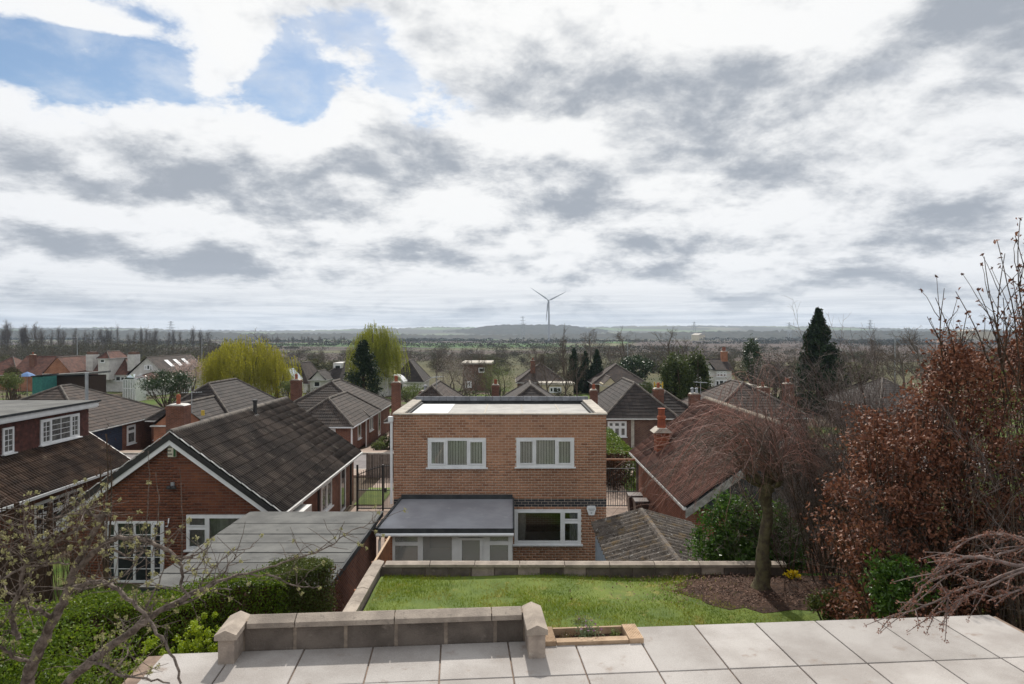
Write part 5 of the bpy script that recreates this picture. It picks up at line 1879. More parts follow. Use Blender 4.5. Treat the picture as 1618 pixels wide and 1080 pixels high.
t, rf = house('bungalow roof behind the left end of the flat-roofed house, with tall side chimney', -9.0, -3.4, 50, 61, -3.65, -1.3, 'y', True, True, roof_brown, brick_red_wall)
MB().box(-9.06, 50.4, gz(50), -9.001, 50.6, -3.7).build('downpipe', old_white, t)
chimney(rf, X(626, 49.6), 49.6, -5.9, Z(604, 49.6), 0.62, 0.5, pots=1)
chimney(rf, X(672, 53), 53, -2.0, Z(618, 53), 0.9, 0.6, pots=1, cap=concrete, potm=steel)
t, rf = house('bungalow whose hip roof rises just behind the middle of the flat roof', -1.6, 4.6, 51, 62, -3.65, -1.35, 'y', True, True, roof_dark, brick_red_wall)
chimney(rf, X(783, 58), 58, -3.0, Z(608, 58), 0.6, 0.6)
t, rf = house('brown bungalow with bay window and dark hipped front, right of the flat-roofed house', 7.2, 12.4, 52, 63, -3.65, -1.2, 'y', True, True, roof_dark, brick_brown_wall)
window(t, 'F', 52, X(960, 52), X(990, 52), Z(690, 52), Z(665, 52), (0.33, 0.66, 1.0), {0: 0.62, 1: 0.62, 2: 0.62}, bar=0.1, pane=curtain_pane)
MB().box(X(997, 52), 51.94, gz(52), X(1002, 52), 51.999, -3.75).build('brick_pilaster', concrete, t)
MB().box(12.4, 54, gz(54) - 0.3, 14.6, 60, -3.75).build('wing_wall', brick_brown_wall, t)
roof(t, 10.6, 14.6, 54, 60, -3.68, -2.0, 'y', True, True, roof_dark, name='wing_roof')
chimney(rf, X(938, 56), 56, -3.3, Z(616, 56), 0.6, 0.6, pots=1)
chimney(rf, X(1040, 54), 54, -3.3, Z(614, 54), 0.75, 0.7, pots=1, cap=concrete)
t, rf = house('bungalow with dark roof and lichened hips beyond the twiggy weeping tree', 15.2, 22.4, 52, 62, -3.6, -1.25, 'y', True, True, roof_brown, brick_red_wall)
chimney(rf, X(1097, 54), 54, -4.0, Z(622, 54), 0.75, 0.75, pots=2, potm=steel)
chimney(rf, X(1245, 58), 58, -3.3, Z(606, 58), 0.8, 0.7, pots=1)
chimney(rf, X(1205, 60), 60, -2.6, Z(612, 60), 1.0, 0.7, pots=1)
t, rf = house('dark-roofed bungalow with pale hip line seen through bare twigs at right', 32.5, 38, 60, 70, -3.9, -1.5, 'x', True, True, roof_dark, brick_brown_wall)
t, rf = house('bungalow behind the dormer with navy boarded side wall', -36.5, -27.2, 43.5, 54, -3.45, -0.95, 'y', True, True, roof_brown, brick_red_wall)
y = 43.6
for i in range(17):
    MB().box(-27.2, 43.5, -5.6 + i * 0.125, -27.17, 47.6, -5.6 + i * 0.125 + 0.115).build('cladding_board', boards_blue, t)
window(t, 'R', -27.2, 48.2, 49.3, -5.1, -3.75, (1.0,), {0: 0.66}, bar=0.1, pane=curtain_pane)
window(t, 'R', -27.2, 51.6, 52.8, -4.9, -3.6, (1.0,), {0: 0.66}, bar=0.1)
MB().box(-27.3, 47.0, -2.2, -25.0, 47.1, -2.1)
t, rf = house('brick bungalow with white-capped chimney and small gable behind the gabled bungalow', -26.4, -20.6, 50, 61, -3.55, -1.1, 'y', True, True, roof_dark, brick_red_wall)
MB().box(-24.4, 46.5, gz(47) - 0.3, -20.8, 49.99, -3.5).build('wing_wall', brick_orange_wall, t)
roof(t, -24.4, -20.8, 46.5, 54, -3.45, -2.0, 'y', False, True, roof_dark, brick_orange_wall, oh=0.15, name='wing_roof')
MB().box(X(318, 46.3), 46.25, Z(656, 46.3), X(323, 46.3), 46.34, Z(648, 46.3)).build('yellow_box', mat('yellow_plastic', (0.5, 0.36, 0.06), (0.42, 0.3, 0.05), 4, 0.5), t)
window(t, 'F', 49.99, -26.2, -25.0, -5.0, -4.1, (1.0,), bar=0.1, pane=curtain_pane)
chimney(rf, X(282, 43), 43.0, -5.6, Z(640, 43), 1.15, 0.9, pots=1, cap=render_white, pot_h=0.65)
t, rf = house('bungalow roof at the far left edge behind the dormer house', -42, -35, 38, 46, -3.2, -0.9, 'x', True, True, roof_dark, brick_red_wall)

aerial(X(303, 43), 43.0, Z(640, 43), 'TV aerial on the white-capped chimney behind the gabled bungalow', 0.9)
aerial(X(690, 53), 53, Z(616, 53), 'TV aerial behind the left corner of the flat roof', 1.1, 0.9)
aerial(X(1107, 54), 54, Z(622, 54), 'TV aerial beside the twin-pot chimney right of the evergreen tree', 1.0, 2.2)

# gates, fence, bins
ga = thing('driveway_gate', 'tall black arched metal gate between gabled bungalow and flat-roofed house', 'gate', (-5.8, 31, G))
bar_me = MB().box(-0.011, -0.011, 0, 0.011, 0.011, 1).mesh('bar')
bar_me.materials.append(black_metal)


def put(name, me, par, M_):
    o = bpy.data.objects.new(name, me)
    COL.objects.link(o)
    o.parent = par
    BASE[o.name] = BASE[par.name]
    M_ = M_.copy()
    M_.translation -= BASE[par.name]
    o.matrix_local = M_
    return o


def arch(x):
    return -3.62 + 0.42 * math.sin(math.pi * min(1, max(0, (x + 7.0) / 2.9)))


x = -6.95
while x < -4.15:
    put('bar', bar_me, ga, T(x, 31, G + 0.08, 1, 1, arch(x) - G + 0.02))
    put('dog_bar', bar_me, ga, T(x + 0.05, 31, G + 0.08, 1, 1, 0.85))
    x += 0.105
MB().tube([(-6.98 + i * 0.2, 31, arch(-6.98 + i * 0.2)) for i in range(15)], 0.022, 6).build('arched_rail', black_metal, ga)
for z_ in (-5.15, -4.32):
    MB().box(-6.98, 30.98, z_, -4.15, 31.02, z_ + 0.04).build('rail', black_metal, ga)
for x in (-7.02, -5.86, -4.12):
    MB().box(x - 0.04, 30.96, G, x + 0.04, 31.04, -3.15).build('post', black_metal, ga)
MB().box(-5.80, 30.94, -4.4, -5.68, 31.0, -4.2).build('lock_box', black_metal, ga)
g2 = thing('side_gate', 'black barred gate under a brown timber frame at the right of the house', 'gate', (5.0, 31.5, G))
x = 3.4
while x < 5.7:
    put('bar', bar_me, g2, T(x, 31.5, G + 0.08, 1, 1, 1.75))
    x += 0.105
for z_ in (-5.15, -4.5, -3.45):
    MB().box(3.35, 31.48, z_, 5.7, 31.52, z_ + 0.035).build('rail', black_metal, g2)
for x in (3.3, 5.78):
    MB().box(x - 0.05, 31.45, G, x + 0.05, 31.55, -3.05).build('post', timber_grey, g2)
MB().box(3.25, 31.43, -3.05, 5.85, 31.57, -2.98).build('top_rail', timber_red, g2)
pf = thing('panel_fence', 'low grey-brown boarded fence panel beyond the arched gate', 'fence', (-6.5, 38, G))
x = -8.0
while x < -4.2:
    MB().box(x, 38, G, x + 0.135, 38.03, -3.92 + rs.uniform(-0.01, 0.01)).build('board', timber_grey, pf)
    x += 0.145
for x in (-8.05, -6.2, -4.3):
    MB().box(x - 0.05, 37.93, G, x + 0.05, 37.995, -3.85).build('post', timber_grey, pf)


def wheelie(x, y, label):
    t = thing('wheelie_bin', label, 'bin', (x, y, G), 'brown wheelie bins by the side gate')
    mb = MB()
    mb.v = [(x - 0.22, y - 0.26, G + 0.08), (x + 0.22, y - 0.26, G + 0.08), (x + 0.22, y + 0.26, G + 0.08), (x - 0.22, y + 0.26, G + 0.08), (x - 0.29, y - 0.35, G + 0.97), (x + 0.29, y - 0.35, G + 0.97), (x + 0.29, y + 0.35, G + 0.97), (x - 0.29, y + 0.35, G + 0.97)]
    mb.f = [(3, 2, 1, 0), (4, 5, 6, 7), (0, 1, 5, 4), (1, 2, 6, 5), (2, 3, 7, 6), (3, 0, 4, 7)]
    mb.build('body', bin_brown, t)
    MB().prism([(y - 0.40, G + 0.975), (y + 0.38, G + 0.975), (y + 0.36, G + 1.03), (y + 0.1, G + 1.08), (y - 0.36, G + 1.04)], 'x', x - 0.31, x + 0.31).build('lid', bin_brown, t)
    for s in (-1, 1):
        MB().tube([(x + s * 0.25, y + 0.3, G + 0.1), (x + s * 0.31, y + 0.3, G + 0.1)], 0.1, 10).build('wheel', black_metal, t)
    MB().tube([(x - 0.25, y + 0.41, G + 1.0), (x + 0.25, y + 0.41, G + 1.0)], 0.018, 6).build('handle', bin_brown, t)


wheelie(5.45, 28.9, 'brown wheelie bin standing nearer the shed')
wheelie(5.35, 29.9, 'brown wheelie bin standing nearer the side gate')
po = thing('steel_flue', 'tall grey steel flue pipe rising behind the dormer roof', 'flue', (X(137, 33), 33, G))
MB().tube([(X(137, 33), 33, G), (X(137, 33), 33, Z(590, 33))], 0.075, 10).build('pipe', steel, po)
MB().tube([(X(137, 33), 33, Z(590, 33) + 0.001), (X(137, 33), 33, Z(588, 33))], 0.095, 10).build('cap', steel, po)
# ------------------------------------------------------------------ third row and beyond
def row3(label, x0, x1, D, dep, ytop, yeave, ax='y', h0=True, h1=True, rm=roof_brown, wm=brick_brown_wall, cat='bungalow', name='bungalow', **kw):
    return house(label, X(x0, D), X(x1, D), D, D + dep, Z(yeave, D), Z(ytop, D + dep * 0.4), ax, h0, h1, rm, wm, None, cat, name, **kw)


t, rf = row3('cream and grey bungalow with box dormer window, left of the dark column conifer', 500, 580, 122, 11, 570, 599, rm=roof_dark, wm=render_cream)
D = 122
MB().box(X(490, 118), 118, gz(118) - 0.3, X(514, 118), 121.99, Z(600, 118)).build('wing_wall', render_white, t)
roof(t, X(490, 118), X(514, 118), 118, 124, Z(600, 118), Z(586, 118), 'y', False, True, roof_dark, render_white, name='wing_roof')
dm = MB().box(X(527, 125), 124.6, Z(588, 125), X(542, 125), 130, Z(573, 125)).build('dormer', render_white, t)
window(dm, 'F', 124.59, X(529, 125), X(540, 125), Z(583, 125), Z(575.5, 125), bar=0.2)
window(t, 'F', 121.98, X(523, D), X(549, D), Z(614, D), Z(601, D), (0.33, 0.66, 1.0), bar=0.16, sill=0.1)
window(t, 'F', 117.98, X(496, 118), X(506, 118), Z(611, 118), Z(602, 118), (1.0,), bar=0.14)

t, rf = row3('house with steep dark roof behind the white conservatory', 618, 668, 125, 10, 568, 603, rm=roof_dark, wm=render_white, h0=True)
cv = thing('conservatory', 'white conservatory with domed roof between conifer and chimney', 'conservatory', (X(625, 116), 116, gz(116)))
mb = MB().box(X(611, 116), 114, gz(115), X(640, 116), 118, Z(609, 116))
mb.build('base_wall', render_white, cv)
n_ = 8
prof = [(X(610, 116) + (X(641, 116) - X(610, 116)) * i / n_, Z(602, 116) + 1.15 * math.sin(math.pi * i / n_) ** 0.8) for i in range(n_ + 1)]
MB().prism(prof[::-1], 'y', 114, 118).build('dome_roof', white_pvc, cv)
window(cv, 'F', 113.99, X(611, 116), X(617.5, 116), Z(616, 116), Z(603, 116), bar=0.14)
window(cv, 'F', 113.99, X(633, 116), X(640, 116), Z(616, 116), Z(603, 116), bar=0.14)
MB().box(X(610, 116), 113.95, Z(604, 116), X(641, 116), 118, Z(601.5, 116)).build('eaves_beam', white_pvc, cv)
sh2 = thing('garden_shed', 'pale grey weatherboard shed between the conifer and the conservatory', 'shed', (X(603, 112), 113, gz(113)))
MB().box(X(597, 112), 112, gz(112), X(611, 112), 116, Z(597, 112)).build('wall', render_white, sh2)
roof(sh2, X(597, 112), X(611, 112), 112, 116, Z(597, 112), Z(588, 112), 'y', False, False, roof_grey, render_white, oh=0.1)

t = thing('flat_roofed_extension', 'brick house with flat-roofed dormer extension behind blossoming trees', 'house', (X(752, 128), 130, gz(130)))
MB().box(X(731, 128), 128, gz(128) - 0.3, X(776, 128), 138, Z(575, 128)).build('wall', brick_brown_wall, t)
MB().box(X(729, 128), 127.6, Z(575, 128) + 0.002, X(778, 128), 138.4, Z(572.5, 128)).build('flat_roof', concrete, t)
window(t, 'F', 127.98, X(756, 128), X(766, 128), Z(588, 128), Z(580.5, 128), bar=0.16)
window(t, 'F', 127.98, X(735, 128), X(745, 128), Z(612, 128), Z(602, 128), (0.5, 1.0), bar=0.16)

t, rf = row3('brown hip-roofed bungalow with a flat-roofed white extension, right of the turbine line', 818, 893, 116, 10, 573, 604, rm=roof_brown)
MB().box(X(854, 112), 112, gz(112) - 0.3, X(906, 112), 115.9, Z(608, 112)).build('extension', render_cream, t)
MB().box(X(852, 112), 111.8, Z(608, 112) + 0.002, X(908, 112), 116, Z(604.5, 112)).build('flat_roof', concrete, t)
window(t, 'F', 111.98, X(868, 112), X(887, 112), Z(620, 112), Z(611, 112), (0.33, 0.66, 1), bar=0.14)
chimney(rf, X(842, 118), 118, -5, Z(573, 118) + 0.4, 0.8, 0.7)

t, rf = row3('wide brown hip-roofed bungalow with cream gable, below the dark evergreens', 938, 1022, 114, 11, 575, 606, rm=roof_brown)
MB().box(X(952, 110), 110, gz(110) - 0.3, X(977, 110), 113.9, Z(606, 110)).build('wing_wall', render_cream, t)
roof(t, X(952, 110), X(977, 110), 110, 118, Z(609, 110), Z(596, 110), 'y', False, True, roof_brown, render_cream, oh=0.1, name='wing_roof')
MB().box(X(977, 111), 111, gz(111), X(992, 111), 113.9, Z(612, 111)).build('porch', white_pvc, t)

t = thing('white_house', 'white two-storey house with black-edged gable and brick chimney', 'house', (X(1135, 128), 130, gz(130)))
zE, zR, g0 = Z(584, 128), Z(567, 130), gz(128)
MB().box(X(1113, 128), 128, g0 - 0.3, X(1156, 128), 135, zE - 0.051).build('wall', render_white, t)
rf = roof(t, X(1113, 128), X(1156, 128), 128, 135, zE, zR, 'x', False, False, roof_grey, render_white, oh=0.25, gutter=black_metal)
MB().box(X(1112, 127), 127, g0 - 0.3, X(1127, 127), 127.99, Z(583, 127)).build('wing_wall', render_white, t)
roof(t, X(1112, 127), X(1127, 127), 127, 131, Z(583, 127), Z(571, 127), 'y', False, True, roof_dark, render_white, oh=0.3, name='wing_roof', gutter=black_metal)
window(t, 'F', 127.98, X(1132, 128), X(1148, 128), Z(595.5, 128), Z(586, 128), (0.33, 0.66, 1), {0: 0.6, 1: 0.6, 2: 0.6}, bar=0.16)
window(t, 'F', 126.98, X(1114, 127), X(1122, 127), Z(594, 127), Z(586.5, 127), (0.5, 1), bar=0.16)
window(t, 'F', 127.98, X(1130, 128), X(1150, 128), Z(610, 128), Z(600, 128), (0.33, 0.66, 1), bar=0.16)
chimney(rf, X(1144, 131), 131, zE, Z(555, 131), 1.1, 0.9, pots=2, m=brick_orange_wall, pot_h=0.8)
MB().box(X(1105, 122), 122, gz(122) - 0.3, X(1160, 122), 122.3, Z(611, 122)).build('garden_wall', brick_brown_wall, t)

t, rf = row3('long low bungalow with dark red roof and orange brick gable, far left', 18, 104, 128, 9, 562, 592, ax='x', h0=False, h1=False, rm=roof_red, wm=brick_orange_wall)
MB().box(X(68, 122), 122, gz(122) - 0.3, X(113, 122), 127.9, Z(592, 122)).build('wing_wall', brick_orange_wall, t)
roof(t, X(68, 122), X(113, 122), 122, 133, Z(590, 122), Z(564, 122), 'y', False, True, roof_red, brick_orange_wall, oh=0.1, name='wing_roof')
chimney(rf, X(52, 130), 130, -4, Z(560, 130), 0.9, 0.7)
t, rf = row3('small red-roofed bungalow at the far left edge of the view', -40, 27, 132, 9, 563, 592, ax='x', h0=True, h1=True, rm=roof_red, wm=brick_orange_wall)
t, rf = row3('dark red gabled roof between the orange brick gable and the white chimneys', 92, 132, 138, 10, 562, 592, rm=roof_red, wm=brick_orange_wall, ax='x', h0=False, h1=True)

t, rf = row3('rambling white cottage with steep red-brown roofs and two white chimneys', 124, 206, 126, 9, 557, 592, ax='x', rm=roof_red, wm=render_white, cat='cottage', name='cottage', hipin=4.2)
MB().box(X(155, 124), 124, Z(600, 124), X(172, 124), 129, Z(566, 124)).build('dormer_wall', render_white, t)
roof(t, X(155, 124), X(172, 124), 124, 130, Z(566, 124), Z(555, 124), 'y', True, True, roof_red, render_white, oh=0.2, name='dormer_roof')
window(t, 'F', 123.98, X(158, 124), X(166, 124), Z(573, 124), Z(567, 124), bar=0.16)
window(t, 'F', 125.98, X(176, 126), X(198, 126), Z(602, 126), Z(594, 126), (0.33, 0.66, 1), bar=0.16)
for x0 in (138, 204):
    ch = MB().box(X(x0 - 5, 126), 126.5, Z(592, 126), X(x0 + 6, 126), 128.5, Z(560, 126)).build('chimney', render_white, rf)
    MB().box(X(x0 - 4.5, 126), 126.7, Z(560, 126), X(x0 + 5.5, 126), 128.3, Z(556, 126)).build('chimney_top', brick_brown_wall, ch)

t, rf = row3('white gabled bungalow with three roof lights, left of the yellow willow', 203, 262, 120, 16, 562, 592, rm=roof_brown, wm=render_white, h0=False, h1=False)
window(t, 'F', 119.98, X(228, 120), X(241, 120), Z(584, 120), Z(576, 120), (0.33, 0.66, 1), bar=0.16)
xm = (X(203, 120) + X(262, 120)) / 2
for i in range(3):
    yy = 124 + i * 3.2
    zA, zB = Z(562, 126.4), Z(592, 120)
    hw = (X(262, 120) - X(203, 120)) / 2 + 0.3
    f0, f1 = 0.25, 0.62
    MB().quad((xm + hw * f0, yy, zA + (zB - zA) * f0 + 0.12), (xm + hw * f1, yy, zA + (zB - zA) * f1 + 0.12), (xm + hw * f1, yy + 1.3, zA + (zB - zA) * f1 + 0.12), (xm + hw * f0, yy + 1.3, zA + (zB - zA) * f0 + 0.12)).build('roof_light', white_pvc, rf)
MB().box(X(203, 115), 115, gz(115) - 0.3, X(250, 115), 119.9, Z(600, 115)).build('porch_wall', render_white, t)
roof(t, X(199, 115), X(254, 115), 115, 121, Z(601, 115), Z(588, 117), 'x', True, True, roof_red, render_white, oh=0.2, name='porch_roof')
t2 = thing('greenhouse', 'small white-framed greenhouse in front of the white gabled bungalow', 'greenhouse', (X(203, 100), 100, gz(100)))
window(t2, 'F', 100, X(194, 100), X(214, 100), gz(100), Z(599, 100), (0.2, 0.4, 0.6, 0.8, 1), {i: 0.6 for i in range(5)}, bar=0.1, sill=0, sash=False, pane=clear_glass)
MB().prism([(X(194, 100), Z(599, 100)), (X(214, 100), Z(599, 100)), (X(204, 100), Z(592, 100))], 'y', 100.1, 103).build('glass_roof', clear_glass, t2)
for x_ in (194, 213.4):
    MB().box(X(x_, 100), 100.06, gz(100), X(x_, 100) + 0.06, 103, Z(599, 100)).build('side_frame', white_pvc, t2)
t, rf = row3('brown roofed house with pale conservatory just right of the yellow willow', 452, 486, 122, 10, 572, 606, rm=roof_brown, wm=render_white, h0=True)
MB().prism([(X(440, 114), Z(600, 114)), (X(467, 114), Z(600, 114)), (X(452, 114), Z(583, 114))], 'y', 114, 118).build('conservatory_roof', paint_grey, t)
MB().box(X(440, 114), 114, gz(114), X(467, 114), 118, Z(600, 114)).build('conservatory_wall', white_pvc, t)
t, rf = row3('pale bungalow half hidden behind the yellow willow', 345, 402, 118, 10, 585, 606, rm=roof_grey, wm=render_white)
window(t, 'F', 117.98, X(393, 118), X(401, 118), Z(618, 118), Z(605, 118), bar=0.16)

td = thing('teal_shed', 'small teal painted garden shed at the far left', 'shed', (X(60, 95), 96, gz(96)))
MB().box(X(51, 95), 95, gz(95) - 0.2, X(67, 95), 98, Z(595, 95)).build('wall', paint_teal, td)
MB().prism([(X(50, 95), Z(595, 95)), (X(68, 95), Z(593, 95)), (X(68, 95), Z(591.5, 95)), (X(50, 95), Z(593.5, 95))], 'y', 94.8, 98.3).build('roof', felt_dark, td)
lt_ = thing('long_outbuilding', 'long low outbuilding with pale flat sheet roof behind the teal shed', 'outbuilding', (X(105, 99), 100, gz(100)))
MB().box(X(69, 99), 99, gz(99) - 0.2, X(142, 99), 103, Z(594, 99)).build('wall', timber_dark, lt_)
MB().prism([(X(66, 99), Z(594, 99)), (X(143, 99), Z(591, 99)), (X(143, 99), Z(588, 99)), (X(66, 99), Z(592.5, 99))], 'y', 98.6, 104).build('roof', felt_grey, lt_)
ps = thing('blue_parasol', 'blue garden parasol left of the teal shed', 'parasol', (X(43, 96), 96, gz(96)))
MB().lathe((X(43, 96), 96, Z(594, 96)), [(1.1, 0), (0.6, 0.35), (0.04, 0.62)], 8).build('canopy', mat('blue_canvas', (0.12, 0.22, 0.42), (0.10, 0.18, 0.36), 4, 0.8), ps)
MB().tube([(X(43, 96), 96, gz(96)), (X(43, 96), 96, Z(594, 96))], 0.03, 6).build('pole', steel, ps)
wc = thing('white_carport', 'low flat white roof beside the parked car at right', 'carport', (X(1183, 100), 101, gz(100)))
MB().box(X(1172, 100), 100, Z(611, 100), X(1196, 100), 104, Z(608, 100)).build('flat_roof', concrete, wc)
for x_ in (1174, 1194):
    MB().box(X(x_, 100), 100.1, gz(100), X(x_, 100) + 0.15, 103.5, Z(611, 100)).build('side_wall', brick_brown_wall, wc)

for x0, x1, y0, y1, lab in ((1533, 1572, 521, 528, 'large pale warehouse far off behind the right-hand twigs'), (1104, 1114, 527, 529, 'small white farm building on the far plain')):
    D = 1500
    w_ = thing('warehouse', lab, 'warehouse', (X((x0 + x1) / 2, D), D, -15))
    MB().box(X(x0, D), D, -15, X(x1, D), D + 60, Z(y0 + 2, D)).build('wall', render_cream, w_)
    MB().prism([(X(x0, D) - 1, Z(y0 + 2, D) + 0.05), (X(x1, D) + 1, Z(y0 + 2, D) + 0.05), ((X(x0, D) + X(x1, D)) / 2, Z(y0, D) + 1)], 'y', D - 1, D + 61).build('roof', concrete, w_)

# parked car
cr = thing('parked_car', 'pale parked car half hidden behind the round bare shrub', 'car', (X(1212, 96), 96, gz(96)))
cx_, cy_, cz_ = cr.location
car_paint = mat('silver_car_paint', (0.42, 0.44, 0.46), (0.4, 0.42, 0.44), 1, 0.3, 0.5)
pr = [(-2.1, 0.32), (2.1, 0.32), (2.15, 0.7), (2.0, 0.88), (1.25, 0.98), (-1.35, 1.0), (-2.0, 0.95), (-2.12, 0.7)]
MB().prism([(cx_ + a_, cz_ + b_) for a_, b_ in pr], 'y', cy_ - 0.85, cy_ + 0.85).build('body', car_paint, cr)
pr = [(-1.5, 1.0), (1.1, 0.98), (0.45, 1.43), (-0.9, 1.45)]
MB().prism([(cx_ + a_, cz_ + b_) for a_, b_ in pr], 'y', cy_ - 0.74, cy_ + 0.74).build('cabin', dark_pane, cr)
MB().box(cx_ - 0.92, cy_ - 0.72, cz_ + 1.43, cx_ + 0.46, cy_ + 0.72, cz_ + 1.47).build('roof', car_paint, cr)
for sx in (-1.3, 1.3):
    for sy in (-0.86, 0.86):
        wl = MB().tube([(cx_ + sx, cy_ + sy - 0.09, cz_ + 0.32), (cx_ + sx, cy_ + sy + 0.09, cz_ + 0.32)], 0.32, 14).build('wheel', black_metal, cr)
        MB().tube([(cx_ + sx, cy_ + sy - 0.1, cz_ + 0.32), (cx_ + sx, cy_ + sy + 0.1, cz_ + 0.32)], 0.19, 10).build('rim', steel, wl)

# ------------------------------------------------------------------ wind turbine, pylons, lamp posts
TD = 1500
tb = thing('wind_turbine', 'tall white three-bladed wind turbine on the distant plain', 'wind turbine', (X(867, TD), TD, -15))
hub = Vector((X(866.5, TD), TD - 4, Z(474.5, TD)))
MB().tube([(X(867.5, TD), TD, -15), (X(867.2, TD), TD, hub.z - 1.6)], [2.6, 1.5], 14).build('tower', turbine_white, tb)
MB().prism([(TD - 3.5, hub.z - 1.7), (TD + 6, hub.z - 1.5), (TD + 6, hub.z + 1.6), (TD - 3.5, hub.z + 1.8)], 'x', hub.x - 1.7, hub.x + 1.7).build('nacelle', turbine_white, tb)
MB().lathe((0, 0, 0), [(1.7, 0), (1.6, 1.0), (0.9, 2.3), (0.2, 2.8)], 12)
hb = MB().tube([(hub.x, TD - 3.4, hub.z), (hub.x, TD - 5, hub.z), (hub.x, TD - 6.6, hub.z)], [1.7, 1.6, 0.5], 12).build('hub', turbine_white, tb)
for tip in ((838, 454.5), (894.5, 460.5), (862.5, 509)):
    e = Vector((X(tip[0], TD), TD - 5, Z(tip[1], TD)))
    st = Vector((hub.x, TD - 5, hub.z))
    dv = (e - st)
    L = dv.length
    dv.normalize()
    side = dv.cross(Vector((0, 1, 0))).normalized()
    mb = MB()
    for f, c, th in ((0.0, 0.9, 0.9), (0.04, 1.0, 0.8), (0.18, 2.3, 0.45), (0.5, 1.5, 0.3), (0.85, 0.8, 0.18), (1.0, 0.25, 0.08)):
        q_ = st + dv * (L * f)
        mb.v += [tuple(q_ + side * (c * 0.4) + Vector((0, -th * 0.3, 0))), tuple(q_ + Vector((0, -th, 0))), tuple(q_ - side * c + Vector((0, 0.1, 0))), tuple(q_ + Vector((0, th * 0.6, 0)))]
    for i in range(5):
        for j in range(4):
            j2 = (j + 1) % 4
            mb.f.append((i * 4 + j, i * 4 + j2, i * 4 + 4 + j2, i * 4 + 4 + j))
    mb.f += [(3, 2, 1, 0), (20, 21, 22, 23)]
    mb.build('blade', turbine_white, tb)


def pylon(px, ytop, D, label):
    b = gz(D)
    x = X(px, D)
    H = Z(ytop, D) - b
    t = thing('electricity_pylon', label, 'pylon', (x, D, b), 'distant electricity pylons')
    mb = MB()
    def ww(z):
        return 4.0 * (1 - z / H) + 0.8
    lv = [0, 0.3, 0.5, 0.68, 0.82, 1.0]
    th = 0.35
    for i in range(5):
        z0, z1 = lv[i] * H, lv[i + 1] * H
        for s in (-1, 1):
            for u in (-1, 1):
                mb.beam((x + s * ww(z0), D + u * ww(z0), b + z0), (x + s * ww(z1), D + u * ww(z1), b + z1), th, th)
            mb.beam((x + s * ww(z0), D - ww(z0), b + z0), (x - s * ww(z1), D - ww(z1), b + z1), th * 0.7, th * 0.7)
    mb.build('lattice_tower', steel, t)
    for f, w_ in ((0.68, 8.5), (0.82, 7.0), (0.95, 5.5)):
        MB().beam((x - w_, D, b + f * H), (x + w_, D, b + f * H), 0.5, 0.6).build('cross_arm', steel, t)


pylon(270, 507, 1300, 'grey lattice pylon above the poplars at left')
pylon(826, 499, 1600, 'grey lattice pylon just left of the wind turbine')
pylon(1097, 508, 1700, 'grey lattice pylon above the evergreen tree right of centre')
pylon(1247, 509, 1700, 'grey lattice pylon just left of the large conifer')
pylon(1375, 505, 1500, 'grey lattice pylon beside the leaning bare tree at right')


def lamp_post(px, ytop, D, label, side=1):
    b = gz(D)
    x = X(px, D)
    zt = Z(ytop, D)
    t = thing('street_lamp', label, 'street lamp', (x, D, b), 'street lamps among the trees')
    MB().tube([(x, D, b), (x, D, zt - 0.2)], [0.12, 0.07], 8).build('column', steel, t)
    MB().tube([(x, D, zt - 0.2), (x + side * 0.25, D, zt), (x + side * 1.0, D, zt + 0.03)], 0.05, 6).build('arm', steel, t)
    MB().box(x + side * 0.7, D - 0.14, zt - 0.04, x + side * 1.5, D + 0.14, zt + 0.1).build('lamp_head', steel, t)


lamp_post(122, 533, 190, 'thin grey street lamp above the red roofs at far left', -1)
lamp_post(319, 532, 190, 'grey street lamp just left of the yellow willow')
lamp_post(992, 527, 180, 'grey street lamp in front of the round bare oak')
lamp_post(1414, 528, 110, 'grey street lamp standing right of the large conifer', -1)
sf = thing('scaffold_frame', 'yellow frame beside a chimney left of the evergreen tree', 'frame', (X(1041, 70), 70, gz(70)))
ylw = mat('yellow_paint', (0.55, 0.36, 0.02), (0.5, 0.32, 0.02), 3, 0.5)
for x_ in (1034, 1047):
    MB().tube([(X(x_, 70), 70, gz(70)), (X(x_, 70), 70, Z(603, 70))], 0.06, 6).build('upright', ylw, sf)
for y_ in (607, 614, 621):
    MB().tube([(X(1034, 70), 70, Z(y_, 70)), (X(1047, 70), 70, Z(y_, 70))], 0.05, 6).build('cross_bar', ylw, sf)
# ------------------------------------------------------------------ trees: prototypes share meshes, every placed tree is an object of its own
def proto(*parts):
    for nm, me, m in parts:
        me.materials.append(m)
    return parts


def place(pr, name, label, cat, loc, s=1.0, rz=0.0, group=None, sx=None):
    t = thing(name, label, cat, loc, group)
    t.rotation_euler = (0, 0, rz)
    t.scale = (sx or s, sx or s, s)
    for nm, me, m in pr:
        o = bpy.data.objects.new(nm, me)
        COL.objects.link(o)
        o.parent = t
        BASE[o.name] = BASE[t.name]
    return t


def bare_proto(seed, spread=0.75, up=0.05, rtw=0.02, dens=1.0, tm=bark_grey, cm=twig_brown, trunk=0.25, h=10):
    a, b, tips = bare_tree(seed, h, spread, up, rtw, dens, trunk)
    return proto(('trunk', a.mesh('trunk'), tm), ('crown', b.mesh('crown'), cm))


BARE = [bare_proto(s, sp, up, 0.016, dn) for s, sp, up, dn in ((1, 0.8, 0.04, 1.0), (2, 0.65, 0.08, 0.9), (3, 0.9, 0.0, 1.1), (4, 0.7, 0.06, 0.8))]
POP = [bare_proto(s, 0.3, 0.22, 0.010, 1.0, trunk=0.05, cm=twig_brown) for s in (11, 12)]
rngT = np.random.default_rng(21)


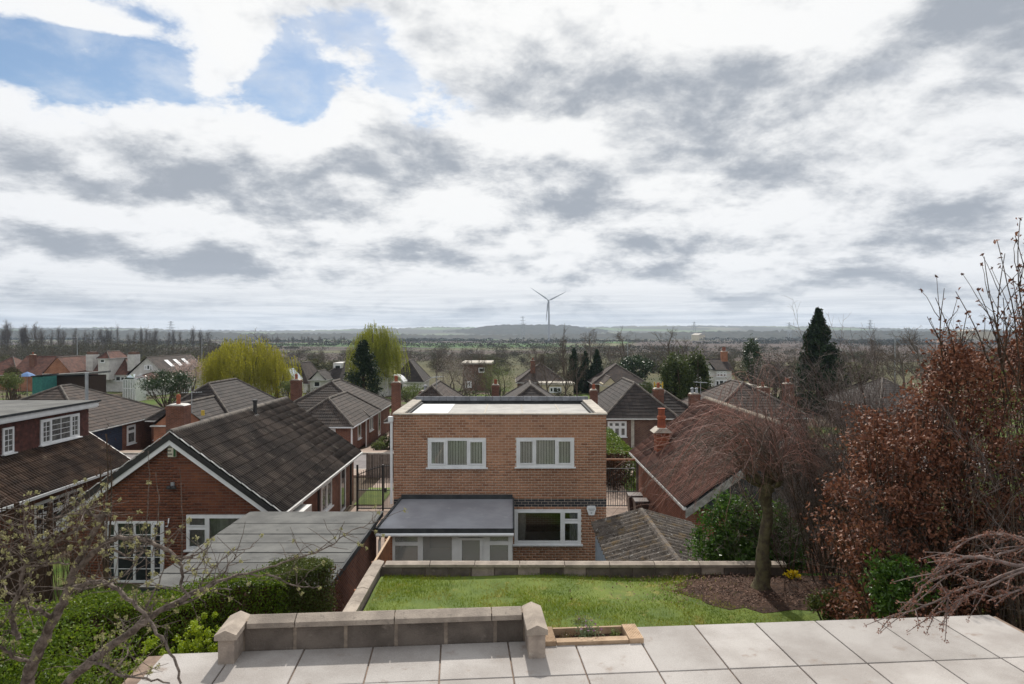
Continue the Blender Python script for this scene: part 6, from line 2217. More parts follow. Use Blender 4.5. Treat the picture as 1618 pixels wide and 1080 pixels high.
def bush_proto(seed, lm, n=2600, size=0.32, r=(1, 1, 0.8), clumps=60, z0=0.75, cr=0.3, stem=bark_brown, shell=0.4, aspect=0.45):
    g = np.random.default_rng(seed)
    pts = ellipsoid_points(g, n, (0, 0, z0), r, clumps, cr, shell)
    pts = pts[pts[:, 2] > 0.0]
    nb = NB().add(*leaves(pts, size, g, aspect))
    st = blade_branches(g, (0, 0, z0), r, 14, 0.05, NB(), (0, 0, -0.1))
    return proto(('stem', st.mesh('stem'), stem), ('foliage', nb.mesh('foliage'), lm))


SCRUB = [bush_proto(31, leaf_scrub, 2400, 0.14, aspect=0.2), bush_proto(32, leaf_scrub, 2200, 0.16, (1.1, 1.1, 0.7), aspect=0.2), bush_proto(33, leafmat('olive_scrub', [(0.07, 0.07, 0.03), (0.10, 0.10, 0.04), (0.06, 0.05, 0.03)], 0.8, 0.1, 0.1), 2300, 0.14, aspect=0.3)]
EVER = bush_proto(34, leaf_ivy, 2600, 0.2)
SPRING = bush_proto(35, leaf_spring, 1500, 0.11)


def conifer_proto(seed, n, taper=1.0, shape=1.0, size=0.05, width=0.3, lm=leaf_conifer, rough=0.12):
    """unit height cone-shaped evergreen built of drooping sprays"""
    g = np.random.default_rng(seed)
    nb_ = 260
    zz = g.uniform(0, 1, nb_) ** 1.15
    az = g.uniform(0, 2 * np.pi, nb_)
    rr = width * (1 - zz) ** shape * np.minimum(1, 0.55 + zz * 4) * g.uniform(0.65, 1.2, nb_) * (1 + 0.07 * np.sin(az * 2 + zz * 9 + seed))
    k_ = g.integers(0, nb_, n)
    f = np.sqrt(g.uniform(0.08, 1, n))
    rad = rr[k_] * f
    a = az[k_] + g.normal(0, 0.16, n)
    z = zz[k_] * 0.97 + 0.02 + g.normal(0, 0.018, n) + (f - 0.6) * 0.05
    pts = np.c_[np.cos(a) * rad, np.sin(a) * rad, np.clip(z, 0.0, 1.0)] + g.normal(0, 0.008, (n, 3))
    nb = NB().add(*leaves(pts, size, g, 0.4, 0.0, 0.15))
    tr = tubes([(np.array([(0, 0, -0.05), (0, 0, 0.5), (0, 0, 0.97)]), np.array((0.03, 0.018, 0.003)))], NB(), 7)
    return proto(('trunk', tr.mesh('trunk'), bark_brown), ('crown', nb.mesh('crown'), lm))


CON_COL = conifer_proto(41, 9000, width=0.30, shape=0.55, size=0.035)
CON_BIG = conifer_proto(42, 16000, width=0.42, shape=0.95, size=0.04)
CON_SML = conifer_proto(43, 5000, width=0.25, shape=0.7, size=0.05)


def willow_proto(seed, w, h, lm, n_str=620, droop=0.5, leaf=0.22):
    g = np.random.default_rng(seed)
    pts = []
    str_polys = []
    for i in range(n_str):
        az = g.uniform(0, 2 * np.pi)
        el = np.arcsin(g.uniform(0.05, 1.0))
        rr = w / 2 * g.uniform(0.55, 1.0)
        lump = 1 + 0.14 * math.sin(az * 3 + seed) + 0.1 * math.sin(az * 5 + el * 4)
        s = np.array((math.cos(az) * math.cos(el) * rr * lump, math.sin(az) * math.cos(el) * rr * lump, h * 0.50 + math.sin(el) * h * 0.47 * lump * (0.75 + 0.25 * rr / (w / 2))))
        L = min(h * droop * g.uniform(0.35, 1.2), s[2] - 0.4)
        K = max(4, int(L / 0.16))
        t = np.linspace(0, 1, K)
        out = np.array((math.cos(az), math.sin(az), 0))
        q = s + out * (t[:, None] * g.uniform(0.1, 0.9)) + np.array((0, 0, -1)) * (t[:, None] ** 1.15 * L) + g.normal(0, 0.05, (K, 3))
        pts.append(q)
        str_polys.append((np.array([q[0], q[K // 2], q[-1]]), np.array((0.018, 0.012, 0.006))))
    pts = np.concatenate(pts)
    nb = NB().add(*leaves(pts, leaf, g, 0.28, 0.0, 0.1, hang=(0, 0, -1)))
    tubes(str_polys, nb, 3)
    limbs = [(np.array([(0, 0, -0.3), (0.1, 0, h * 0.2), (0.2, 0.1, h * 0.32)]), np.array((0.42, 0.34, 0.28)))]
    for i in range(9):
        a = 2 * np.pi * i / 9 + g.uniform(-0.3, 0.3)
        e = np.array((math.cos(a) * w * 0.3, math.sin(a) * w * 0.3, h * g.uniform(0.65, 0.88)))
        st = np.array((0.15, 0.05, h * 0.27))
        t = np.linspace(0, 1, 5)[:, None]
        limbs.append((st + (e - st) * t + np.array((math.cos(a), math.sin(a), 0)) * np.sin(np.pi * t) * 0.5, np.linspace(0.2, 0.05, 5)))
    tr = NB()
    for l_ in limbs:
        tubes([l_], tr, 7)
    return proto(('trunk', tr.mesh('trunk'), bark_grey), ('crown', nb.mesh('crown'), lm))


W1 = willow_proto(51, 13.6, 9.4, leaf_willow, 1250, 0.62, 0.27)
W2 = willow_proto(52, 9.0, 12.0, leaf_willow2, 1150, 0.40, 0.27)
D = 100
place(W1, 'willow_tree', 'broad yellow weeping willow left of centre beyond the roofs', 'tree', (X(384, D), D, gz(D)))
place(W2, 'willow_tree', 'tall olive-green willow standing behind the dark column conifer', 'tree', (X(593, 112), 112, gz(112)))
W3 = willow_proto(53, 5.5, 6.0, leaf_willow, 220, 0.6, 0.24)
place(W3, 'willow_tree', 'small yellow willow hanging at the right edge of the broad one', 'tree', (X(437, 104), 104, gz(104)))

place(CON_COL, 'conifer_tree', 'dark narrow conifer in front of the olive willow', 'tree', (X(574, 76), 76, Z(637, 76)), Z(538, 76) - Z(637, 76), 0.3, sx=7.6)
place(CON_BIG, 'conifer_tree', 'large dark broad conifer right of centre against the fields', 'tree', (X(1293, 80), 80, gz(80)), Z(489, 80) - gz(80), 1.1, sx=10.6)
for px, y0, h_, lab in ((907, 551, 38, 'leftmost of three small dark conifers right of the turbine'), (925, 555, 36, 'middle one of three small dark conifers right of the turbine'), (943, 552, 42, 'rightmost of three small dark conifers right of the turbine')):
    place(CON_SML, 'conifer_tree', lab, 'tree', (X(px, 122), 122, gz(122)), Z(y0, 122) - gz(122), px)


def cloud_tree(label, px, D, ytop, wpx, ybot, lm, n, size, seed, clumps=70, cr=0.3, trunk_h=0.3, tm=bark_brown, name='evergreen_tree', elong=1.0, shell=0.55):
    g = np.random.default_rng(seed)
    b = gz(D)
    zt, zb = Z(ytop, D), max(Z(ybot, D), b + 0.1)
    c = (0, 0, (zt + zb) / 2 - b)
    r = (wpx / F * D / 2, wpx / F * D / 2 * elong, (zt - zb) / 2)
    t = thing(name, label, 'tree', (X(px, D), D, b))
    pts = ellipsoid_points(g, n, c, r, clumps, cr, shell)
    pts = pts[pts[:, 2] > 0.05]
    V, Q = leaves(pts, size, g, 0.5)
    o = NB().add(V + np.array(t.location), Q).build('crown', lm, t)
    st = blade_branches(g, c, r, 16, max(0.05, r[2] * 0.05), NB(), (0, 0, -0.2))
    st.V = [v + np.array(t.location) for v in st.V]
    st.build('trunk', tm, t)
    return t


cloud_tree('rounded olive evergreen tree with two lobes right of the flat-roofed house', 1070, 72, 556, 52, 650, leaf_holly, 9000, 0.26, 61)
cloud_tree('second lobe of evergreen foliage joined to the rounded olive tree', 1100, 73, 558, 46, 648, leaf_holly, 7000, 0.26, 62)
cloud_tree('tall ivy-covered trunk beside the white house', 1187, 104, 530, 30, 604, leaf_ivy, 3500, 0.26, 63, elong=1.0)
cloud_tree('wide dark evergreen clump behind the wide hip-roofed bungalow', 1003, 130, 561, 62, 602, leaf_ivy, 5000, 0.4, 64)
cloud_tree('pink-white blossoming magnolia left of the yellow willow', 295, 92, 565, 52, 612, blossom, 2300, 0.16, 65, cr=0.35, name='magnolia_tree', tm=bark_grey)
cloud_tree('grey-white blossoming tree behind the flat roof, left of the brick extension', 716, 96, 563, 84, 628, leafmat('grey_blossom', [(0.24, 0.21, 0.19), (0.32, 0.28, 0.25), (0.12, 0.10, 0.07)], 0.8, 0.1, 0.2), 5200, 0.14, 66, name='blossom_tree', cr=0.35, tm=bark_grey)
cloud_tree('pale green budding tree behind the middle of the flat roof', 786, 92, 570, 60, 628, leaf_spring, 3800, 0.13, 67, name='budding_tree', cr=0.35, tm=bark_grey)
cloud_tree('dense dark green shrub mass below the magnolia', 262, 86, 583, 80, 622, leaf_ivy, 4200, 0.24, 68, name='evergreen_shrub')
cloud_tree('rounded green shrub at the far left edge beside the parasol', 14, 84, 588, 40, 616, leaf_spring, 2200, 0.2, 69, name='green_shrub')
cloud_tree('brownish bush left of the blue parasol', 20, 88, 578, 26, 606, leaf_scrub, 1500, 0.2, 70, name='brown_shrub')
cloud_tree('low garden shrubs in front of the white conservatory', 652, 92, 606, 50, 634, leaf_spring, 2300, 0.2, 71, name='garden_shrub')
cloud_tree('round twiggy pinkish bare shrub above the parked car', 1222, 86, 562, 72, 614, twig_grey, 3600, 0.22, 72, name='bare_shrub', cr=0.4)
cloud_tree('clump of green shrubs left of the rounded olive tree', 1022, 88, 603, 36, 625, leaf_holly, 1600, 0.2, 73, name='garden_shrub')
cloud_tree('green garden shrubs beneath the small willow', 455, 96, 600, 30, 620, leaf_spring, 1200, 0.2, 74, name='garden_shrub')
cloud_tree('small green shrub by the driveway across the street', -6, 46, 0, 0, 0, leaf_spring, 1, 0.1, 75) if False else None
for px, D_, lab in ((598, 47.8, 'small leafy shrub at the corner of the driveway across the street'), (608, 49.5, 'taller leafy shrub against the wall across the street')):
    cloud_tree(lab, px, D_, 697 if px < 600 else 688, 24, 716, leaf_spring, 700, 0.14, px, name='garden_shrub')

# bare trees picked out one by one
for i, (px, D_, yt, lab, sc) in enumerate((
        (988, 210, 513, 'broad bare oak standing alone in the middle distance', 1.25), (890, 190, 510, 'bare tree with tall open crown right of the turbine', 0.8), (936, 230, 516, 'slender bare tree between the turbine and the broad oak', 0.7),
        (1060, 200, 516, 'bare tree with a broken leaning crown right of the broad oak', 1.1), (1083, 215, 522, 'wide low bare tree beyond the evergreen', 1.2), (1380, 150, 509, 'leaning bare tree left of the right-hand street lamp', 0.7),
        (1462, 120, 512, 'bare tree left of the tall beech shoots', 0.8), (1590, 130, 484, 'round bare tree behind the beech shoots at right edge', 1.1), (418, 260, 516, 'bare tree above the right shoulder of the yellow willow', 1.3),
        (893, 92, 541, 'tall brown twiggy tree in front of the hip-roofed bungalow', 0.7), (868, 96, 552, 'thin brown twiggy tree left of the tall twiggy one', 0.7), (912, 100, 556, 'brown twiggy tree next to the three small conifers', 0.8), (752, 96, 545, 'thin birch rising beside the blossoming tree', 0.5), (1140, 150, 540, 'bare tree behind the white house', 1.1),
        (1430, 100, 540, 'bare tree just right of the right-hand street lamp', 0.9), (1500, 140, 515, 'bare spreading tree near the right edge of the fields', 1.0), (1345, 130, 545, 'low bare tree right of the large conifer', 1.2), (768, 118, 556, 'bare tree in front of the brick extension', 0.9), (738, 112, 560, 'low bare tree left of the brick extension', 1.0), (690, 150, 548, 'bare grey tree above the blossoming tree', 1.1), (560, 170, 540, 'bare tree behind the dormer bungalow', 1.0))):
    b = gz(D_)
    h_ = Z(yt, D_) - b
    pr = BARE[i % 4]
    place(pr, 'bare_tree', lab, 'tree', (X(px, D_), D_, b), h_ / 10, i * 1.7, sx=h_ / 10 * sc)

# far poplars
k_ = 0
for px in list(range(2, 60, 6)) + list(range(64, 330, 8)) + list(range(424, 545, 7)):
    D_ = 470 if px < 60 else (560 if px < 330 else 900)
    jx = rngT.normal(0, 5)
    top = (508 if px < 60 else 517) + rngT.normal(0, 4) if px < 330 else 529 + rngT.uniform(-1, 1)
    b = gz(D_)
    h_ = Z(top, D_) - b
    w_ = h_ / 10 * rngT.uniform(0.45, 1.0)
    place(POP[k_ % 2], 'poplar_tree', 'upright bare poplar in the far rows left of centre' if px < 330 else 'distant bare poplar in the avenue between the two willows', 'tree', (X(px + jx, D_), D_, b), h_ / 10, rngT.uniform(0, 6), 'poplars in the far left rows' if px < 330 else 'poplars of the distant avenue', sx=w_)
    k_ += 1

# scrub belt between the houses and the fields
for i in range(330):
    px = rngT.uniform(-60, 1680)
    D_ = rngT.uniform(135, 420) if px > 330 else rngT.uniform(140, 330)
    left = px < 330
    open_ = 620 < px < 900
    if open_ and D_ < 230 and rngT.uniform() < 0.75:
        continue
    if 1150 < px and rngT.uniform() < 0.45 and D_ > 180:
        continue
    x = X(px, D_)
    b = gz(D_)
    if rngT.uniform() < (0.4 if left else 0.55):
        h_ = rngT.uniform(5.5, 9.5) if (left or D_ > 250) else rngT.uniform(4, 6.5)
        place(BARE[i % 4], 'bare_tree', 'bare brown tree in the scrub belt beyond the houses', 'tree', (x, D_, b), h_ / 10, rngT.uniform(0, 6), 'bare trees of the scrub belt', sx=h_ / 10 * rngT.uniform(0.8, 1.3))
    else:
        s = rngT.uniform(1.8, 3.6)
        place(SCRUB[i % 3], 'scrub_bush', 'brown-olive bush in the scrub belt beyond the houses', 'bush', (x, D_, b), s, rngT.uniform(0, 6), 'bushes of the scrub belt', sx=s * rngT.uniform(1.1, 2.2))
# the thick of the scrub, which nobody could count
nb = NB()
g = np.random.default_rng(78)
for i in range(620):
    px = g.uniform(-80, 1700)
    left = px < 330
    D_ = g.uniform(150, 480) if left else g.uniform(170, 470)
    if 560 < px < 1180 and D_ < 270 and g.uniform() < 0.8:
        continue
    h_ = g.uniform(2.0, 5.5) if left else g.uniform(1.5, 3.6) + (2.2 if D_ > 300 else 0)
    w_ = g.uniform(4, 11)
    c = np.array((X(px, D_), D_, gz(D_) + h_ * 0.42))
    n = 230
    nb.add(*leaves(ellipsoid_points(g, n, c, (w_, w_ * 0.5, h_ * 0.6), 14, 0.4, 0.3), 0.42 + D_ / 900, g, 0.22))
for i in range(230):
    left = i < 150
    px = g.uniform(-80, 345) if left else g.uniform(330, 1700)
    D_ = g.uniform(300, 455) if left else g.uniform(430, 720)
    h_ = g.uniform(7, 13.5) if left else g.uniform(4, 8.5)
    w_ = g.uniform(5, 14)
    c = np.array((X(px, D_), D_, gz(D_) + h_ * 0.45))
    n = 330
    nb.add(*leaves(ellipsoid_points(g, n, c, (w_, w_ * 0.5, h_ * 0.58), 16, 0.4, 0.25), 0.5 + D_ / 600, g, 0.16))
sw_ = nb.build('scrub_wood', leafmat('scrub_wood_twigs', [(0.05, 0.042, 0.026), (0.075, 0.06, 0.038), (0.06, 0.062, 0.028), (0.095, 0.075, 0.05)], 0.9, 0.1, 0.1), None, 'stuff')
sw_['label'] = 'dense brown-olive scrub wood between the houses and the fields'
# hedge lines and woods on the plain as one mass
nb = NB()
g = np.random.default_rng(77)
for i in range(46):
    D_ = g.uniform(430, 1650)
    px0 = g.uniform(-100, 1700)
    L = g.uniform(60, 330)
    if px0 > 1050 and D_ < 900:
        D_ += 500
    n = int(L * 6)
    t_ = g.uniform(0, 1, n)
    hh = g.uniform(3.0, 9.0) * (0.6 + 0.4 * np.sin(t_ * g.uniform(10, 40) + 1) ** 2)
    pts = np.c_[X(px0, D_) + t_ * L / F * D_, D_ + g.normal(0, 4, n) + t_ * g.uniform(-30, 30), gz(D_) + hh * g.uniform(0, 1, n) ** 0.8]
    nb.add(*leaves(pts, D_ / 480, g, 0.6))
hl = nb.build('field_hedges', leafmat('far_hedge_twigs', [(0.045, 0.042, 0.026), (0.065, 0.056, 0.035), (0.05, 0.06, 0.025)], 0.9, 0.1, 0), None, 'stuff')
hl['label'] = 'brown field hedges and far woods scattered across the plain'
# low garden planting between the houses
nb = NB()
for i in range(170):
    px, D_ = g.uniform(-20, 1640), g.uniform(66, 112)
    c = np.array((X(px, D_), D_, gz(D_) + 0.5))
    n = 150
    nb.add(*leaves(ellipsoid_points(g, n, c, (g.uniform(0.8, 2.2), 1.0, g.uniform(0.6, 1.4)), 10, 0.4, 0.3), 0.26, g, 0.5))
gp = nb.build('garden_planting', leafmat('mixed_garden_leaves', [(0.05, 0.06, 0.02), (0.07, 0.05, 0.03), (0.05, 0.08, 0.02), (0.10, 0.08, 0.05)], 0.7, 0.2, 0.15), None, 'stuff')
gp['label'] = 'mixed low shrubs and planting in the back gardens beyond the street'
# ------------------------------------------------------------------ hedges and shrubs in the near gardens
def hedge(label, pts2, top, bottom, w, lm, n, size, seed, bumps=0.06, cat='hedge'):
    """clipped hedge following the line pts2 [(x, y), ...]"""
    g = np.random.default_rng(seed)
    t = thing('hedge', label, cat, (pts2[0][0], pts2[0][1], bottom))
    segs = [(Vector(a), Vector(b)) for a, b in zip(pts2[:-1], pts2[1:])]
    tot = sum((b - a).length for a, b in segs)
    P_ = []
    for a, b in segs:
        m = int(n * (b - a).length / tot)
        dv = (b - a)
        nr = Vector((-dv.y, dv.x)).normalized()
        f = g.uniform(0, 1, m)
        # mostly on the top and the two faces
        sel = g.uniform(0, 1, m)
        hgt = top - bottom
        off = np.where(sel < 0.35, g.uniform(-w / 2, w / 2, m), np.where(g.uniform(size=m) < 0.7, -w / 2, w / 2))
        z = np.where(sel < 0.35, top, bottom + hgt * g.uniform(0, 1, m) ** 0.7)
        x = a.x + dv.x * f + nr.x * off
        y = a.y + dv.y * f + nr.y * off
        wob = bumps * (np.sin(x * 3.1 + z * 2) + np.sin(y * 4.3 + x * 2.2) + np.sin(z * 5 + x))
        q = np.c_[x + nr.x * wob, y + nr.y * wob, z + wob * 0.6] + g.normal(0, 0.035, (m, 3))
        P_.append(q)
    NB().add(*leaves(np.concatenate(P_), size, g, 0.55, 0.4)).build('foliage', lm, t)
    mb = MB()
    pol = []
    for a, b in segs:
        k_ = 0.1
        L = (b - a).length
        while k_ < L:
            q = a + (b - a) * (k_ / L)
            for s in range(3):
                e = np.array((q.x + g.normal() * w * 0.25, q.y + g.normal() * w * 0.25, top - 0.12))
                pol.append((np.linspace((q.x, q.y, bottom - 0.1), e, 4), np.array((0.02, 0.016, 0.012, 0.006))))
            k_ += 0.35
    tubes(pol, NB(), 4).build('stem', bark_brown, t)
    # inner mass of small twigs keeps the hedge from being see-through
    m = n // 3
    q = []
    for a, b in segs:
        f = g.uniform(0, 1, m)
        q.append(np.c_[a.x + (b - a).x * f, a.y + (b - a).y * f, g.uniform(bottom, top - 0.08, m)] + np.c_[g.normal(0, w * 0.2, (m, 2)), np.zeros(m)])
    NB().add(*leaves(np.concatenate(q), size * 1.8, g, 0.5)).build('inner_twigs', climber, t)
    return t


hedge('long clipped bright green hedge below the grey garage roof', [(-9.2, 10.4), (-6.6, 11.0), (-4.1, 12.2)], -1.5, -3.3, 0.75, leaf_hedge, 52000, 0.042, 81)
hedge('taller brownish block at the right end of the clipped hedge', [(-4.25, 12.2), (-3.38, 12.65)], -1.44, -3.3, 0.6, leaf_hedge_brown, 22000, 0.036, 82)
hedge('square green hedge with yellow-green top beyond the side gate', [(5.3, 35.0), (5.3, 44.0)], -3.35, -5.3, 2.1, leafmat('golden_hedge', [(0.05, 0.10, 0.01), (0.10, 0.16, 0.015), (0.2, 0.22, 0.03)], 0.5, 0.3, 0.3), 14000, 0.10, 83)
hedge('low hedge in the garden left of the bungalow', [(-16, 14), (-11, 14.5)], -3.4, -5.2, 0.9, leaf_hedge_brown, 12000, 0.06, 84)


def leafy(name, label, cat, c, r, n, size, lm, seed, clumps=60, cr=0.3, base=None, aspect=0.5, sm=bark_brown, flat=0.0, shell=0.5, zmin=None, stems=16, sr=0.03):
    g = np.random.default_rng(seed)
    base = base or (c[0], c[1], c[2] - r[2])
    t = thing(name, label, cat, base)
    pts = ellipsoid_points(g, n, c, r, clumps, cr, shell)
    if zmin is not None:
        pts = pts[pts[:, 2] > zmin]
    NB().add(*leaves(pts, size, g, aspect, flat)).build('foliage', lm, t)
    blade_branches(g, c, r, stems, sr, NB(), base).build('stem', sm, t)
    return t


# spurge beside the parapet
for i, (px, py, D_, lab) in enumerate(((232, 1030, 6.3, 'lime spurge clump furthest left by the patio edge'), (300, 1000, 6.6, 'lime spurge clump just left of the parapet end'), (330, 985, 6.9, 'tall lime spurge clump touching the parapet end'), (265, 1020, 7.0, 'lime spurge clump in the middle below the hedge'), (380, 985, 7.4, 'lime spurge clump behind the left end of the parapet'))):
    q = P(px, py, D_)
    leafy('spurge_plant', lab, 'plant', (q.x, q.y, q.z - 0.12), (0.21, 0.22, 0.27), 1000, 0.03, leaf_lime, 90 + i, 16, 0.16, base=(q.x, q.y, -3.3), stems=12, sr=0.008, sm=leaf_hedge)
# dark planting at the bottom left below the tree
leafy('evergreen_shrub', 'dark green shrub under the foreground tree at bottom left', 'shrub', (-3.9, 6.5, -1.3), (1.1, 0.8, 0.85), 9000, 0.05, leaf_hedge_brown, 97, base=(-3.9, 6.5, -3.3), shell=0.3)
leafy('evergreen_shrub', 'green shrub at the far left edge behind the foreground tree', 'shrub', (-5.9, 8.4, -1.5), (1.3, 0.9, 0.75), 9000, 0.05, leaf_hedge, 98, base=(-5.9, 8.4, -3.3), shell=0.3)

# trellis and dead climber in front of the dormer house
tr_ = thing('trellis_fence', 'dark wooden trellis fence in front of the dormer house', 'fence', (-13.4, 17.6, G))
TZ0, TZ1 = Z(895, 17.6), Z(800, 17.6)
x0, x1 = X(-30, 17.6), X(76, 17.6)
x = x0
while x < x1:
    MB().box(x, 17.6, TZ0 + 0.5, x + 0.022, 17.615, TZ1).build('upright_lath', timber_dark, tr_)
    x += 0.13
z = TZ0 + 0.55
while z < TZ1:
    MB().box(x0, 17.616, z, x1, 17.63, z + 0.022).build('cross_lath', timber_dark, tr_)
    z += 0.13
for x in (x0, (x0 + x1) / 2, x1):
    MB().box(x - 0.045, 17.632, G, x + 0.045, 17.72, TZ1 + 0.08).build('post', timber_dark, tr_)
b = x0
while b < x1 - 0.1:
    MB().box(b, 17.6, G, b + 0.14, 17.625, TZ0 + 0.48).build('board', timber_dark, tr_)
    b += 0.148
leafy('dead_climber', 'tangle of dead brown climber at the end of the trellis', 'climber', (X(118, 17), 17.0, Z(835, 17)), (0.8, 0.55, 1.25), 5200, 0.05, climber, 99, base=(X(118, 17), 17.0, G), aspect=0.2, stems=40, sr=0.014, cr=0.35)
# tall bare canes
cn = thing('bare_cane', 'thick bare brown cane rising in front of the bungalow bargeboard', 'shrub', (X(168, 15), 15, G))
gc = np.random.default_rng(3)
cane = []
for i, (px, yt) in enumerate(((168, 688), (176, 720), (160, 740))):
    K = 9
    t_ = np.linspace(0, 1, K)
    a_, b_ = np.array((X(168, 15), 15.0, G)), np.array(P(px, yt, 15.0))
    q = a_ + (b_ - a_) * t_[:, None] + gc.normal(0, 0.02, (K, 3))
    cane.append((q, np.linspace(0.035, 0.014, K)))
tubes(cane, NB(), 5).build('cane', bark_brown, cn)
kp = np.concatenate([q for q, _ in cane])
kp = kp[kp[:, 2] > -3.5]
kp = np.repeat(kp, 22, 0) + gc.normal(0, 0.05, (len(kp) * 22, 3)) + np.c_[np.zeros((len(kp) * 22, 2)), gc.uniform(-0.3, 0.3, len(kp) * 22)]
NB().add(*leaves(kp, 0.06, gc, 0.35)).build('dry_leaf', climber, cn, 'stuff')

# ------------------------------------------------------------------ foreground fruit tree at bottom left
ft = thing('fruit_tree', 'gnarled bare fruit tree with cream buds in the bottom left foreground', 'tree', (-3.5, 4.6, -3.3))
g = np.random.default_rng(101)


def path(pts, r0, r1):
    """smooth branch through (px, py, distance) points"""
    q = np.array([P(*a) for a in pts])
    t = np.linspace(0, len(q) - 1, (len(q) - 1) * 4 + 1)
    qs = np.stack([np.interp(t, np.arange(len(q)), q[:, i]) for i in range(3)], 1)
    for _ in range(2):
        qs[1:-1] = (qs[:-2] + 2 * qs[1:-1] + qs[2:]) / 4
    qs[1:-1] += g.normal(0, 0.004, (len(qs) - 2, 3))
    r = np.linspace(r0, r1, len(qs)) * 0.8 * g.uniform(0.88, 1.12, len(qs))
    return qs, r


A = path([(20, 1160, 4.6), (44, 1075, 4.55), (55, 1039, 4.5), (86, 976, 4.5), (104, 945, 4.5), (112, 909, 4.48), (148, 841, 4.45), (166, 810, 4.4)], 0.058, 0.018)
base_ = (np.array([(-3.5, 4.65, -3.4), (-3.48, 4.62, -1.5), (-3.42, 4.6, -0.4), A[0][0]]), np.array((0.12, 0.1, 0.08, 0.06)))
G2 = path([(60, 1160, 4.5), (104, 1080, 4.4), (145, 1041, 4.3), (197, 1007, 4.25), (223, 987, 4.2), (250, 966, 4.2), (300, 940, 4.25), (332, 924, 4.3), (355, 913, 4.4), (392, 906, 4.6)], 0.04, 0.010)
br = [A, base_, G2,
      path([(128, 895, 4.47), (145, 875, 4.42), (166, 857, 4.38), (187, 849, 4.33), (226, 851, 4.25), (254, 862, 4.2), (283, 883, 4.15), (288, 899, 4.12), (285, 925, 4.1), (300, 945, 4.05)], 0.026, 0.008),
      path([(112, 930, 4.48), (135, 922, 4.4), (161, 918, 4.3), (187, 930, 4.2), (208, 950, 4.15), (234, 977, 4.1), (255, 1008, 4.05), (275, 1039, 4.0), (286, 1080, 3.95)], 0.022, 0.008),
      path([(392, 906, 4.6), (434, 892, 4.7), (475, 880, 4.8), (496, 873, 4.85), (527, 860, 4.9), (545, 842, 4.95), (569, 833, 5.0), (595, 824, 5.05)], 0.009, 0.003),
      path([(392, 906, 4.6), (430, 910, 4.65), (470, 928, 4.7), (505, 925, 4.75)], 0.008, 0.004),
      path([(30, 1010, 4.3), (18, 985, 4.3), (18, 961, 4.3), (34, 925, 4.3), (36, 899, 4.3), (49, 875, 4.3), (65, 868, 4.3), (95, 850, 4.3), (130, 832, 4.3)], 0.022, 0.006),
      path([(86, 978, 4.5), (62, 962, 4.4), (40, 960, 4.35), (38, 935, 4.3), (50, 900, 4.3), (80, 888, 4.3), (110, 890, 4.25)], 0.018, 0.005),
      path([(-30, 1010, 4.2), (0, 1022, 4.2), (18, 1037, 4.25), (46, 1046, 4.4)], 0.012, 0.016),
      path([(130, 1050, 4.35), (160, 1045, 4.2), (185, 1065, 4.1), (230, 1072, 4.05), (268, 1079, 4.0)], 0.014, 0.006),
      path([(5, 915, 4.2), (60, 880, 4.3), (105, 845, 4.35), (140, 830, 4.4)], 0.010, 0.006),
      path([(166, 857, 4.38), (200, 880, 4.3), (215, 870, 4.28), (240, 870, 4.25)], 0.010, 0.004),
      path([(283, 883, 4.15), (300, 880, 4.1), (310, 876, 4.1), (330, 865, 4.1)], 0.010, 0.003),
      path([(300, 940, 4.25), (315, 925, 4.3), (345, 890, 4.35), (370, 865, 4.4)], 0.006, 0.002),
      path([(350, 915, 4.4), (362, 890, 4.42), (385, 870, 4.45), (402, 862, 4.5)], 0.006, 0.002),
      path([(290, 905, 4.1), (310, 900, 4.1), (325, 875, 4.1), (335, 855, 4.1)], 0.006, 0.002),
      path([(166, 815, 4.4), (150, 815, 4.42), (130, 800, 4.45)], 0.012, 0.004), path([(160, 820, 4.4), (135, 808, 4.4), (120, 812, 4.4)], 0.010, 0.004)]
extra = []
for q, r in br[2:]:
    for i in range(2 if len(q) > 20 else 1):
        j = g.integers(3, len(q) - 2)
        if q[j][0] > -2.15:
            continue
        K = 10
        dv = unit(g.normal(size=3) * (1, 0.7, 0.8) + (-0.25, 0, 0.35))
        w_ = [q[j]]
        for m in range(K - 1):
            dv = unit(dv + g.normal(0, 0.28, 3) + (0, 0, 0.08))
            w_.append(w_[-1] + dv * g.uniform(0.035, 0.07))
        extra.append((np.array(w_), np.linspace(max(0.005, r[j] * 0.55), 0.0025, K)))
br += extra
nb = NB()
for q in br:
    tubes([q], nb, 7)
nb.build('branch', bark_pale, ft)
tw = NB()
tips = []
for q, r in br[2:]:
    for i in range(int(len(q) * 1.6)):
        j = g.integers(2, len(q) - 1)
        if q[j][0] > -2.1 and g.uniform() < 0.6:
            continue
        dv = unit(g.normal(size=3) * (1, 0.8, 0.8) + (0.1, 0, 0.5))
        L = g.uniform(0.05, 0.28)
        K = 4
        t = np.linspace(0, 1, K)[:, None]
        w_ = q[j] + dv * L * t + g.normal(0, 0.010, (K, 3)) * t
        tubes([(w_, np.linspace(0.003, 0.0013, K))], tw, 4)
        tips += [w_[-1], w_[2]]
    for i in range(len(q)):
        if g.uniform() < 0.3:
            tips.append(q[i] + g.normal(0, 0.012, 3))
for pts, r0 in (((168, 860, 4.6), (166, 800, 4.7), (170, 745, 4.75)), 0.006), (((232, 930, 4.3), (231, 840, 4.3), (236, 760, 4.3), (234, 712, 4.3)), 0.005), (((240, 880, 4.3), (252, 800, 4.35), (246, 745, 4.4)), 0.005), (((286, 900, 4.2), (290, 820, 4.2), (283, 738, 4.25)), 0.004):
    q = path(pts, r0, 0.002)
    tubes([q], tw, 5)
    for i in range(2, len(q[0]), 3):
        tips.append(q[0][i])
tw.build('twig', bark_pale, ft, 'stuff')
tips = np.array(tips)
tips = tips[g.uniform(size=len(tips)) < 0.28]
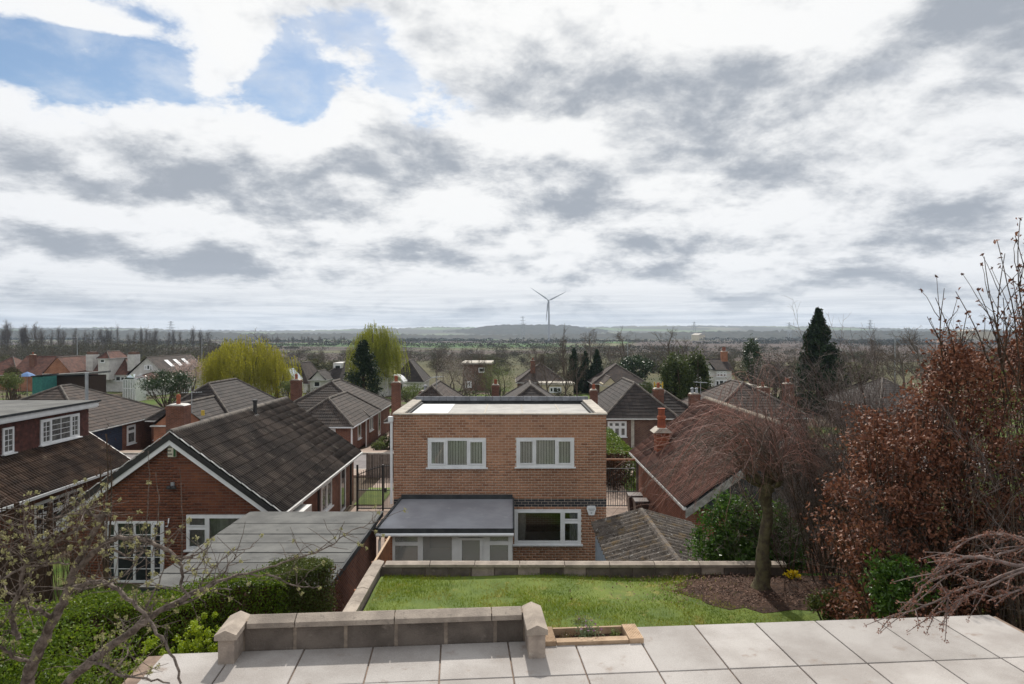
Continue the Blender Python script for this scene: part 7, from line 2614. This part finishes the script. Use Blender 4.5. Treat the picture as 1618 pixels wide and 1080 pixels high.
# each bud is a small rosette of unfolding leaves
bp = np.repeat(tips, 16, 0) + g.normal(0, 0.0068, (len(tips) * 16, 3))
NB().add(*leaves(bp, 0.016, g, 0.6, 0.2)).build('bud', bud_cream, ft, 'stuff')

# ------------------------------------------------------------------ pollarded weeping tree on the lawn
wt = thing('weeping_tree', 'pollarded weeping tree with arching red-brown twigs on the lawn soil bed', 'tree', (X(1203, 12.6), 12.6, LZ))
g = np.random.default_rng(110)
tb_ = np.array([(X(1197, 12.6), 12.6, LZ - 0.2), (X(1203, 12.6), 12.6, Z(915, 12.6)), (X(1208, 12.6), 12.62, Z(870, 12.6)), (X(1212, 12.6), 12.62, Z(820, 12.6)), (X(1210, 12.6), 12.6, Z(790, 12.6)), (X(1213, 12.6), 12.6, Z(768, 12.6))])
tr = NB()
tq = np.linspace(0, len(tb_) - 1, 26)
tcur = np.stack([np.interp(tq, np.arange(len(tb_)), tb_[:, i]) for i in range(3)], 1)
tcur[2:-1, :2] += np.c_[np.sin(tq[2:-1] * 2.3) * 0.03, np.cos(tq[2:-1] * 1.7) * 0.03] + g.normal(0, 0.006, (23, 2))
trad = np.interp(tq, np.arange(len(tb_)), (0.24, 0.145, 0.112, 0.094, 0.099, 0.15)) * (1 + 0.07 * np.sin(tq * 5.1) + g.normal(0, 0.03, 26))
tubes([(tcur, trad)], tr, 12)
for i in range(9):
    m = g.integers(3, 24)
    a = g.uniform(0, 2 * np.pi)
    c_ = tcur[m] + np.array((math.cos(a), math.sin(a), 0)) * trad[m] * 0.75
    tubes([(np.array([c_ - (0, 0, 0.09), c_ - (0, 0, 0.03), c_ + (0, 0, 0.03), c_ + (0, 0, 0.08)]), np.array((0.012, 0.045, 0.045, 0.012)))], tr, 8)
hd = tb_[-1]
knuck = []
for i in range(15):
    a = 2 * np.pi * i / 15 + g.uniform(-0.2, 0.2)
    e = hd + np.array((math.cos(a) * g.uniform(0.15, 0.4), math.sin(a) * g.uniform(0.15, 0.35), g.uniform(0.12, 0.5)))
    t = np.linspace(0, 1, 5)[:, None]
    q = hd + (e - hd) * t + np.array((math.cos(a), math.sin(a), -0.3)) * np.sin(np.pi * t) * 0.07
    tubes([(q, np.linspace(0.055, 0.03, 5))], tr, 7)
    knuck.append(q[-1])
tr.build('trunk', mat('mossy_bark', (0.12, 0.105, 0.06), (0.065, 0.05, 0.038), 9, 0.95, 0.1, 0.7, 40), wt)
tg, main = NB(), []
for i in range(200):
    s = knuck[g.integers(0, len(knuck))]
    a = g.uniform(0, 2 * np.pi) if g.uniform() < 0.45 else g.normal(np.pi, 0.75)
    if g.uniform() < 0.2:
        a = g.normal(0, 0.6)
    reach = g.uniform(0.3, 1.0) ** 0.8 * (2.6 if math.cos(a) < 0 else 1.5)
    rise = 0.15 + 1.1 * g.uniform(0, 1) ** 1.4
    if g.uniform() < 0.15:
        rise = g.uniform(1.2, 1.9)
        reach *= 0.6
    K = 12
    t = np.linspace(0, 1, K)
    hor = reach * t ** 0.85
    zz_ = rise * np.sin(np.pi * np.minimum(t * 0.95, 1) ** 0.8) - g.uniform(0.0, 1.05) * (reach / 2.3) ** 1.5 * t ** 2.4
    q = s + np.c_[np.cos(a) * hor, np.sin(a) * hor * 0.55, zz_] + np.cumsum(g.normal(0, 0.03, (K, 3)), 0)
    main.append((q, np.linspace(g.uniform(0.0035, 0.006), 0.0016, K)))
    for j in range(3):
        m = g.integers(3, K - 1)
        dv = unit(np.array((np.cos(a) * 0.4, np.sin(a) * 0.4, g.uniform(-0.6, 0.9))) + g.normal(0, 0.5, 3))
        L = g.uniform(0.15, 0.6)
        tt = np.linspace(0, 1, 5)[:, None]
        w_ = q[m] + dv * L * tt + np.array((0, 0, -0.25)) * L * tt ** 2 + np.cumsum(g.normal(0, 0.012, (5, 3)), 0)
        main.append((w_, np.linspace(0.0028, 0.0014, 5)))
tubes(main, tg, 4)
tg.build('weeping_twigs', twig_red, wt, 'stuff')
big = NB()
for i in range(46):
    s = knuck[i % len(knuck)]
    a = g.normal(np.pi, 0.6)
    K = 14
    t = np.linspace(0, 1, K)
    reach = g.uniform(1.3, 2.3)
    q = s + np.c_[np.cos(a) * reach * t, np.sin(a) * reach * t * 0.5, g.uniform(0.5, 1.0) * np.sin(np.pi * t ** 0.8) - 0.35 * t ** 2] + np.cumsum(g.normal(0, 0.02, (K, 3)), 0)
    tubes([(q, np.linspace(0.012 if i < 16 else 0.007, 0.003, K))], big, 5)
big.build('branch', bark_pale, wt)

# ------------------------------------------------------------------ laurel, shrubs and bare thicket on the right
leafy('laurel_shrub', 'glossy green laurel behind the weeping tree and lawn wall', 'shrub', (X(1175, 14.8), 14.8, Z(860, 14.8)), (1.22, 0.9, 1.15), 17000, 0.085, leaf_laurel, 120, 130, 0.2, base=(X(1172, 15.2), 15.2, G), shell=0.35, sr=0.04)
leafy('laurel_shrub', 'lower laurel growth right of the weeping tree trunk', 'shrub', (X(1240, 14.6), 14.6, Z(862, 14.6)), (0.5, 0.6, 0.85), 5200, 0.07, leaf_laurel, 121, 50, 0.28, base=(X(1240, 14.6), 14.6, G), shell=0.35)
leafy('daffodil_clump', 'bright yellow flowers beside the end of the lawn wall', 'flower', (X(1252, 13.2), 13.2, Z(907, 13.2)), (0.16, 0.12, 0.09), 130, 0.05, petal_yellow, 122, 20, 0.4, base=(X(1252, 13.2), 13.2, LZ), stems=20, sr=0.006, sm=leaf_hedge, aspect=0.8)
leafy('evergreen_shrub', 'glossy dark evergreen shrub beneath the beech at the patio edge', 'shrub', (X(1420, 8.3), 8.3, Z(925, 8.3)), (0.48, 0.36, 0.42), 4200, 0.06, leaf_laurel, 123, 50, 0.28, base=(X(1420, 8.3), 8.3, -2.0), aspect=0.4, shell=0.3)
leafy('evergreen_shrub', 'small dark shrub at the right end of the lawn', 'shrub', (X(1318, 11.2), 11.2, Z(952, 11.2)), (0.42, 0.4, 0.32), 2800, 0.05, leaf_hedge_brown, 124, 40, 0.3, base=(X(1318, 11.2), 11.2, -2.0), shell=0.3)
leafy('ground_cover_shrub', 'sprawling dark green plants along the lawn edge below the beech', 'shrub', (X(1370, 10.4), 10.4, -1.72), (0.6, 0.5, 0.26), 2600, 0.05, leaf_laurel, 125, 40, 0.3, base=(X(1370, 10.4), 10.4, -2.0), shell=0.3)


def thicket(label, px, D_, hmax, n, seed, fan=0.32, cm=twig_grey, base_z=-2.0, name='bare_shrub', w=0.5):
    g = np.random.default_rng(seed)
    t = thing(name, label, 'shrub', (X(px, D_), D_, base_z))
    spec = [dict(K=6, bend=0.07, up=0.03, tip=0.35), dict(n=11, ang=0.45, len=0.42, bend=0.12, up=0.04, t0=0.25, K=4, rr=0.5, rmin=0.0045), dict(n=7, ang=0.55, len=0.5, bend=0.16, up=0.03, t0=0.15, K=4, rr=0.5, rmin=0.0035), dict(n=3, ang=0.6, len=0.55, bend=0.2, up=0.03, t0=0.2, K=3, rr=0.6, rmin=0.0025)]
    out = [[] for _ in spec]
    for i in range(n):
        a = g.uniform(0, 2 * np.pi)
        d_ = np.array((math.cos(a) * fan * g.uniform(0.2, 1.3), math.sin(a) * fan * g.uniform(0.2, 1.3), 1))
        grow(g, (X(px, D_) + g.normal() * w, D_ + g.normal() * w, base_z - 0.1), d_, hmax * g.uniform(0.65, 1.0), 0.014, 0, spec, out)
    a = tubes(out[0] + out[1], NB(), 5)
    a.build('stem', bark_brown, t)
    b = tubes(out[2] + out[3], NB(), 3)
    b.build('twigs', cm, t, 'stuff')
    return t


thicket('grey bare thicket of fine twigs right of the weeping tree', 1312, 13.2, 3.9, 11, 130, w=0.35)
thicket('grey-purple bare thicket against the beech leaves', 1350, 12.6, 4.1, 12, 131, w=0.35)
thicket('low bare thicket behind the weeping tree head', 1255, 15.5, 4.8, 9, 132, base_z=-4.5)
thicket('bare twigs mixed into the left face of the beech', 1455, 10.0, 3.6, 6, 134, w=0.3)
thicket('fine bare twigs standing in front of the beech leaves', 1530, 9.2, 3.9, 5, 135, w=0.35)
thicket('grey bare thicket spreading in front of the right-hand roofs', 1395, 12.8, 4.2, 11, 136, w=0.45)
thicket('pale grey bare thicket filling the gap between the weeping tree and the beech', 1290, 14.2, 4.4, 12, 137, w=0.4, base_z=-2.4)
thicket('low tangle of bare twigs above the yellow flowers', 1280, 13.9, 3.0, 10, 138, w=0.35, base_z=-2.4, fan=0.5)
thicket('bare twigs rising above the beech at the right edge', 1560, 12.5, 4.6, 8, 133, w=0.8)

# ------------------------------------------------------------------ copper beech
bt = thing('copper_beech', 'copper beech hedge full of dry russet leaves at the right edge', 'tree', (6.0, 9.3, -2.0))
g = np.random.default_rng(140)
top_px = [(1265, 790), (1310, 770), (1350, 720), (1400, 665), (1440, 620), (1480, 575), (1520, 555), (1560, 565), (1618, 535), (1760, 490)]
clumps = []
while len(clumps) < 640:
    px, D_ = g.uniform(1285, 1760), g.uniform(8.6, 11.2)
    yt = np.interp(px, [a for a, _ in top_px], [b for _, b in top_px]) + 24 * math.sin(px * 0.045) + 18 * math.sin(px * 0.11 + D_)
    if g.uniform() < 0.10:
        yt -= g.uniform(10, 60)
    py = g.uniform(yt, 985)
    lim = 1300 + 70 * g.uniform(0, 1) + max(0, (py - 900)) * 0.55
    if px < lim:
        if g.uniform() > 0.06:
            continue
    q = P(px, py, D_)
    if q.z < -1.9:
        continue
    clumps.append((q, g.uniform(0.6, 1.2)))
cl = np.array([c for c, _ in clumps])
n = 72000
k_ = g.integers(0, len(cl), n)
pts = cl[k_] + g.normal(0, 0.105, (n, 3)) * np.array((1, 1, 0.9)) * g.uniform(0.6, 1.5, len(cl))[k_][:, None]
NB().add(*leaves(pts, 0.056 * g.uniform(0.6, 1.35, n), g, 0.55, 0.1, 0.24)).build('dry_leaf', leaf_beech, bt, 'stuff')
pol = []
roots = [np.array((X(px, 10), 10.0 + g.uniform(-0.6, 0.6), -2.1)) for px in (1400, 1450, 1500, 1550, 1600, 1650, 1700)]
for c in cl:
    b = roots[int(np.argmin([abs(c[0] - r_[0]) + g.uniform(0, 0.5) for r_ in roots]))]
    t = np.linspace(0, 1, 7)[:, None]
    mid = np.array((b[0] * 0.7 + c[0] * 0.3, b[1] * 0.7 + c[1] * 0.3, (b[2] + c[2]) / 2 - 0.1))
    q = (1 - t) ** 2 * b + 2 * t * (1 - t) * mid + t ** 2 * c + np.cumsum(g.normal(0, 0.012, (7, 3)), 0) * t
    pol.append((q, np.linspace(g.uniform(0.012, 0.03), 0.004, 7)))
for r_ in roots:
    pol.append((np.linspace(r_, r_ + np.array((g.normal() * 0.2, g.normal() * 0.2, 2.6)), 7), np.linspace(0.09, 0.03, 7)))
tubes(pol, NB(), 5).build('branch', bark_brown, bt)
# shoots standing clear of the leaves against the sky
sh = NB()
lf = []
for i, (px, yt, D_, lean, nl) in enumerate(((1478, 470, 8.8, -0.02, 0.05), (1492, 455, 9.0, 0.0, 0.1), (1510, 460, 8.6, -0.1, 0.5), (1528, 495, 8.9, 0.05, 0.1), (1545, 458, 8.7, -0.05, 0.1), (1555, 405, 8.4, -0.05, 0.15), (1575, 378, 8.3, 0.05, 0.6), (1588, 400, 8.5, 0.08, 0.15), (1604, 372, 8.3, 0.0, 0.2), (1612, 345, 8.2, 0.03, 0.45), (1622, 380, 8.3, 0.1, 0.6), (1640, 350, 8.4, 0.1, 0.5), (1465, 500, 9.2, -0.05, 0.05), (1600, 440, 8.9, -0.2, 0.4), (1585, 470, 8.5, 0.2, 0.3))):
    e = np.array(P(px, yt, D_))
    b = np.array(P(px + 30 - lean * 300 + g.uniform(-15, 25), 640, D_ + 0.3))
    K = 12
    t = np.linspace(0, 1, K)[:, None]
    q = b + (e - b) * t + np.array((-0.12 if i % 2 else 0.1, 0, 0)) * np.sin(np.pi * t) + np.cumsum(g.normal(0, 0.012, (K, 3)), 0) * (1 - t)
    tubes([(q, np.linspace(0.013, 0.004, K))], sh, 5)
    for j in range(4):
        m = g.integers(3, 9)
        dv = unit(np.array((g.normal() * 0.5, g.normal() * 0.3, 1.0)))
        tt = np.linspace(0, 1, 5)[:, None]
        w_ = q[m] + dv * g.uniform(0.25, 0.7) * tt + np.cumsum(g.normal(0, 0.012, (5, 3)), 0)
        tubes([(w_, np.linspace(0.006, 0.003, 5))], sh, 4)
        lf += [w_[-1]] * 2
    for j in range(int(90 * nl)):
        m = int(min(K - 1, abs(g.normal(0.45, 0.28)) * K))
        lf.append(q[m] + g.normal(0, 0.03, 3))
sh.build('shoot', bark_brown, bt)
NB().add(*leaves(np.array(lf), 0.06, g, 0.5, 0.0, 0.2)).build('clinging_leaf', leaf_beech, bt, 'stuff')
# greenish new growth at the right edge
q = P(1590, 690, 8.3)
leafy('green_shrub', 'sparse yellow-green shoots among the beech at the right edge', 'shrub', (q.x, q.y, q.z), (0.55, 0.4, 1.2), 420, 0.035, leaf_spring, 150, 30, 0.2, base=(q.x + 0.3, q.y, -2.0), stems=18, sr=0.012)

# ------------------------------------------------------------------ cherry branch at the right
ch = thing('cherry_tree', 'bare cherry branches with pink buds reaching in at lower right', 'tree', (5.7, 5.0, -0.6))
g = np.random.default_rng(160)
T0 = np.array([(5.7, 5.0, -0.8), (5.65, 5.0, 0.3), (5.55, 5.05, 1.0), (5.4, 5.1, 1.7)])
cb = [(T0, np.array((0.1, 0.085, 0.07, 0.05)))]
limbs = [path([(1950, 900, 5.1), (1800, 870, 5.15), (1700, 868, 5.2), (1618, 849, 5.2), (1570, 843, 5.2), (1530, 850, 5.15), (1490, 880, 5.1)], 0.024, 0.004),
         path([(1950, 905, 5.1), (1760, 900, 5.0), (1618, 895, 5.0), (1570, 885, 5.0), (1530, 877, 5.0), (1495, 893, 5.0), (1465, 920, 5.0), (1440, 950, 5.0)], 0.026, 0.005),
         path([(1760, 900, 5.0), (1660, 885, 5.1), (1610, 900, 5.1), (1560, 920, 5.05), (1520, 928, 5.0), (1490, 945, 4.95), (1430, 968, 4.9), (1400, 978, 4.9)], 0.018, 0.004),
         path([(1700, 868, 5.2), (1640, 860, 5.15), (1590, 870, 5.1), (1550, 888, 5.05), (1500, 905, 5.0), (1470, 935, 4.95)], 0.014, 0.004),
         path([(1760, 930, 4.9), (1680, 925, 4.9), (1610, 930, 4.85), (1560, 950, 4.8)], 0.016, 0.005),
         path([(1640, 895, 5.0), (1585, 915, 4.98), (1540, 935, 4.95), (1500, 960, 4.9), (1470, 975, 4.9)], 0.011, 0.004)]
nb = NB()
tubes([cb[0]], nb, 8)
tips = []
for q in limbs:
    tubes([q], nb, 6)
    for i in range(int(len(q[0]) * 0.9)):
        j = g.integers(4, len(q[0]) - 1)
        dv = unit(unit(q[0][j] - q[0][j - 1]) + g.normal(size=3) * 0.35)
        L = g.uniform(0.05, 0.3)
        t = np.linspace(0, 1, 4)[:, None]
        w_ = q[0][j] + dv * L * t + np.array((0, 0, -0.1)) * L * t ** 2
        tubes([(w_, np.linspace(0.005, 0.0025, 4))], nb, 4)
        tips += [w_[-1], w_[2], w_[1]]
    for i in range(3, len(q[0])):
        if g.uniform() < 0.6:
            tips.append(q[0][i])
nb.build('branch', mat('cherry_bark', (0.22, 0.17, 0.155), (0.12, 0.09, 0.08), 16, 0.8, 0.25, 0.4, 60), ch)
tips = np.array(tips)
bp = np.repeat(tips, 8, 0) + g.normal(0, 0.010, (len(tips) * 8, 3))
NB().add(*leaves(bp, 0.018, g, 0.5, 0.0)).build('bud', bud_pink, ch, 'stuff')
